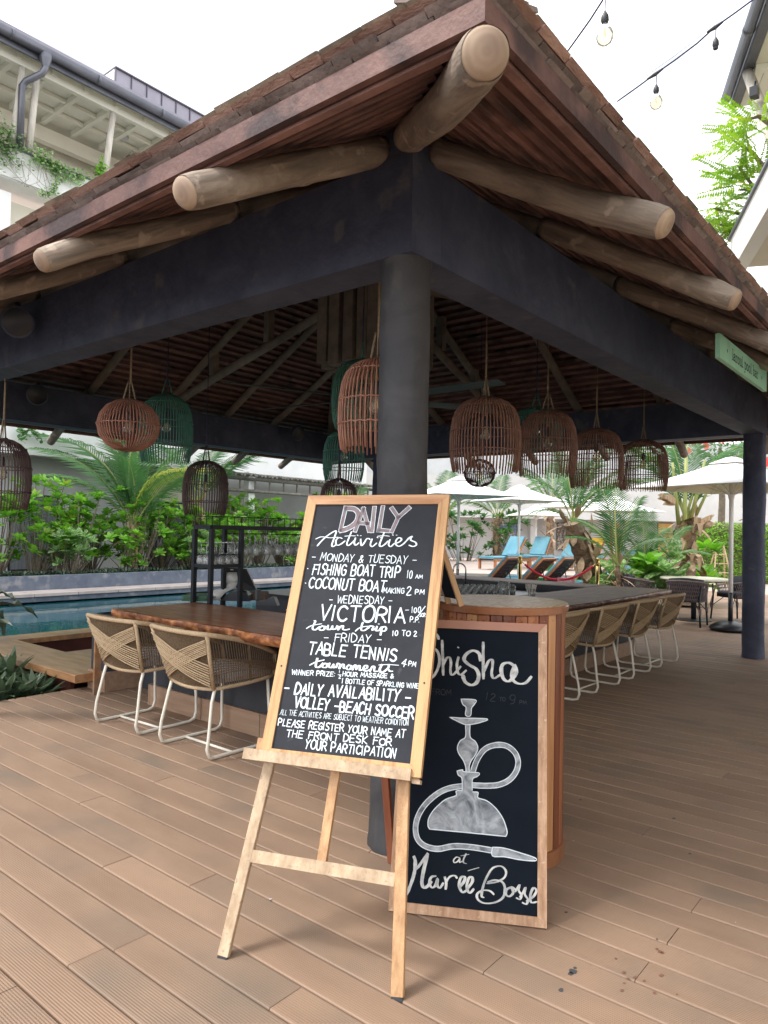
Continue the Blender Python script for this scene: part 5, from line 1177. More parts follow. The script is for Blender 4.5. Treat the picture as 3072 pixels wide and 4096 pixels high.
Rv = Vector((CR.x, CR.y, 0)).normalized(); arc = [(Rv.x*x, Rv.y*x, z) for x, y_, z in arc]
obj('spout', MB().tube(arc, .011, 8), m_chrome, tp, world=False, smooth=True); obj('lever', MB().tube([(0, 0, .10), (-Rv.x*.07, -Rv.y*.07, .13)], .007, 6), m_chrome, tp, world=False)
# fallen petals, spots of paint, litter on the deck
for (u_, v_, lb) in ((2453, 2670, 'pink fallen blossom under the second right chair'), (2653, 2551, 'pale fallen blossom near the round table')):
    P_ = atz(u_, v_, .004); T = thing('fallen_blossom', lb, 'blossom', P_, R.random())
    for k_ in range(5): a = 2*PI*k_/5; obj('petal', MB().add([(0, 0, .003), (.02*math.cos(a-.4), .02*math.sin(a-.4), .008), (.032*math.cos(a), .032*math.sin(a), .016), (.02*math.cos(a+.4), .02*math.sin(a+.4), .008)], [(0, 1, 2, 3)]), m_petal, T, world=False)
def blot(name, label, u_, v_, r_, m_, seed, group=None):
    P_ = atz(u_, v_, .0); n = 14; pts = []
    for k_ in range(n):
        a = 2*PI*k_/n; q = r_*(1+.45*noise.noise(Vector((math.cos(a)*1.5+seed, math.sin(a)*1.5, seed)))); pts.append((q*math.cos(a), q*.75*math.sin(a)))
    o = obj(name, MB().prism(pts, .0008, .0016), m_, None); o.location = P_; tag(o, label, 'stain', group); return o
m_stain = mat('brown_drip', (.17, .085, .055), (.20, .10, .07), rough=.5); m_pblob = mat('dark_paint_drip', (.06, .065, .072), rough=.6)
for i, (u_, v_, r_) in enumerate(((2293, 3886, .016), (2282, 3895, .011), (2300, 3872, .007), (2245, 3960, .010))): blot('paint_drip', 'dark grey paint drip on the deck right of the boards', u_, v_, r_, m_pblob, i*3.1, 'dark grey paint drips on the deck')
for i, (u_, v_, r_) in enumerate(((2628, 3797, .007), (2640, 3808, .010), (2650, 3812, .008), (2463, 3835, .006), (2495, 3891, .008), (2540, 3911, .008), (2512, 3916, .007), (2646, 3903, .010), (2497, 3933, .006), (2488, 3963, .007), (2618, 3973, .008), (2578, 3924, .006), (2708, 3978, .004))): blot('brown_drip', 'small reddish brown drip on the deck in the lower right', u_, v_, r_, m_stain, i*2.3+40, 'reddish brown drips on the deck')
for i, (u_, v_, r_) in enumerate(((2265, 3650, .007), (2322, 3200, .010), (2696, 3274, .012), (2380, 3130, .006), (2760, 3415, .008), (2628, 3757, .005))): blot('dark_spot', 'faint dark spot on the shaded deck at the right', u_, v_, r_, m_pblob, i*1.9+90, 'faint dark spots on the shaded deck')
for i, (u_, v_, r_) in enumerate(((722, 2974, .006), (367, 3021, .004), (1083, 3597, .007), (673, 3491, .003), (2295, 3364, .005), (2942, 3690, .003))): blot('pale_crumb', 'tiny pale crumb lying on the deck planks', u_, v_, r_, m_paper if i == 3 else m_cushion, i*1.3+20, 'tiny pale crumbs on the deck')
# ================================================================== left building with balcony (facade parallel to the pool)
FY = 17.0
bl = thing('balcony_building', 'white building behind the pool with a planted top balcony and grey gutter', 'building', (6, FY, 0))
def P(u, v, y=FY): return aty(u, v, y)
zstep = 3.29
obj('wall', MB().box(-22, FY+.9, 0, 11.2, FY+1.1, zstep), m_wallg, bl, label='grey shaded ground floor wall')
obj('wall', MB().box(-22, FY, zstep, 19.5, FY+.25, 6.6), m_wall, bl, label='bright white upper wall band')
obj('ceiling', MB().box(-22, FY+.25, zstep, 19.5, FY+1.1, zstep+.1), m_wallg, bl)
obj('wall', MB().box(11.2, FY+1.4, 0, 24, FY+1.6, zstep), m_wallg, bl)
obj('wall', MB().box(-22, FY+.6, 6.6, 12.5, FY+.8, 10.0), m_wallc, bl)
obj('pillar', MB().box(-1.2, FY+.1, 6.6, 5.32, FY+.6, 10.0), m_wall, bl)
obj('balcony_slab', MB().box(-22, FY-.05, 10.28, 12.3, FY+3.2, 11.02), m_wall, bl)
obj('slab_edge', MB().box(-22, FY-.12, 10.3, 12.3, FY-.051, 11.06), m_wall, bl)
obj('slab_cap', MB().box(-22, FY-.16, 11.062, 12.3, FY+.3, 11.10), m_gutter, bl)
obj('back_wall', MB().box(-22, FY+3.2, 11.02, 12.3, FY+3.4, 13.6), m_wallc, bl)
obj('end_wall', MB().box(9.9, FY+1.2, 11.02, 10.1, FY+3.19, 13.3), m_wallc, bl)
obj('back_beam', MB().box(-22, FY+2.5, 13.0, 12.3, FY+2.75, 13.42), m_wallc, bl)
ZE = 13.62
obj('balcony_ceiling', MB().box(-22, FY-.35, ZE+.02, 12.3, FY+3.2, ZE+.1), m_soffit, bl)
for i in range(24):
    x = -9.4+i*.92
    obj('coffer_rib', MB().box(x-.06, FY-.1, ZE-.14, x+.06, FY+2.5, ZE+.019), m_soffit, bl)
for y in (FY+.25, FY+1.0, FY+1.75): obj('coffer_rib', MB().box(-22, y-.06, ZE-.10, 12.3, y+.06, ZE-.001), m_soffit, bl) if y > FY+.9 else None
obj('eave_beam', MB().box(-22, FY-.05, ZE-.28, 12.3, FY+.1, ZE+.018), m_soffit, bl)
obj('eave_fascia', MB().box(-22, FY-.43, ZE-.16, 12.4, FY-.36, ZE+.14), m_gutter, bl)
obj('gutter', MB().tube([(-22, FY-.55, ZE+.08), (12.45, FY-.55, ZE+.08)], .13, 14), m_gutter, bl, smooth=True)
for x in (2.2, 4.9, 7.2, 9.2, 11): obj('gutter_joint', MB().tube([(x, FY-.55, ZE+.08), (x+.07, FY-.55, ZE+.08)], .139, 14), m_gutter, bl, smooth=True)
obj('roof_edge', MB().box(-22, FY-.58, ZE+.20, 12.5, FY+3.5, ZE+.27), m_zinc, bl)
dp = P(178, 262, FY-.5)
obj('downpipe', MB().tube([(dp.x, FY-.55, ZE-.0), (dp.x, FY-.55, ZE-.35), (dp.x-.05, FY-.48, ZE-.5), (dp.x-.32, FY-.2, ZE-.72), (dp.x-.38, FY-.12, ZE-.85), (dp.x-.38, FY-.12, 11.1)], .085, 12), m_gutter, bl, smooth=True)
obj('downpipe_head', MB().lathe([(.09, -.32), (.15, -.12), (.15, .0)], 14, (dp.x, FY-.55, ZE+.0)), m_gutter, bl)
for (u, v, u2, v2) in ((91, 270, 50, 575), (150, 290, 113, 610), (455, 430, 415, 680)):
    a = P(u, v, FY+.0); b_ = P(u2, v2, FY+.0); obj('timber_post', MB().tube([(b_.x, FY+.02, 11.0), (a.x, FY+.02, ZE-.281)], [.095, .085], 10), m_pole, bl, smooth=True)
q = P(500, 572, FY+1.3); obj('ceiling_light', MB().lathe([(.16, -.05), (.16, 0)], 16, (q.x, FY+1.4, ZE-.0)), m_wallg, bl)
q = P(560, 600, FY+1.2); obj('wall_lamp', MB().box(q.x-.12, FY+1.6, 13.1, q.x+.12, FY+1.8, 13.26), m_plast, bl)
# zinc rooftop box
a = aty(462, 275, FY+3.4); b_ = aty(800, 470, FY+3.4); zt_ = a.z; x0b = a.x
xe = b_.x+3
i = 0; x = x0b
while x < xe:
    obj('zinc_panel', MB().box(x+.015, FY+3.40, ZE+.28, x+.585, FY+3.43, zt_), m_zinc, bl); obj('standing_seam', MB().box(x-.014, FY+3.36, ZE+.28, x+.014, FY+3.43, zt_+.02), m_zincd, bl); x += .60; i += 1
obj('zinc_cap', MB().box(x0b-.03, FY+3.33, zt_+.021, xe, FY+6, zt_+.06), m_zincd, bl)
obj('zinc_side', MB().box(x0b-.02, FY+3.44, ZE+.28, x0b, FY+6.5, zt_), m_wall, bl)
for k_ in range(7): obj('vent_slat', MB().box(x0b+3.0+.05, FY+3.355, ZE+.42+k_*.06, x0b+3.0+.55, FY+3.395, ZE+.45+k_*.06), m_zincd, bl)
# windows and doors of the ground floor
def opening(x0, x1, z0, z1, y, m_, nm, frame=m_black, parent=None):
    f = obj(nm, MB().box(x0-.04, y-.05, z0, x1+.04, y+.02, z1+.05), frame, parent or bl)
    obj('pane', MB().box(x0, y-.056, z0+.04, x1, y-.051, z1), m_, f); return f
wy = FY+.9
a = P(106, 1978, wy); b_ = P(217, 2204, wy); opening(a.x-.4, b_.x, .2, a.z-.05, wy, m_curtain, 'window')
c0, c1 = P(603, 1995, wy).x, P(735, 2000, wy).x
opening(c0, c0+(c1-c0)*.5-.03, .15, 2.22, wy, m_glassdk, 'window'); opening(c0+(c1-c0)*.5+.03, c1, .15, 2.22, wy, m_curtain, 'window')
opening(P(868, 2002, wy).x+.1, P(965, 2002, wy).x+.1, .1, 2.25, wy+.0, m_door, 'door', m_door)
opening(P(1040, 2020, FY+1.4).x, P(1085, 2062, FY+1.4).x, 1.75, 2.2, FY+1.4, m_glassdk, 'window')
obj('entrance_wall', MB().box(P(560, 1950).x, FY+.3, 2.25, P(770, 1950).x, FY+.5, 3.0), m_wallc, bl)
# terracotta canopy above the window
ct_ = thing('tiled_canopy', 'small terracotta tiled canopy on the wall behind the yellow palm frond', 'canopy', (P(700, 1915, FY).x, FY-.3, 3.0))
for i in range(9):
    for j in range(2):
        x = P(662, 1915, FY-.4).x+i*.11; obj('tile', MB().tube([(x, FY-.75+j*.3, 2.93+j*.14), (x, FY-.42+j*.3, 3.08+j*.14)], .055, 7), m_tile, ct_)
obj('canopy_board', MB().box(P(655, 1915, FY-.4).x, FY-.7, 2.8, P(740, 1915, FY-.4).x, FY-.002, 2.87), m_wallc, ct_)
# ---- pergola of weathered poles behind the planting
pg = thing('pole_pergola', 'pergola of weathered grey poles with a pole roof on white posts behind the shrubs', 'pergola', (14, FY-1.0, 0))
px0 = P(895, 1900, FY-1).x; pz = 3.05
obj('post', MB().box(P(987, 1950, FY-1).x, FY-1.1, 0, P(1012, 1950, FY-1).x, FY-.85, 3.3), m_wall, pg)
obj('post', MB().box(17.9, FY-1.1, 0, 18.15, FY-.85, 3.3), m_wall, pg)
for z_ in (pz-.38, pz): obj('long_pole', MB().tube([(px0-.3, FY-1.2, z_), (19, FY-1.2, z_)], .055, 8), m_bamboo, pg, smooth=True)
for i in range(12): x = px0+.5+i*.62; obj('short_pole', MB().tube([(x, FY-1.2, pz-.35), (x, FY-1.2, pz)], .04, 6), m_bamboo, pg)
for i in range(44): x = px0-.3+i*.17; obj('roof_pole', MB().tube([(x, FY-1.6+jit(.08), pz+.10), (x+jit(.04), FY-.05, pz+.24)], .05, 6), m_bamboo, pg)
# ================================================================== back building (faces the camera across the terrace)
HD = yaw; bx = CF.xy.normalized(); bxy = Vector((bx.x, bx.y, 0)); brt = Vector((CR.x, CR.y, 0)).normalized()
DB = 40.0
bb_ = thing('terrace_building', 'long white building with a deep upper band behind the sun terrace', 'building', CAM+bxy*DB-Vector((0, 0, CAM.z)), math.atan2(brt.y, brt.x))
def lat(u, d=DB): return (u-1536)/F_PX*d
def hz(u, v, d=DB): return (atd(u, v, d)).z
bz1 = hz(2400, 2081); 
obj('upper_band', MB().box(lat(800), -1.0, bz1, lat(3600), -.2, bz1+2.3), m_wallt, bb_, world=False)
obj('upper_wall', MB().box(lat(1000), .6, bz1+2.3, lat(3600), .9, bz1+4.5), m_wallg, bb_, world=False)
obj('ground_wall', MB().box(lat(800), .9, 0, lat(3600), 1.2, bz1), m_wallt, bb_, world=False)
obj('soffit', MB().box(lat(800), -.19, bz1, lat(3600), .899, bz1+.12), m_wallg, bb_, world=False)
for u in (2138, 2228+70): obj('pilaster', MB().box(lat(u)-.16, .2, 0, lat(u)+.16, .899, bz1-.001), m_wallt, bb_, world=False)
obj('door', MB().box(lat(2462), .84, 0, lat(2500), .899, 2.1), m_orange, bb_, world=False)
obj('door_sign', MB().box(lat(2080), .86, 1.62, lat(2102), .899, 1.74), m_zinc, bb_, world=False)
obj('door_sign', MB().box(lat(2697), .86, 1.62, lat(2716), .899, 1.74), m_zinc, bb_, world=False)
def art(label, u0, u1, v0, v1, parts, cat='wall art'):
    c = CAM+bxy*(DB+.80)+brt*lat((u0+u1)/2, DB+.8); z0, z1 = hz(u0, v1, DB+.8), hz(u0, v0, DB+.8); w_ = lat(u1, DB+.8)-lat(u0, DB+.8)
    T = thing('wall_picture', label, cat, (c.x, c.y, z0), math.atan2(brt.y, brt.x)); h_ = z1-z0
    obj('frame', MB().box(-w_/2, -.0, 0, w_/2, .05, h_), m_frame, T, world=False); parts(T, w_, h_); return T
def mosA(T, w_, h_):
    obj('panel', MB().box(-w_/2+.04, -.02, .04, w_/2-.04, -.001, h_-.04), m_mos1, T, world=False)
    n = 24; pts = [(math.cos(2*PI*i/n)*w_*.42*(1+.05*math.sin(3*i)), h_*.52+math.sin(2*PI*i/n)*h_*.28) for i in range(n)]
    mb = MB().add([(x, -.03, z) for x, z in pts], [tuple(range(n))]); obj('pale_shape', mb, m_mos2, T, world=False)
def mosB(T, w_, h_): obj('panel', MB().box(-w_/2+.04, -.02, .04, w_/2-.04, -.001, h_-.04), m_mos3, T, world=False)
def brd(T, w_, h_):
    obj('panel', MB().box(-w_/2+.02, -.02, .02, w_/2-.02, -.001, h_-.02), m_yboard, T, world=False)
    for i in range(9): obj('text_line', MB().box(-w_*.3+R.random()*.05, -.024, h_*(.25+.07*i), w_*(.2+R.random()*.12), -.0205, h_*(.25+.07*i)+.02), m_frame, T, world=False)
art('blue and pale mosaic picture on the white wall behind the loungers', 1975, 2070, 2090, 2198, mosA)
art('speckled dark mosaic picture left of the leaning palm trunk', 2228, 2322, 2090, 2200, mosB)
art('ochre notice board with small text behind the small palms', 2632, 2692, 2092, 2232, brd, 'notice board')
# ================================================================== right building corner
h2 = yaw-.2686; dx = Vector((math.cos(h2), math.sin(h2), 0)); nx = Vector((math.sin(h2), -math.cos(h2), 0))    # dx into the distance, nx away to the right
rb = thing('right_building', 'pale building corner at the upper right with gutter, boarded soffit and white balcony edge', 'building', atd(2903, 398, 11)-Vector((0, 0, atd(2903, 398, 11).z)), h2)
# local frame: x = dx, y = -nx (left of travel); build with x along, yr to the right (negative local y)
def rbx(x0, y0, z0, x1, y1, z1): return MB().box(x0, -y1, z0, x1, -y0, z1)
G0 = atd(2903, 398, 11); gz = G0.z
obj('gutter', MB().tube([(0, 0, gz), (-14, 0, gz)], .075, 14), m_gutter, rb, world=False, smooth=True)
for x in (-1.55, -3.2): obj('gutter_joint', MB().tube([(x, 0, gz), (x-.06, 0, gz)], .081, 14), m_gutter, rb, world=False, smooth=True)
obj('fascia', rbx(-14, .085, gz-.08, .12, .215, gz+.16), m_gutter, rb, world=False)
for i in range(14): obj('soffit_board', rbx(-14, .225+i*.16, gz-.06, .14, .225+i*.16+.152, gz-.02), m_soffit, rb, world=False)
for x in (-.9, -2.1, -3.3, -4.5): obj('soffit_rib', rbx(x, .23, gz-.13, x+.12, 2.4, gz-.061), m_soffit, rb, world=False)
obj('roof_slab', rbx(-14, .23, gz+.02, .14, 3.2, gz+.2), m_zinc, rb, world=False)
obj('upper_wall', rbx(-14, 2.2, 4.0, -.3, 2.4, gz-.14), m_wallc, rb, world=False)
sl = atd(2923, 958, 8.9)
v_ = Vector((sl.x, sl.y, 0))-Vector((G0.x, G0.y, 0)); sx = v_.dot(dx); sy = v_.dot(nx); szz = sl.z
obj('balcony_slab', rbx(-14, sy, szz-.42, sx+.02, sy+.16, szz), m_wall, rb, world=False)
obj('balcony_slab_cap', rbx(-14, sy-.03, szz+.001, sx+.05, sy+.25, szz+.03), m_gutter, rb, world=False)
obj('balcony_soffit', rbx(-14, sy+.161, szz-.36, sx, sy+2.6, szz-.25), m_wallc, rb, world=False)
obj('lower_wall', rbx(-14, sy+1.2, 0, sx-.1, sy+1.4, szz-.361), m_wallc, rb, world=False)
obj('white_ledge', rbx(-14, sy+.75, szz-1.55, sx+.4, sy+.95, szz-1.2), m_wall, rb, world=False)
pp0, pp1 = atd(2990, 372, 10.2), atd(3068, 655, 8.6)
vv0 = Vector((pp0.x-G0.x, pp0.y-G0.y, 0)); 
obj('timber_post', MB().tube([(vv0.dot(dx), -vv0.dot(nx), pp0.z+.3), (vv0.dot(dx)-1.1, -vv0.dot(nx)-.5, szz)], [.075, .085], 10), m_pole, rb, world=False, smooth=True)
sp_ = atd(3018, 365, 9.8); T = thing('spot_lamp', 'small black spot lamp under the right roof edge', 'spot lamp', sp_); obj('head', MB().box(-.07, -.05, -.09, .06, .05, .04), m_plast, T, world=False); obj('arm', MB().tube([(0, 0, .04), (.05, 0, .16)], .015, 6), m_plast, T, world=False)
bh = thing('far_corner_house', 'pale grey house corner seen through the feathery branches at the right', 'house', (16.6, -.2, 0))
obj('wall', MB().box(17.6, -6, 0, 18.3, 1.0, 5.2), m_wallc, bh); obj('roof_edge', MB().box(17.4, -6.2, 5.21, 18.5, 1.2, 5.45), m_gutter, bh)
# ================================================================== foliage builders
def leaf_geo(mb, p, d_, up, L_, w_, bend=.25, n=3, fold=.15):
    """one leaf: pointed strip with a bend; p base, d_ direction"""
    d_ = Vector(d_).normalized(); up = Vector(up); s_ = d_.cross(up)
    if s_.length < 1e-4: s_ = d_.orthogonal()
    s_.normalize(); u_ = s_.cross(d_); vs = [Vector(p)]; fs = []
    for i in range(1, n+1):
        t_ = i/n; c = Vector(p)+d_*(L_*t_)-u_*(bend*L_*t_*t_)
        ww = w_*(1-abs(2*(t_**1.15)-1.05)**2.2)*.5 if i < n else 0
        if i < n: vs += [c+s_*ww+u_*ww*fold, c-s_*ww+u_*ww*fold]
        else: vs += [c]
    fs.append((0, 1, 2))
    for i in range(1, n-1): a = 2*i-1; fs.append((a, a+2, a+3, a+1))
    a = 2*(n-1)-1; fs.append((a, 2*(n-1)+1, a+1)); mb.add(vs, fs)
def rosette_mesh(nl, L_, w_, seed, m_, upright=.5):
    rr_ = random.Random(seed); mb = MB()
    for i in range(nl):
        a = i*2.399+rr_.uniform(-.2, .2); el = upright*(1-.75*i/nl)+rr_.uniform(-.1, .1); el = 1.25*(1-i/nl)+.05
        d_ = (math.cos(a)*math.cos(el), math.sin(a)*math.cos(el), math.sin(el))
        leaf_geo(mb, (0, 0, rr_.uniform(0, .03)), d_, (0, 0, 1), L_*rr_.uniform(.8, 1.15)*(.75+.4*i/nl), w_*rr_.uniform(.85, 1.15), bend=rr_.uniform(.1, .35), n=4)
    me = mb.mesh('leaf_cluster'); me.materials.append(m_); return me
ros = [rosette_mesh(13, .21, .085, i, m_leaf) for i in range(4)]
rosdk = [rosette_mesh(13, .20, .07, 10+i, m_leafdk) for i in range(3)]
rosv = [rosette_mesh(9, .34, .15, 20+i, m_leafv) for i in range(3)]
lily = [rosette_mesh(18, .30, .045, 30+i, m_lily) for i in range(3)]
rhoeo = [rosette_mesh(15, .26, .05, 40+i, m_rhoeo) for i in range(3)]
def shrub(label, x, y, z, h, spread, ncl, meshes, group, seed, name='shrub', cat='shrub', scale=1.0, minz=.15):
    rr_ = random.Random(seed); T = thing(name, label, cat, (x, y, z), 0, group); st = MB()
    for i in range(ncl):
        t_ = (i+.5)/ncl; a = rr_.uniform(0, 2*PI); hz_ = h*(minz+(1-minz)*rr_.random()**.75); rd = spread*math.sqrt(rr_.random())*(1-.45*max(0, hz_/h-.55))
        p = Vector((rd*math.cos(a), rd*math.sin(a), hz_))
        o = bpy.data.objects.new('leaf_cluster', rr_.choice(meshes)); COL.objects.link(o); o.parent = T; o.location = p
        s_ = scale*rr_.uniform(.75, 1.25); o.scale = (s_, s_, s_); o.rotation_euler = (rr_.uniform(-.5, .5), rr_.uniform(-.5, .5), rr_.uniform(0, 6.28))
        if i % 2 == 0: b_ = Vector((p.x*.25, p.y*.25, 0)); st.tube([b_, b_.lerp(p, .5)+Vector((rr_.uniform(-.06, .06), rr_.uniform(-.06, .06), 0)), p], [.02, .014, .008], 4)
    obj('stems', st, m_stem, T, world=False); return T
GS = 'bright glossy shrubs behind the pool'
xs = 4.2; i = 0
rp = random.Random(3)
ORD = ['leftmost', 'second from the left', 'third from the left', 'fourth from the left', 'fifth from the left', 'sixth from the left', 'seventh from the left', 'eighth from the left', 'ninth from the left', 'tenth from the left', 'eleventh from the left', 'twelfth from the left', 'fourth from the right', 'third from the right', 'second from the right', 'rightmost']
labs = ['glossy green shrub behind the pool']
while xs < 18.2:
    ww = rp.uniform(.75, 1.05); hmax = 1.9+.35*math.sin(i*1.7)+rp.uniform(-.25, .2)
    if 8.0 < xs < 8.9: hmax *= .8
    if i % 4 == 2: shrub('spotted broad-leaved shrub in the pool planter, '+ORD[min(i//4, 15)], xs, 14.6+rp.uniform(-.1, .2), .26, 1.0, .45, 14, rosv, 'variegated shrubs behind the pool', 100+i, scale=.9)
    shrub('tall glossy shrub in the pool planter, '+ORD[min(i, 15)], xs+.3, 15.3+rp.uniform(-.3, .5), .26, hmax, .74, 56, ros, GS, 200+i, scale=1.0)
    if i % 2: shrub('low glossy shrub in the pool planter, beside the '+ORD[min(i, 15)]+' shrub', xs+.75, 14.75, .26, 1.15, .5, 26, ros, 'low glossy shrubs in the pool planter', 260+i, scale=.95)
    xs += ww; i += 1
for i in range(4):
    shrub('dark leafy shrub before the white parasols, '+ORD[i]+' of four', 19.5+i*1.6, 16.5-i*1.1, .0, 2.3, 1.0, 40, rosdk, 'dark shrubs left of the sun terrace', 300+i, scale=1.5)
# ground cover along the planter, as stuff
def mass(name, label, cat, pts, meshes, mm, sc_=(.8, 1.2), tiltm=.3, seed=1):
    rr_ = random.Random(seed); mb = MB()
    for p in pts:
        me = rr_.choice(meshes); s_ = rr_.uniform(*sc_); M_ = Matrix.Translation(p) @ Matrix.Rotation(rr_.uniform(0, 6.28), 4, 'Z') @ Matrix.Rotation(rr_.uniform(-tiltm, tiltm), 4, 'X') @ Matrix.Scale(s_, 4)
        mb.add([M_ @ v.co for v in me.vertices], [tuple(q.vertices) for q in me.polygons])
    o = obj(name, mb, mm, None, stuff=True); o['label'] = label; o['category'] = cat; return o
rp = random.Random(9)
mass('edging_plants', 'dark purple-green edging plants along the planter wall', 'edging plants', [(4+rp.random()*15, 14.05+rp.random()*.5, .27) for _ in range(330)], rhoeo, m_rhoeo, (.6, .95))
# dark lily clumps at the left edge, each its own plant
k_ = 0
for _ in range(84):
    x = rp.uniform(-1.5, .46); y = 4.40+rp.random()**1.6*1.8
    if x > .05 and y < 4.5: y += .15
    T = thing('leafy_clump', 'dark green strap-leaved clump in the bed at the left edge of the deck', 'plant', (x, y, -.22), 0, 'dark strap-leaved clumps left of the deck')
    o = bpy.data.objects.new('leaf_cluster', lily[k_ % 3]); COL.objects.link(o); o.parent = T; s_ = rp.uniform(.9, 1.45); o.scale = (s_, s_, s_*1.05); o.rotation_euler = (rp.uniform(-.3, .3), rp.uniform(-.3, .3), rp.random()*6); o.location = (0, 0, rp.uniform(.0, .20)); k_ += 1
    obj('stem', MB().tube([(0, 0, -.02), (0, 0, .25)], .012, 5), m_stem, T, world=False)
# wavy-edged fern arms at the left edge
P_ = atd(-170, 2520, 5.6)
fern = thing('wavy_fern', 'dark wavy-edged fern arms hanging into the left edge of the photo', 'fern', (P_.x, P_.y, -.2))
F1 = Vector((P_.x, P_.y, P_.z))-Vector(fern.location)
obj('stem', MB().tube([(0, 0, 0), F1], .03, 6), m_stem, fern, world=False)
def wavy(mb, pts, w_):
    n = len(pts); vs = []; fs = []
    for i, p in enumerate(pts):
        p = Vector(p); d_ = (Vector(pts[min(i+1, n-1)])-Vector(pts[max(i-1, 0)])).normalized(); s_ = d_.cross(Vector((0, 0, 1))); s_ = s_.normalized() if s_.length > .01 else Vector((1, 0, 0)); s_ = (s_+Vector((0, 0, .6*math.sin(i*1.9)))).normalized()
        ww = w_*(1-.75*(i/(n-1))**3)*(1+.25*math.sin(i*2.3)); vs += [p+s_*ww, p+Vector((0, 0, -.008)), p-s_*ww]
    for i in range(n-1): a = 3*i; fs += [(a, a+1, a+4, a+3), (a+1, a+2, a+5, a+4)]
    mb.add(vs, fs)
for k_, (mu, mv, eu_, ev) in enumerate(((40, 2330, 150, 2470), (20, 2360, 15, 2540), (-20, 2300, 60, 2400), (-300, 2380, -420, 2560), (-200, 2300, -260, 2480), (-60, 2420, 45, 2500))):
    e_ = atd(eu_, ev, 5.5-.05*k_)-Vector(fern.location); m_ = atd(mu, mv, 5.5)-Vector(fern.location); pts = []
    for i in range(15): t_ = i/14; pts.append(F1*(1-t_)**2+m_*2*t_*(1-t_)+e_*t_*t_)
    mb = MB(); wavy(mb, pts, .05); obj('frond', mb, m_rhoeo, fern, world=False)
# ---- palms
def frond_mesh(L_, seed, m_, droop=.5, leaf=.55, n=46, twist=0, wid=.030):
    rr_ = random.Random(seed); mb = MB(); pts = []
    for i in range(13):
        t_ = i/12; pts.append(Vector((L_*t_*(1-.22*droop*t_), 0, L_*(.42*t_-.72*droop*t_*t_))))
    mb.tube(pts, [.024*(1-.85*i/12) for i in range(13)], 5)
    nr = len(mb.f)
    for i in range(n):
        t_ = .14+.86*i/(n-1); j = min(11, int(t_*12)); f_ = t_*12-j; p = pts[j].lerp(pts[j+1], f_); d_ = (pts[j+1]-pts[j]).normalized()
        ll = leaf*math.sin(min(1, t_*1.6+.15)*PI*.5)*(1-.55*max(0, t_-.6)/.4)*rr_.uniform(.88, 1.1)
        for s_ in (-1, 1):
            out_ = Vector((d_.x*.75, s_*1.0, d_.z*.75+.18)).normalized()
            a = p; b_ = p+out_*ll*.5+Vector((0, 0, -.03*ll)); c = p+out_*ll*.96+Vector((.02, 0, -.34*ll*rr_.uniform(.7, 1.3))); w_ = wid*rr_.uniform(.8, 1.2); sd_ = d_*w_
            mb.add([a-sd_*.4, a+sd_*.4, b_+sd_*.5+Vector((0, 0, .01)), b_-sd_*.5, c], [(0, 1, 2, 3), (3, 2, 4)])
    me = mb.mesh('frond'); me.materials.append(m_); me.materials.append(m_rachis)
    mi = [1 if i < nr else 0 for i in range(len(me.polygons))]; me.polygons.foreach_set('material_index', mi); return me
fr_g = [frond_mesh(2.6, i, m_palm, droop=d_, leaf=.62) for i, d_ in enumerate((.45, .7, .9))]
fr_y = [frond_mesh(2.3, 9, m_palmy, droop=1.0, leaf=.62)]
fr_s = [frond_mesh(1.5, 20+i, m_palm, droop=d_, leaf=.42, n=30, wid=.022) for i, d_ in enumerate((.4, .7))]
def palm(label, base, top, r0, r1, spec, group=None, trunk=True, petiole=None):
    """spec: list of (mesh, azimuth, pitch, scale)"""
    T = thing('palm_tree', label, 'palm', base, 0, group); tv = Vector(top)-Vector(base)
    if trunk:
        pts = []; rr_ = []
        for i in range(22):
            t_ = i/21; p = tv*t_+Vector((.05*math.sin(t_*5), .04*math.sin(t_*4), 0))*(1 if tv.length > 1 else .3); pts.append(p); rr_.append((r0+(r1-r0)*t_)*(1+.10*(i % 2))*(1+.35*max(0, .12-t_)/.12))
        obj('trunk', MB().tube(pts, rr_, 14), m_trunk, T, smooth=False, world=False)
        hm = MB(); rq = random.Random(int(base[0]*100))
        for i in range(16):
            t_ = .35+.65*i/15; a = i*2.4; p = tv*t_; rr2 = (r0+(r1-r0)*t_); o_ = Vector((math.cos(a), math.sin(a), 0)); sd_ = Vector((-math.sin(a), math.cos(a), 0))
            for q_ in range(3):
                aa = a+rq.uniform(-.9, .9); o2 = Vector((math.cos(aa), math.sin(aa), 0)); leaf_geo(hm, p+o2*rr2*.85+Vector((0, 0, rq.uniform(-.1, .1))), (o2.x*.5, o2.y*.5, rq.uniform(-.9, 1.0)), (o2.x, o2.y, .2), rq.uniform(.22, .5), rr2*rq.uniform(.5, .95), bend=rq.uniform(.1, .6), n=4)
        obj('dry_sheaths', hm, m_husk, T, world=False)
    for me, az, pt_, s_ in spec:
        o = bpy.data.objects.new('frond', me); COL.objects.link(o); o.parent = T; o.location = tv
        o.rotation_euler = (Matrix.Rotation(az, 4, 'Z') @ Matrix.Rotation(-pt_, 4, 'Y') @ Matrix.Rotation(random.uniform(-.25, .25), 4, 'X')).to_euler(); o.scale = (s_, s_, s_)
    return T
AZR = math.atan2(brt.y, brt.x); AZF = math.atan2(bx.y, bx.x)       # photo right / away from the viewer
def az(deg): return AZR+math.radians(deg)                       # 0 = to the right in the photo, 90 = away, 180 = left, 270 = towards us
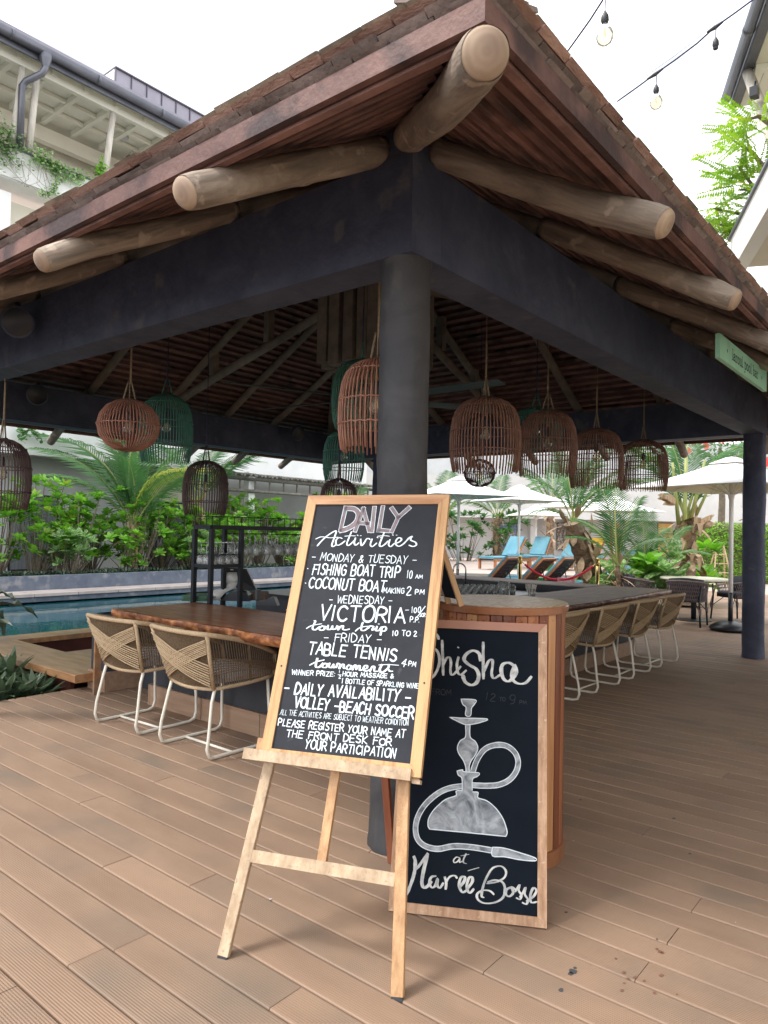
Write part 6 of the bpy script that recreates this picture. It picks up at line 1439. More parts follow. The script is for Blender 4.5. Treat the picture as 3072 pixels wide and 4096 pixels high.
# palm behind the pool at the left: several tall fronds and one yellow
b0 = aty(520, 2330, 15.0); b0.z = .26; 
lp = palm('young coconut palm rising behind the pool with one yellow frond', b0, b0+Vector((.1, .1, 1.15)), .16, .12,
     [(fr_g[2], az(178), .98, 1.75), (fr_g[0], az(172), 1.15, 1.4), (fr_g[0], az(100), 1.25, 1.5), (fr_g[0], az(60), 1.35, 1.5), (fr_g[1], az(20), 1.0, 1.45), (fr_y[0], az(-8), 1.05, 1.3), (fr_g[1], az(330), .65, 1.2), (fr_g[1], az(210), .6, 1.2), (fr_g[1], az(280), 1.2, .9), (fr_g[0], az(135), 1.2, 1.55), (fr_g[1], az(195), .8, 1.4)])
b0 = aty(790, 2330, 15.6); b0.z = .26
palm('coconut palm behind the dark low lamp and glass rack', b0, b0+Vector((.0, .1, 1.9)), .17, .14, [(fr_g[i % 3], az(a), p_, 1.1) for i, (a, p_) in enumerate(((185, .6), (150, .95), (30, .9), (0, .6), (210, .35), (80, 1.1), (-35, .5)))])
b0 = aty(1400, 2300, 15.2); b0.z = .0
palm('palm with fine fronds between the lamps and the front column', b0, b0+Vector((0, 0, 1.2)), .16, .14, [(fr_g[i % 3], az(a), p_, 1.0) for i, (a, p_) in enumerate(((175, .9), (140, 1.1), (20, 1.0), (0, .65), (70, 1.2), (200, .5), (-30, .6)))])
# leaning thick palm on the sun terrace
b0 = atd(2425, 2330, 14.5); b0.z = 0; t0 = atd(2290, 2090, 14.2)
palm('thick leaning coconut palm trunk with fronds between the bar and the loungers', b0, t0, .235, .17,
     [(fr_g[1], az(8), .75, .86), (fr_g[0], az(25), .9, .80), (fr_g[1], az(-15), .55, .85), (fr_g[2], az(-25), .8, .72), (fr_g[1], az(160), .85, .62), (fr_g[0], az(110), 1.1, .7), (fr_g[1], az(60), 1.0, .75), (fr_g[2], az(200), .3, .5)])
b0 = atd(2495, 2340, 13.0); b0.z = 0; t0 = b0+Vector((-.05, .1, .95))
palm('slender young palm fanning out right of the thick leaning trunk', b0, t0, .05, .04, [(fr_s[0], az(75), 1.3, 1.05), (fr_s[0], az(110), 1.15, 1.05), (fr_s[1], az(150), .9, .9), (fr_s[0], az(25), 1.05, .95), (fr_s[1], az(0), .6, .8), (fr_s[1], az(180), .6, .8)])
b0 = atd(2580, 2345, 14.5); b0.z = 0; t0 = b0+Vector((0, 0, .7))
palm('bushy small palm beside the ochre notice board', b0, t0, .06, .05, [(fr_s[i % 2], az(a), p_, .95) for i, (a, p_) in enumerate(((10, .7), (40, 1.0), (90, 1.25), (130, 1.0), (170, .6), (-20, .5), (60, 1.2), (200, .4)))])
# tall palm with green petioles at the right
b0 = atd(2735, 2330, 15.5); b0.z = 0; t0 = atd(2745, 2085, 15.5)
tp_ = palm('palm with a fibrous trunk and tall green stalks left of the far column', b0, t0, .27, .20, [(fr_g[1], az(195), .85, 1.2), (fr_g[1], az(-5), .8, 1.25), (fr_g[0], az(60), 1.1, 1.2), (fr_g[0], az(130), 1.1, 1.2), (fr_g[2], az(15), 1.0, 1.2), (fr_g[2], az(165), 1.0, 1.2), (fr_g[2], az(-20), 1.05, 1.2)])
for (u0, v0, u1, v1, r_) in ((2735, 2240, 2745, 1800, .055), (2715, 2100, 2690, 1850, .045), (2760, 2090, 2820, 1840, .045), (2785, 2060, 2860, 1900, .035)):
    a = atd(u0, v0, 15.3)-b0; c = atd(u1, v1, 15.2)-b0; obj('green_stalk', MB().tube([a, a.lerp(c, .5), c], [r_, r_*.85, r_*.6], 8), m_rachis, tp_, world=False, smooth=True)
for (u0, v0, u1, v1, u2, v2) in ((2745, 2085, 2790, 2080, 2780, 2150), (2770, 2110, 2830, 2085, 2855, 2078), (2720, 2230, 2690, 2260, 2680, 2330), (2760, 2210, 2785, 2230, 2780, 2290), (2700, 2010, 2665, 2000, 2645, 2005)):
    a = atd(u0, v0, 15.2)-b0; c = atd(u1, v1, 14.95)-b0; e_ = atd(u2, v2, 15.0)-b0; mb = MB(); rq = random.Random(u0)
    for q_ in range(7):
        j_ = Vector((rq.uniform(-.05, .05), rq.uniform(-.05, .05), rq.uniform(-.06, .06))); pts = [a+j_*.4, a.lerp(c, .55)+j_, c+j_*1.5, c.lerp(e_, .6)+j_*2]; w_ = .035+.03*rq.random(); vs = []
        for i_, p_ in enumerate(pts): ww = Vector((0, 0, w_*(1, 1.3, 1, .25)[i_])) if abs(e_.z-c.z) < .25 else Vector((brt.x, brt.y, 0))*w_*(1, 1.3, 1, .25)[i_]; vs += [p_-ww, p_+ww]
        mb.add(vs, [(2*i_, 2*i_+2, 2*i_+3, 2*i_+1) for i_ in range(3)])
    obj('dry_sheath', mb, m_husk, tp_, world=False)
for i, (u_, v_, s_) in enumerate(((2545, 2330, 1.4), (2650, 2340, 1.5), (2830, 2325, 1.7), (2440, 2345, 1.1))):
    p = atd(u_, v_, 13.8 if i != 2 else 16); p.z = 0; shrub(['broad-leaved plant at the foot of the slender young palm', 'spotted broad-leaved plant left of the tall fibrous palm', 'broad bright plant at the foot of the hedge', 'spotted low plant at the foot of the leaning palm'][i], p.x, p.y, 0, .7*s_, .35, 7, rosv if i % 2 else ros, 'broad-leaved plants under the right palms', 500+i, scale=1.6*s_/1.4)
# background palms between parasols (far)
for i, (u_, d_, h_) in enumerate(((1760, 27, 1.9), (1985, 31, 2.1), (2200, 30, 2.6), (3010, 24, 2.6))):
    p = atd(u_, 2300, d_); p.z = 0
    palm(['palm behind the nearest left parasol', 'palm trunk beside the blue mosaic picture', 'palm behind the pale far parasols', 'palm behind the far right column'][i], p, p+Vector((0, 0, h_)), .17, .14, [(fr_g[j % 3], az(a), p2, 1.05) for j, (a, p2) in enumerate(((175, .7), (140, .95), (20, .9), (0, .65), (70, 1.1), (200, .45), (-30, .5)))])
# clipped hedge at the right
hc = atd(2960, 2200, 24); hr = random.Random(4); HL_ = 8.0
hedge = thing('clipped_hedge', 'tall bright green clipped hedge behind the right parasol', 'hedge', (hc.x, hc.y, 0), AZR)
mb = MB(); lx0 = -1.75
for i in range(11000):
    x = hr.uniform(lx0, lx0+HL_); z = hr.uniform(.02, 2.0); y = hr.uniform(-.22, .1)+.12*noise.noise(Vector((x*1.5, z*1.8, 0)))
    if z > 1.9: y = hr.uniform(-.2, .8)
    a = hr.uniform(0, 2*PI); el = hr.uniform(-.3, .9); d_ = (math.cos(a)*.7, -abs(math.sin(a))*.8-.1, math.sin(el)); leaf_geo(mb, (x, y, z), d_, (0, -.3, 1), hr.uniform(.08, .14), hr.uniform(.05, .075), n=2)
obj('foliage', mb, m_hedge, hedge, world=False, stuff=True)
obj('inner_twigs', MB().box(lx0, .12, 0, lx0+HL_, .9, 1.93), m_stem, hedge, world=False)
# coral flowering tree far right, behind the palm
fc = atd(2880, 1790, 27); ft = thing('flowering_tree', 'tree with coral red flowers above the right parasol', 'tree', (fc.x, fc.y, 0), AZR)
mb = MB(); mf = MB(); hr = random.Random(8)
for i in range(1500):
    a = hr.uniform(0, 2*PI); r_ = hr.random()**.5; p = (r_*2.6*math.cos(a), hr.uniform(-.8, .8), fc.z-CAM.z*0+r_*1.5*math.sin(a))
    d_ = (hr.uniform(-1, 1), hr.uniform(-1, 0), hr.uniform(-.6, .8)); leaf_geo(mb, p, d_, (0, 0, 1), .2, .11, n=2)
for i in range(26):
    a = hr.uniform(0, 2*PI); r_ = hr.random()**.5; c = Vector((r_*2.4*math.cos(a), -.9+hr.uniform(-.1, .1), fc.z+r_*1.2*math.sin(a)))
    for j in range(12): b_ = 2*PI*j/12; leaf_geo(mf, c, (math.cos(b_), -.5, math.sin(b_)), (0, -1, 0), .15, .08, n=2)
obj('crown', mb, m_leafdk, ft, world=False, stuff=True); obj('flowers', mf, m_flower, ft, world=False, stuff=True); obj('trunk', MB().tube([(0, 0, 0), (.1, 0, fc.z*.6), (0, 0, fc.z)], [.16, .12, .06], 8), m_stem, ft, world=False)
# feathery tree at the upper right
def feather_mesh(seed):
    rr_ = random.Random(seed); mb = MB(); L_ = .46
    for k_ in range(15):
        t_ = .08+.92*k_/14; p = Vector((L_*t_, 0, -.12*L_*t_*t_)); ll = .085*(1-.35*t_)*rr_.uniform(.85, 1.1)
        for s_ in (-1, 1): leaf_geo(mb, p, (.35, s_, rr_.uniform(-.25, .1)), (0, 0, 1), ll, .030, bend=.3, n=3)
    mb.tube([(0, 0, 0), (L_*.5, 0, -.03*L_), (L_, 0, -.12*L_)], [.005, .004, .002], 3); me = mb.mesh('feather_leaf'); me.materials.append(m_flam); return me
fe = [feather_mesh(i) for i in range(3)]
fb = atd(3040, 800, 9.4)
ftree = thing('feathery_tree', 'tree with bright feathery leaves turning yellow at the right edge', 'tree', (fb.x+.5, fb.y-.6, 0))
F0 = Vector(ftree.location)
br = [((3090, 900), (2950, 660)), ((3085, 930), (2855, 835)), ((3085, 500), (2985, 480)), ((3080, 700), (2930, 560)), ((3090, 1000), (2880, 900)), ((3080, 800), (2960, 760))]
obj('trunk', MB().tube([(0, 0, 0), (.1, .05, fb.z*.5), (.05, 0, fb.z+1.6)], [.16, .12, .05], 10), m_stem, ftree, world=False, smooth=True)
hr = random.Random(12)
for (u0, v0), (u1, v1) in br:
    a = atd(u0, v0, 9.3)-F0; c = atd(u1, v1, 9.1)-F0; obj('branch', MB().tube([a, a.lerp(c, .5)+Vector((0, 0, .08)), c], [.035, .026, .012], 6), m_stem, ftree, world=False)
    for k_ in range(19):
        t_ = hr.uniform(.1, 1.02); p = a.lerp(c, t_)+Vector((hr.uniform(-.16, .16), hr.uniform(-.16, .16), hr.uniform(-.18, .18)))
        o = bpy.data.objects.new('feather_leaf', hr.choice(fe)); COL.objects.link(o); o.parent = ftree; o.location = p
        o.rotation_euler = (Matrix.Rotation(az(180+hr.uniform(-75, 75)), 4, 'Z') @ Matrix.Rotation(-hr.uniform(-.5, .9), 4, 'Y') @ Matrix.Rotation(hr.uniform(-.7, .7), 4, 'X')).to_euler(); s_ = hr.uniform(.7, 1.1); o.scale = (s_, s_, s_)
# balcony creepers
def creeper(label, pts, seed, n, sc_=.085, sp=.16, m_=None):
    rr_ = random.Random(seed); base = Vector(pts[0]); T = thing('creeper', label, 'creeper', base); mb = MB(); tb = MB(); P2 = [Vector(p)-base for p in pts]
    tb.tube([p+Vector((rr_.uniform(-.05, .05), 0, rr_.uniform(-.05, .05))) for p in P2], .012, 4)
    for i in range(n):
        f_ = rr_.random()*(len(P2)-1.001); j = int(f_); p = P2[j].lerp(P2[j+1], f_-j)+Vector((rr_.gauss(0, sp), rr_.gauss(0, .06), rr_.gauss(0, sp))); leaf_geo(mb, p, (rr_.uniform(-1, 1), rr_.uniform(-1, .2), rr_.uniform(-.8, .6)), (0, -.5, 1), sc_*rr_.uniform(.7, 1.3), sc_*.8, n=3)
    obj('leaves', mb, m_ or m_leaf, T, world=False, stuff=True); obj('vine', tb, m_stem, T, world=False); return T
cy = FY-.25
def CP(u, v): return aty(u, v, cy)
creeper('dense bushy creeper over the balcony edge at the left border', [CP(0, 530), CP(20, 580), CP(50, 620)], 1, 480, .10, .22, m_leafv)
creeper('creeper trailing along the balcony edge right of the posts', [CP(125, 610), CP(160, 625), CP(185, 640), CP(215, 655), CP(250, 690), CP(300, 700), CP(350, 715)], 2, 460, .10, .11, m_leafv)
creeper('thin creeper strand hanging down below the balcony slab', [CP(215, 660), CP(222, 700), CP(225, 745), CP(218, 765), CP(190, 775), CP(160, 775)], 3, 130, .10, .05, m_leafv)
creeper('small creeper spray beside the third balcony post', [CP(375, 690), CP(400, 680), CP(410, 660)], 4, 90, .12, .08)
creeper('creeper leaves hanging from the white wall above the palm', [aty(70, 1712, cy), aty(95, 1730, cy), aty(120, 1720, cy), aty(165, 1745, cy)], 5, 90, .11, .08, m_leafdk)
# ---- wispy bare roots under the balcony bush
wm_ = MB(); hr = random.Random(2); b_ = CP(40, 620)
for i in range(22):
    p = Vector((hr.uniform(-.6, .9), 0, hr.uniform(-.1, .2))); q = p+Vector((hr.uniform(-.5, .9), 0, hr.uniform(-.9, -.2))); wm_.tube([p, p.lerp(q, .5)+Vector((hr.uniform(-.2, .2), 0, -.15)), q], .006, 3)
T = thing('hanging_twigs', 'wispy bare twigs hanging from the balcony bush at the left', 'twigs', b_); obj('twigs', wm_, m_stem, T, world=False, stuff=True)
# ================================================================== parasols
def canopy_geo(hw, rise, th=.012, n=8, val=.17):
    """square parasol: eight panels, four corners and mids, valance vent on top"""
    pts = [(hw*math.cos(PI/4+i*PI/4)*(1.414 if i % 2 == 0 else 1), hw*math.sin(PI/4+i*PI/4)*(1.414 if i % 2 == 0 else 1)) for i in range(8)]
    return pts
def parasol(label, x, y, zeave, hw, rot, base=True, poleh=None, group='white square parasols'):
    T = thing('parasol', label, 'parasol', (x, y, 0), rot, group); pts = canopy_geo(hw, .5); top = zeave+hw*.40
    for i in range(8):
        a, b_ = pts[i], pts[(i+1) % 8]; ma = (a[0]*.16, a[1]*.16, top-.05); mb_ = (b_[0]*.16, b_[1]*.16, top-.05); mid = ((a[0]+b_[0])*.30, (a[1]+b_[1])*.30, zeave+(top-zeave)*.42)
        sag = lambda p, t_: (p[0]*t_, p[1]*t_, top-.05-(top-.05-zeave)*((t_-.16)/.84)**.92-.02*math.sin(PI*(t_-.16)/.84))
        ts = [.16, .4, .65, .85, 1.0]; vs = []; fs = []
        for t_ in ts: vs += [sag(a, t_), sag(b_, t_)]
        for j in range(4): fs.append((2*j, 2*j+2, 2*j+3, 2*j+1))
        k_ = len(vs); vs += [(a[0], a[1], zeave-.015), (b_[0], b_[1], zeave-.015)]
        fs.append((8, k_, k_+1, 9))
        obj('canopy_panel', MB().add(vs, fs), m_canvas, T, world=False)
        lo = [(v[0], v[1], v[2]-.008) for v in vs[:10]]
        obj('lining_panel', MB().add(lo, [f[::-1] for f in fs[:4]]), m_canvasu, T, world=False)
    mb = MB(); vs = [(p[0]*.22, p[1]*.22, top-.055) for p in pts]+[(p[0]*.06, p[1]*.06, top+.045) for p in pts]+[(0, 0, top+.06)]
    mb.add(vs, [(i, (i+1) % 8, 8+(i+1) % 8, 8+i) for i in range(8)]+[(8+i, 8+(i+1) % 8, 16) for i in range(8)]); obj('vent_cap', mb, m_canvas, T, world=False)
    for i in range(8):
        a = pts[i]; obj('rib', MB().tube([(0, 0, top-.08), (a[0]*.97, a[1]*.97, zeave-.02)], .010, 5), m_whitemetal, T, world=False)
        obj('stretcher', MB().tube([(0, 0, zeave-.12), (a[0]*.5, a[1]*.5, zeave+(top-zeave)*.42-.02)], .009, 5), m_whitemetal, T, world=False)
    obj('hub', MB().lathe([(.04, -.06), (.05, 0), (.04, .05)], 12, (0, 0, zeave-.12)), m_whitemetal, T, world=False)
    obj('pole', MB().lathe([(.034, .62 if base else .0), (.034, top)], 14), m_whitemetal, T, world=False, smooth=True)
    if base:
        obj('base_tube', MB().lathe([(.036, .12), (.036, .615)], 14), m_plast, T, world=False, smooth=True)
        obj('base', MB().lathe([(.30, .02), (.32, .04), (.30, .08), (.20, .13), (.10, .16), (.05, .165)], 32), m_plast, T, world=False, smooth=True)
        for a in range(4): obj('caster', MB().lathe([(.03, 0), (.03, .03)], 8, (.24*math.cos(a*PI/2+.4), .24*math.sin(a*PI/2+.4), 0)), m_plast, T, world=False)
    return T
def pk(u, d_): p = atd(u, 2200, d_); return p.x, p.y
def ez(u, v, d_): return atd(u, v, d_).z
x, y = pk(2924, 11.6); parasol('large white parasol behind the far right column with a black domed base', x, y, ez(2924, 1952, 11.6), 1.12, AZR+.55)
x, y = pk(1832, 17.3); parasol('white parasol right beside the front column, nearest on the left', x, y, ez(1832, 1984, 17.3), 1.06, AZR+.32)
x, y = pk(2075, 19.5); parasol('second white parasol, its canopy tucked behind the nearest one', x, y, ez(2075, 2004, 19.5), .96, AZR+.45, base=False)
x, y = pk(2143, 27); parasol('small-looking lower white parasol in front of the white wall', x, y, ez(2143, 2062, 27), .88, AZR+.2, base=False)
x, y = pk(2300, 24.5); parasol('white parasol mostly hidden behind the leaning palm', x, y, ez(2300, 2030, 24.5), 1.0, AZR+.5, base=False)
x, y = pk(2455, 22); parasol('white parasol whose right tip shows behind the small palms', x, y, ez(2455, 2046, 22), 1.05, AZR+.3, base=False)
# ================================================================== sun loungers
def lounger(label, x, y, z, rot, mc, group, up=.75, ln=1.95):
    """head end at +x with the backrest raised; local x along the bed"""
    T = thing('sun_lounger', label, 'sun lounger', (x, y, z), rot, group); w_ = .32
    for s_g in (-1, 1): obj('side_rail', MB().beam((-.62, s_g*w_, .30), (1.25, s_g*w_, .30), .04, .08), m_teak, T, world=False)
    for lx in (-.55, 1.15):
        for s_g in (-1, 1): obj('leg', MB().box(lx-.035, s_g*w_-.035, 0, lx+.035, s_g*w_+.035, .259), m_teak, T, world=False)
    ca, sa = math.cos(up), math.sin(up); L_ = .78
    bp = lambda t_, o_=0: (.55+ca*t_-sa*o_, 0, .36+sa*t_+ca*o_)
    for s_g in (-1, 1):
        a = bp(0); b_ = bp(L_); obj('back_rail', MB().beam((a[0], s_g*(w_-.01), a[2]), (b_[0], s_g*(w_-.01), b_[2]), .035, .05), m_teak, T, world=False)
    for k_ in range(7):
        c = bp(.08+k_*.105); obj('back_slat', MB().beam((c[0], -w_+.03, c[2]), (c[0], w_-.03, c[2]), .07, .018, up=(-sa, 0, ca)), m_teakdk, T, world=False)
    a = bp(L_-.02); obj('top_rail', MB().beam((a[0], -w_+.008, a[2]), (a[0], w_-.008, a[2]), .06, .045, up=(-sa, 0, ca)), m_teak, T, world=False)
    for k_ in range(9): obj('seat_slat', MB().box(-.58+k_*.125, -w_+.022, .315, -.51+k_*.125, w_-.022, .335), m_teakdk, T, world=False)
    obj('mattress', MB().beam((-.62, 0, .375), (.53, 0, .375), .60, .075, ch=.02), mc, T, world=False)
    a = bp(.03, .062); b_ = bp(L_+.02, .062); obj('back_cushion', MB().beam(a, b_, .60, .075, up=(-sa, 0, ca), ch=.02), mc, T, world=False)
    c = bp(.5, -.03); obj('prop', MB().tube([c, (1.0, 0, .28)], .012, 6), m_black, T, world=False)
    return T
def LP(u, d_): p = atd(u, 2200, d_); return p.x, p.y
G1 = 'sun loungers seen from behind'; G2 = 'sun loungers facing the pool'
# row 1: backs towards us (head end nearest to the camera)
for i, (u, d_, lb) in enumerate(((1905, 17.6, 'leftmost sun lounger seen from behind, blue cushion and slatted back'), (2032, 17.5, 'second sun lounger from the left seen from behind, behind the brass post'), (2128, 18.2, 'third sun lounger from the left seen from behind'), (2232, 17.9, 'fourth sun lounger from the left seen from behind, next to the rope'))):
    x, y = LP(u, d_); lounger(lb, x, y, .0, AZR-.72+[0, .03, -.04, .02][i], m_blue, G1, up=.80)
for i, (u, d_, mc, lb) in enumerate(((1995, 23.5, m_blue, 'leftmost blue sun lounger facing us under the mosaic picture'), (2120, 25.5, m_blue, 'middle blue sun lounger facing us by the thin parasol pole'), (2238, 23.8, m_blue, 'right blue sun lounger facing us near the speckled picture'), (2322, 24.5, m_yellow, 'yellow sun lounger half hidden by the leaning palm trunk'), (2530, 22, m_teal, 'dark teal sun lounger behind the slender young palm'), (2450, 20.5, m_teal, 'dark teal sun lounger just right of the leaning palm trunk'), (2600, 19, m_teal, 'dark teal sun lounger behind the bushy small palm'), (2335, 17.5, m_blue, 'low flat pale blue sun lounger behind the pink sign'))):
    x, y = LP(u, d_); lounger(lb, x, y, .0 if i > 3 else .32, AZR+.72+(.15 if i == 1 else 0), mc, G2, up=.95 if i < 6 else .15)
ter = struct(obj('raised_terrace', MB().add([], []), None)) if 0 else None
a, b_ = LP(1880, 21.0); c_, d_ = LP(2420, 21.0)
tv = Vector((c_-a, d_-b_, 0)); nn_ = bxy*12
mb = MB(); q = [Vector((a, b_, 0))-tv*.3, Vector((c_, d_, 0)), Vector((c_, d_, 0))+nn_, Vector((a, b_, 0))-tv*.3+nn_]
mb.add([(p.x, p.y, -.02) for p in q]+[(p.x, p.y, .30) for p in q], [(3, 2, 1, 0), (4, 5, 6, 7), (0, 1, 5, 4), (1, 2, 6, 5), (2, 3, 7, 6), (3, 0, 4, 7)])
struct(obj('raised_terrace', mb, m_sand))
def stool(label, u, d_, z=0):
    x, y = LP(u, d_); T = thing('fluted_stool', label, 'stool', (x, y, z), 0, 'green fluted stools between the loungers'); n = 40
    mb = MB(); vs = []; 
    for zz in (0, .40):
        for k_ in range(n): a = 2*PI*k_/n; r_ = .23+(.018 if k_ % 2 else 0); vs.append((r_*math.cos(a), r_*math.sin(a), zz))
    mb.add(vs, [tuple(range(n))[::-1], tuple(range(n, 2*n))]+[(i, (i+1) % n, n+(i+1) % n, n+i) for i in range(n)]); obj('fluted_drum', mb, m_green, T, world=False)
    obj('top', MB().lathe([(.235, .401), (.235, .42)], 24), m_green, T, world=False)
stool('green fluted stool between the two left blue loungers', 2053, 24.5, .3); stool('green fluted stool between the middle and right blue loungers', 2182, 23.5, .3); stool('green fluted stool low between the loungers seen from behind', 2155, 17.8); stool('green fluted stool beside the pink sign', 2305, 17.2); stool('green fluted stool behind the young palm', 2532, 18); stool('green fluted stool behind the leaning trunk', 2352, 18.5)
# rope barrier
def post(label, u, vt, d_):
    p = atd(u, vt, d_); T = thing('barrier_post', label, 'barrier post', (p.x, p.y, 0), 0, 'brass rope barrier posts'); h_ = p.z
    obj('shaft', MB().lathe([(.032, .0), (.032, h_-.09)], 16), m_brass, T, world=False, smooth=True); obj('collar', MB().lathe([(.040, h_-.12), (.042, h_-.08), (.036, h_-.05)], 16), m_brass, T, world=False)
    obj('knob', MB().lathe([(.02, h_-.05), (.036, h_-.03), (.030, h_-.008), (.001, h_)], 16, cap=False), m_brass, T, world=False, smooth=True); obj('foot', MB().lathe([(.16, 0), (.15, .02), (.03, .04)], 24), m_brass, T, world=False); return p
q0 = post('left brass barrier post in front of the loungers', 2081, 2223, 12.6); q1 = post('right brass barrier post in front of the leaning palm', 2391, 2231, 12.4)
rp_ = thing('barrier_rope', 'red velvet rope sagging between the two brass posts', 'rope', q0)
pts = []
for i in range(17):
    t_ = i/16; p = q0.lerp(q1, t_); p.z = q0.z+(q1.z-q0.z)*t_-.07-.36*(1-(2*t_-1)**2)*.92; pts.append(p)
obj('rope', MB().tube(pts[1:-1], .020, 8), m_redrope, rp_, smooth=True); obj('hook', MB().tube(pts[:2], .009, 6), m_brass, rp_); obj('hook', MB().tube(pts[-2:], .009, 6), m_brass, rp_)
ps_ = atd(2263, 2319, 12.5); pk_ = thing('pink_notice', 'small pink notice hanging from the lowest part of the red rope', 'notice', ps_, AZR); obj('card', MB().box(-.15, -.03, -.06, .15, -.025, .035), m_pink, pk_, world=False, rot=(0, .06, 0))
for i in range(3): obj('print_line', MB().box(-.1+.02*i, -.0315, -.03+i*.018, .10-.015*i, -.0305, -.022+i*.018), m_white, pk_, world=False)
# ================================================================== round table and corded armchairs
tc_ = atz(2835, 2492, 0); 
tb = thing('round_table', 'round pale stone-topped table on a dark pedestal beyond the bar', 'table', (10.85, 1.75, 0))
obj('tabletop', MB().lathe([(.56, .725), (.575, .735), (.575, .755), (.565, .762)], 48), m_table, tb, world=False); obj('pedestal', MB().lathe([(.045, .03), (.045, .724)], 16), m_plast, tb, world=False, smooth=True); obj('foot', MB().lathe([(.30, 0), (.30, .015), (.06, .03)], 32), m_plast, tb, world=False)
def cord_chair(label, x, y, rot, first=None):
    T = thing('corded_armchair', label, 'armchair', (x, y, 0), rot, 'black corded armchairs round the table')
    # rim: horseshoe, open to +x; local
    n = 24; rim = []; low = []
    for i in range(n+1):
        a = math.radians(52)+i/n*math.radians(256); r_ = .33; bk = (1-math.cos(a))/2
        rim.append(Vector((r_*1.05*math.cos(a), r_*math.sin(a), .66+.10*bk))); low.append(Vector((r_*.9*math.cos(a), r_*.86*math.sin(a), .42)))
    obj('rim', MB().tube(rim, .013, 8), m_black, T, world=False, smooth=True); obj('seat_ring', MB().tube(low, .012, 8, closed=False), m_black, T, world=False, smooth=True)
    for (lx, ly) in ((.24, .26), (.24, -.26), (-.22, .22), (-.22, -.22)):
        top = .70 if lx > 0 else .74
        obj('leg', MB().tube([(lx*1.12, ly*1.1, 0), (lx, ly, .42), (lx*.98, ly*1.12, top-.06)], .015, 8), m_black, T, world=False, smooth=True)
        obj('cord_wrap', MB().tube([(lx*1.10, ly*1.08, .20), (lx*1.06, ly*1.05, .30)], [.018, .028], 8), m_blkrope, T, world=False)
        obj('brace', MB().tube([(lx*1.08, ly*1.06, .24), (lx*.4, ly*.6, .41)], .007, 5), m_black, T, world=False)
    mb = MB(); N_ = 46
    def at2(c, f_): f_ = max(0, min(.9999, f_)); j = int(f_*n); return c[j].lerp(c[j+1], f_*n-j)
    for i in range(N_):
        for s_g in (-1, 1):
            f0 = (i+.5)/N_; f1 = f0+s_g*.055
            if 0 < f1 < 1:
                pts_ = [at2(rim, f0), at2(rim, (f0+f1)/2).lerp(at2(low, (f0+f1)/2), .5)+Vector((0, 0, .0)), at2(low, f1)]; mb.tube(pts_, .0062, 4, cap=False)
    obj('cord_lattice', mb, m_blkrope, T, world=False, stuff=True)
    obj('rim_wraps', MB().tube([p+Vector((0, 0, .0)) for p in rim], [.016 if i % 2 else .013 for i in range(n+1)], 8), m_blkrope, T, world=False)
    obj('seat_cushion', MB().lathe([(.25, .42), (.29, .44), (.29, .49), (.25, .51)], 24), m_blkcush, T, world=False, smooth=True)
    bc = MB(); vs = []; m_ = 10
    for i in range(m_+1):
        a = math.radians(115)+i/m_*math.radians(130)
        for r_, z_ in ((.30, .50), (.305, .78), (.24, .78), (.235, .50)): vs.append((r_*math.cos(a), r_*math.sin(a), z_+(.03*math.sin(PI*i/m_) if z_ > .6 else 0)))
    fs = [(4*i+j, 4*i+(j+1) % 4, 4*i+4+(j+1) % 4, 4*i+4+j) for i in range(m_) for j in range(4)]+[(0, 3, 2, 1), (4*m_, 4*m_+1, 4*m_+2, 4*m_+3)]
    bc.add(vs, fs); obj('back_cushion', bc, m_blkcush, T, world=False, smooth=True); return T
c1 = cord_chair('black corded armchair nearest the far end of the bar, seen from its back', 10.02, 1.62, math.radians(8))
copy_tree(c1, None, (11.45, 1.22, 0), math.radians(140), 'black corded armchair across the round table, beside the parasol pole')
copy_tree(c1, None, (10.35, 2.55, 0), math.radians(-62), 'black corded armchair on the far left side of the round table')
copy_tree(c1, None, (11.2, .25, 0), math.radians(105), 'black corded armchair mostly hidden behind the far right column')
# bamboo A-ladder by the hedge
lp_ = atd(2895, 2330, 20.5); lad = thing('bamboo_ladder', 'pale bamboo step ladder standing against the hedge', 'ladder', (lp_.x, lp_.y, 0), AZR)
for s_g in (-1, 1):
    for fy_ in (0, .55): obj('pole', MB().tube([(s_g*.30+(.22 if fy_ else 0)*0, fy_, 0), (s_g*.10, .25, 1.28)], .022, 6), m_ladder, lad, world=False)
for k_ in range(4): t_ = .18+.2*k_; w_ = .30-.20*t_; obj('rung', MB().tube([(-w_-.03, .25*t_, 1.28*t_), (w_+.03, .25*t_, 1.28*t_)], .016, 6), m_ladder, lad, world=False)
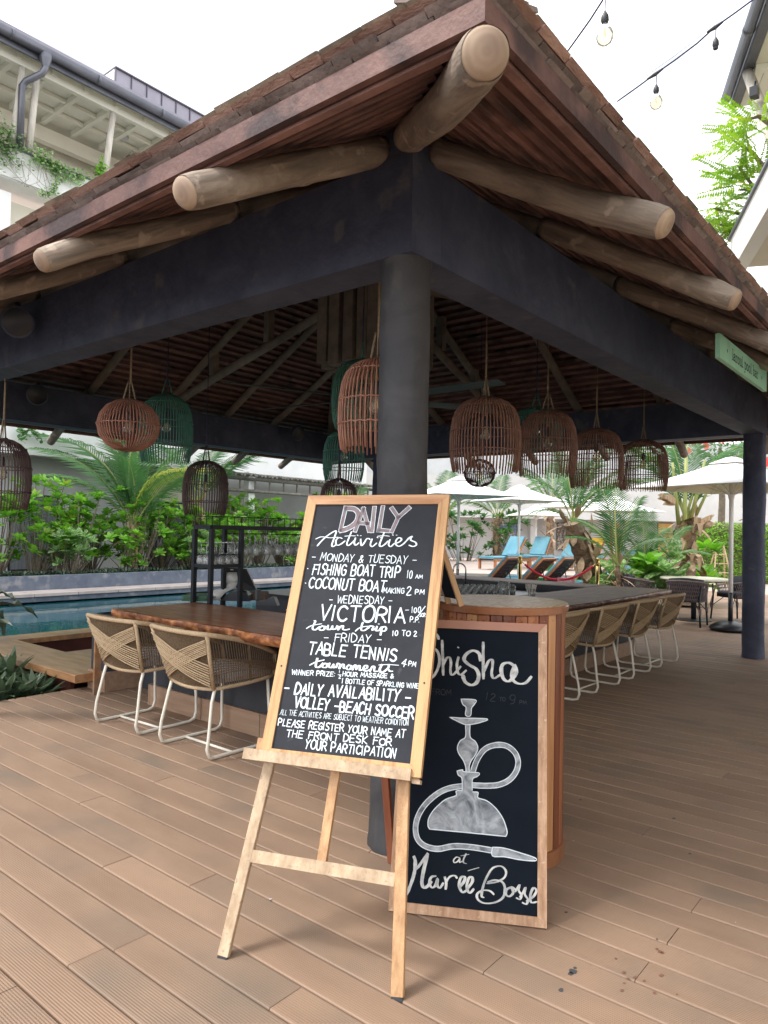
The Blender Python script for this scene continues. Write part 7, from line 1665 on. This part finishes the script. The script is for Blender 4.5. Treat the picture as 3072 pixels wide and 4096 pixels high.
# ================================================================== string lights
def cable(label, pts, r_=.006):
    T = thing('light_cable', label, 'cable', pts[0]); o0_ = Vector(pts[0])
    obj('cable', MB().tube([Vector(p)-o0_ for p in pts], r_, 6), m_cable, T, world=False, smooth=True); obj('steel_wire', MB().tube([Vector(p)-o0_+Vector((0, 0, .035)) for p in pts], .0018, 4), m_zincd, T, world=False); return T
cable('blue-black light cable leaving the top edge above the roof', [atd(2460, -90, 4.0), atd(2410, 2, 4.15), atd(2360, 80, 4.3), atd(2290, 178, 4.5), atd(2230, 260, 4.8)], .0055)
cable('long light cable from the roof up to the right building', [atd(3130, -75, 4.9), atd(3010, 0, 5.0), atd(2945, 48, 5.1), atd(2860, 108, 5.25), atd(2790, 172, 5.4), atd(2700, 240, 5.6), atd(2620, 296, 5.75), atd(2550, 348, 5.95), atd(2470, 405, 6.2)], .0065)
def bulb(label, u, v, d_, r_px, with_bulb=True, neck=40):
    p = atd(u, v, d_); T = thing('string_bulb', label, 'light bulb', p, 0, 'bulbs of the string lights'); s_ = d_/F_PX
    obj('drop_cord', MB().tube([(0, 0, 0), (.004, 0, neck*s_)], .0035, 5), m_cable, T, world=False)
    h_ = 48*s_*(d_/5); hs_ = .055
    obj('socket', MB().lathe([(.006, .0), (.012, -.012), (.021, -.03), (.023, -.055), (.019, -.062), (.017, -.075)], 12), m_socket, T, world=False, smooth=True)
    if with_bulb:
        R_ = .050
        g_ = obj('glass', MB().lathe([(.014, -.072), (.020, -.085), (.038, -.105), (.049, -.135), (.048, -.16), (.036, -.183), (.016, -.195), (.001, -.197)], 18, cap=False), m_bulb, T, world=False, smooth=True)
        obj('filament', MB().tube([(-.006, 0, -.08), (-.010, 0, -.15), (-.002, .005, -.09), (.003, -.004, -.15), (.008, 0, -.085)], .0016, 4), m_fil, g_, world=False)
    else: obj('socket_base', MB().lathe([(.019, -.075), (.016, -.085)], 10), m_socket, T, world=False)
bulb('large clear filament bulb hanging at the top of the photo', 2420, 45, 4.1, 33, True, 50); bulb('clear filament bulb hanging lower on the long cable', 2625, 338, 5.65, 24, True, 38); bulb('empty black socket hanging from the long cable near the right roof', 2863, 150, 5.2, 10, False, 38)
for (u_, v_, d_) in ((2860, 108, 5.25), (2620, 296, 5.75)):
    p = atd(u_, v_, d_); T = thing('cable_connector', 'moulded connector where a bulb joins the long cable' , 'connector', p, 0, 'connectors on the long cable'); q0_ = atd(u_+32, v_-22, d_-.04)-p; q1_ = atd(u_-32, v_+22, d_+.04)-p
    obj('body', MB().tube([q0_, Vector((0, 0, -.003)), q1_], [.008, .016, .008], 8), m_socket, T, world=False)
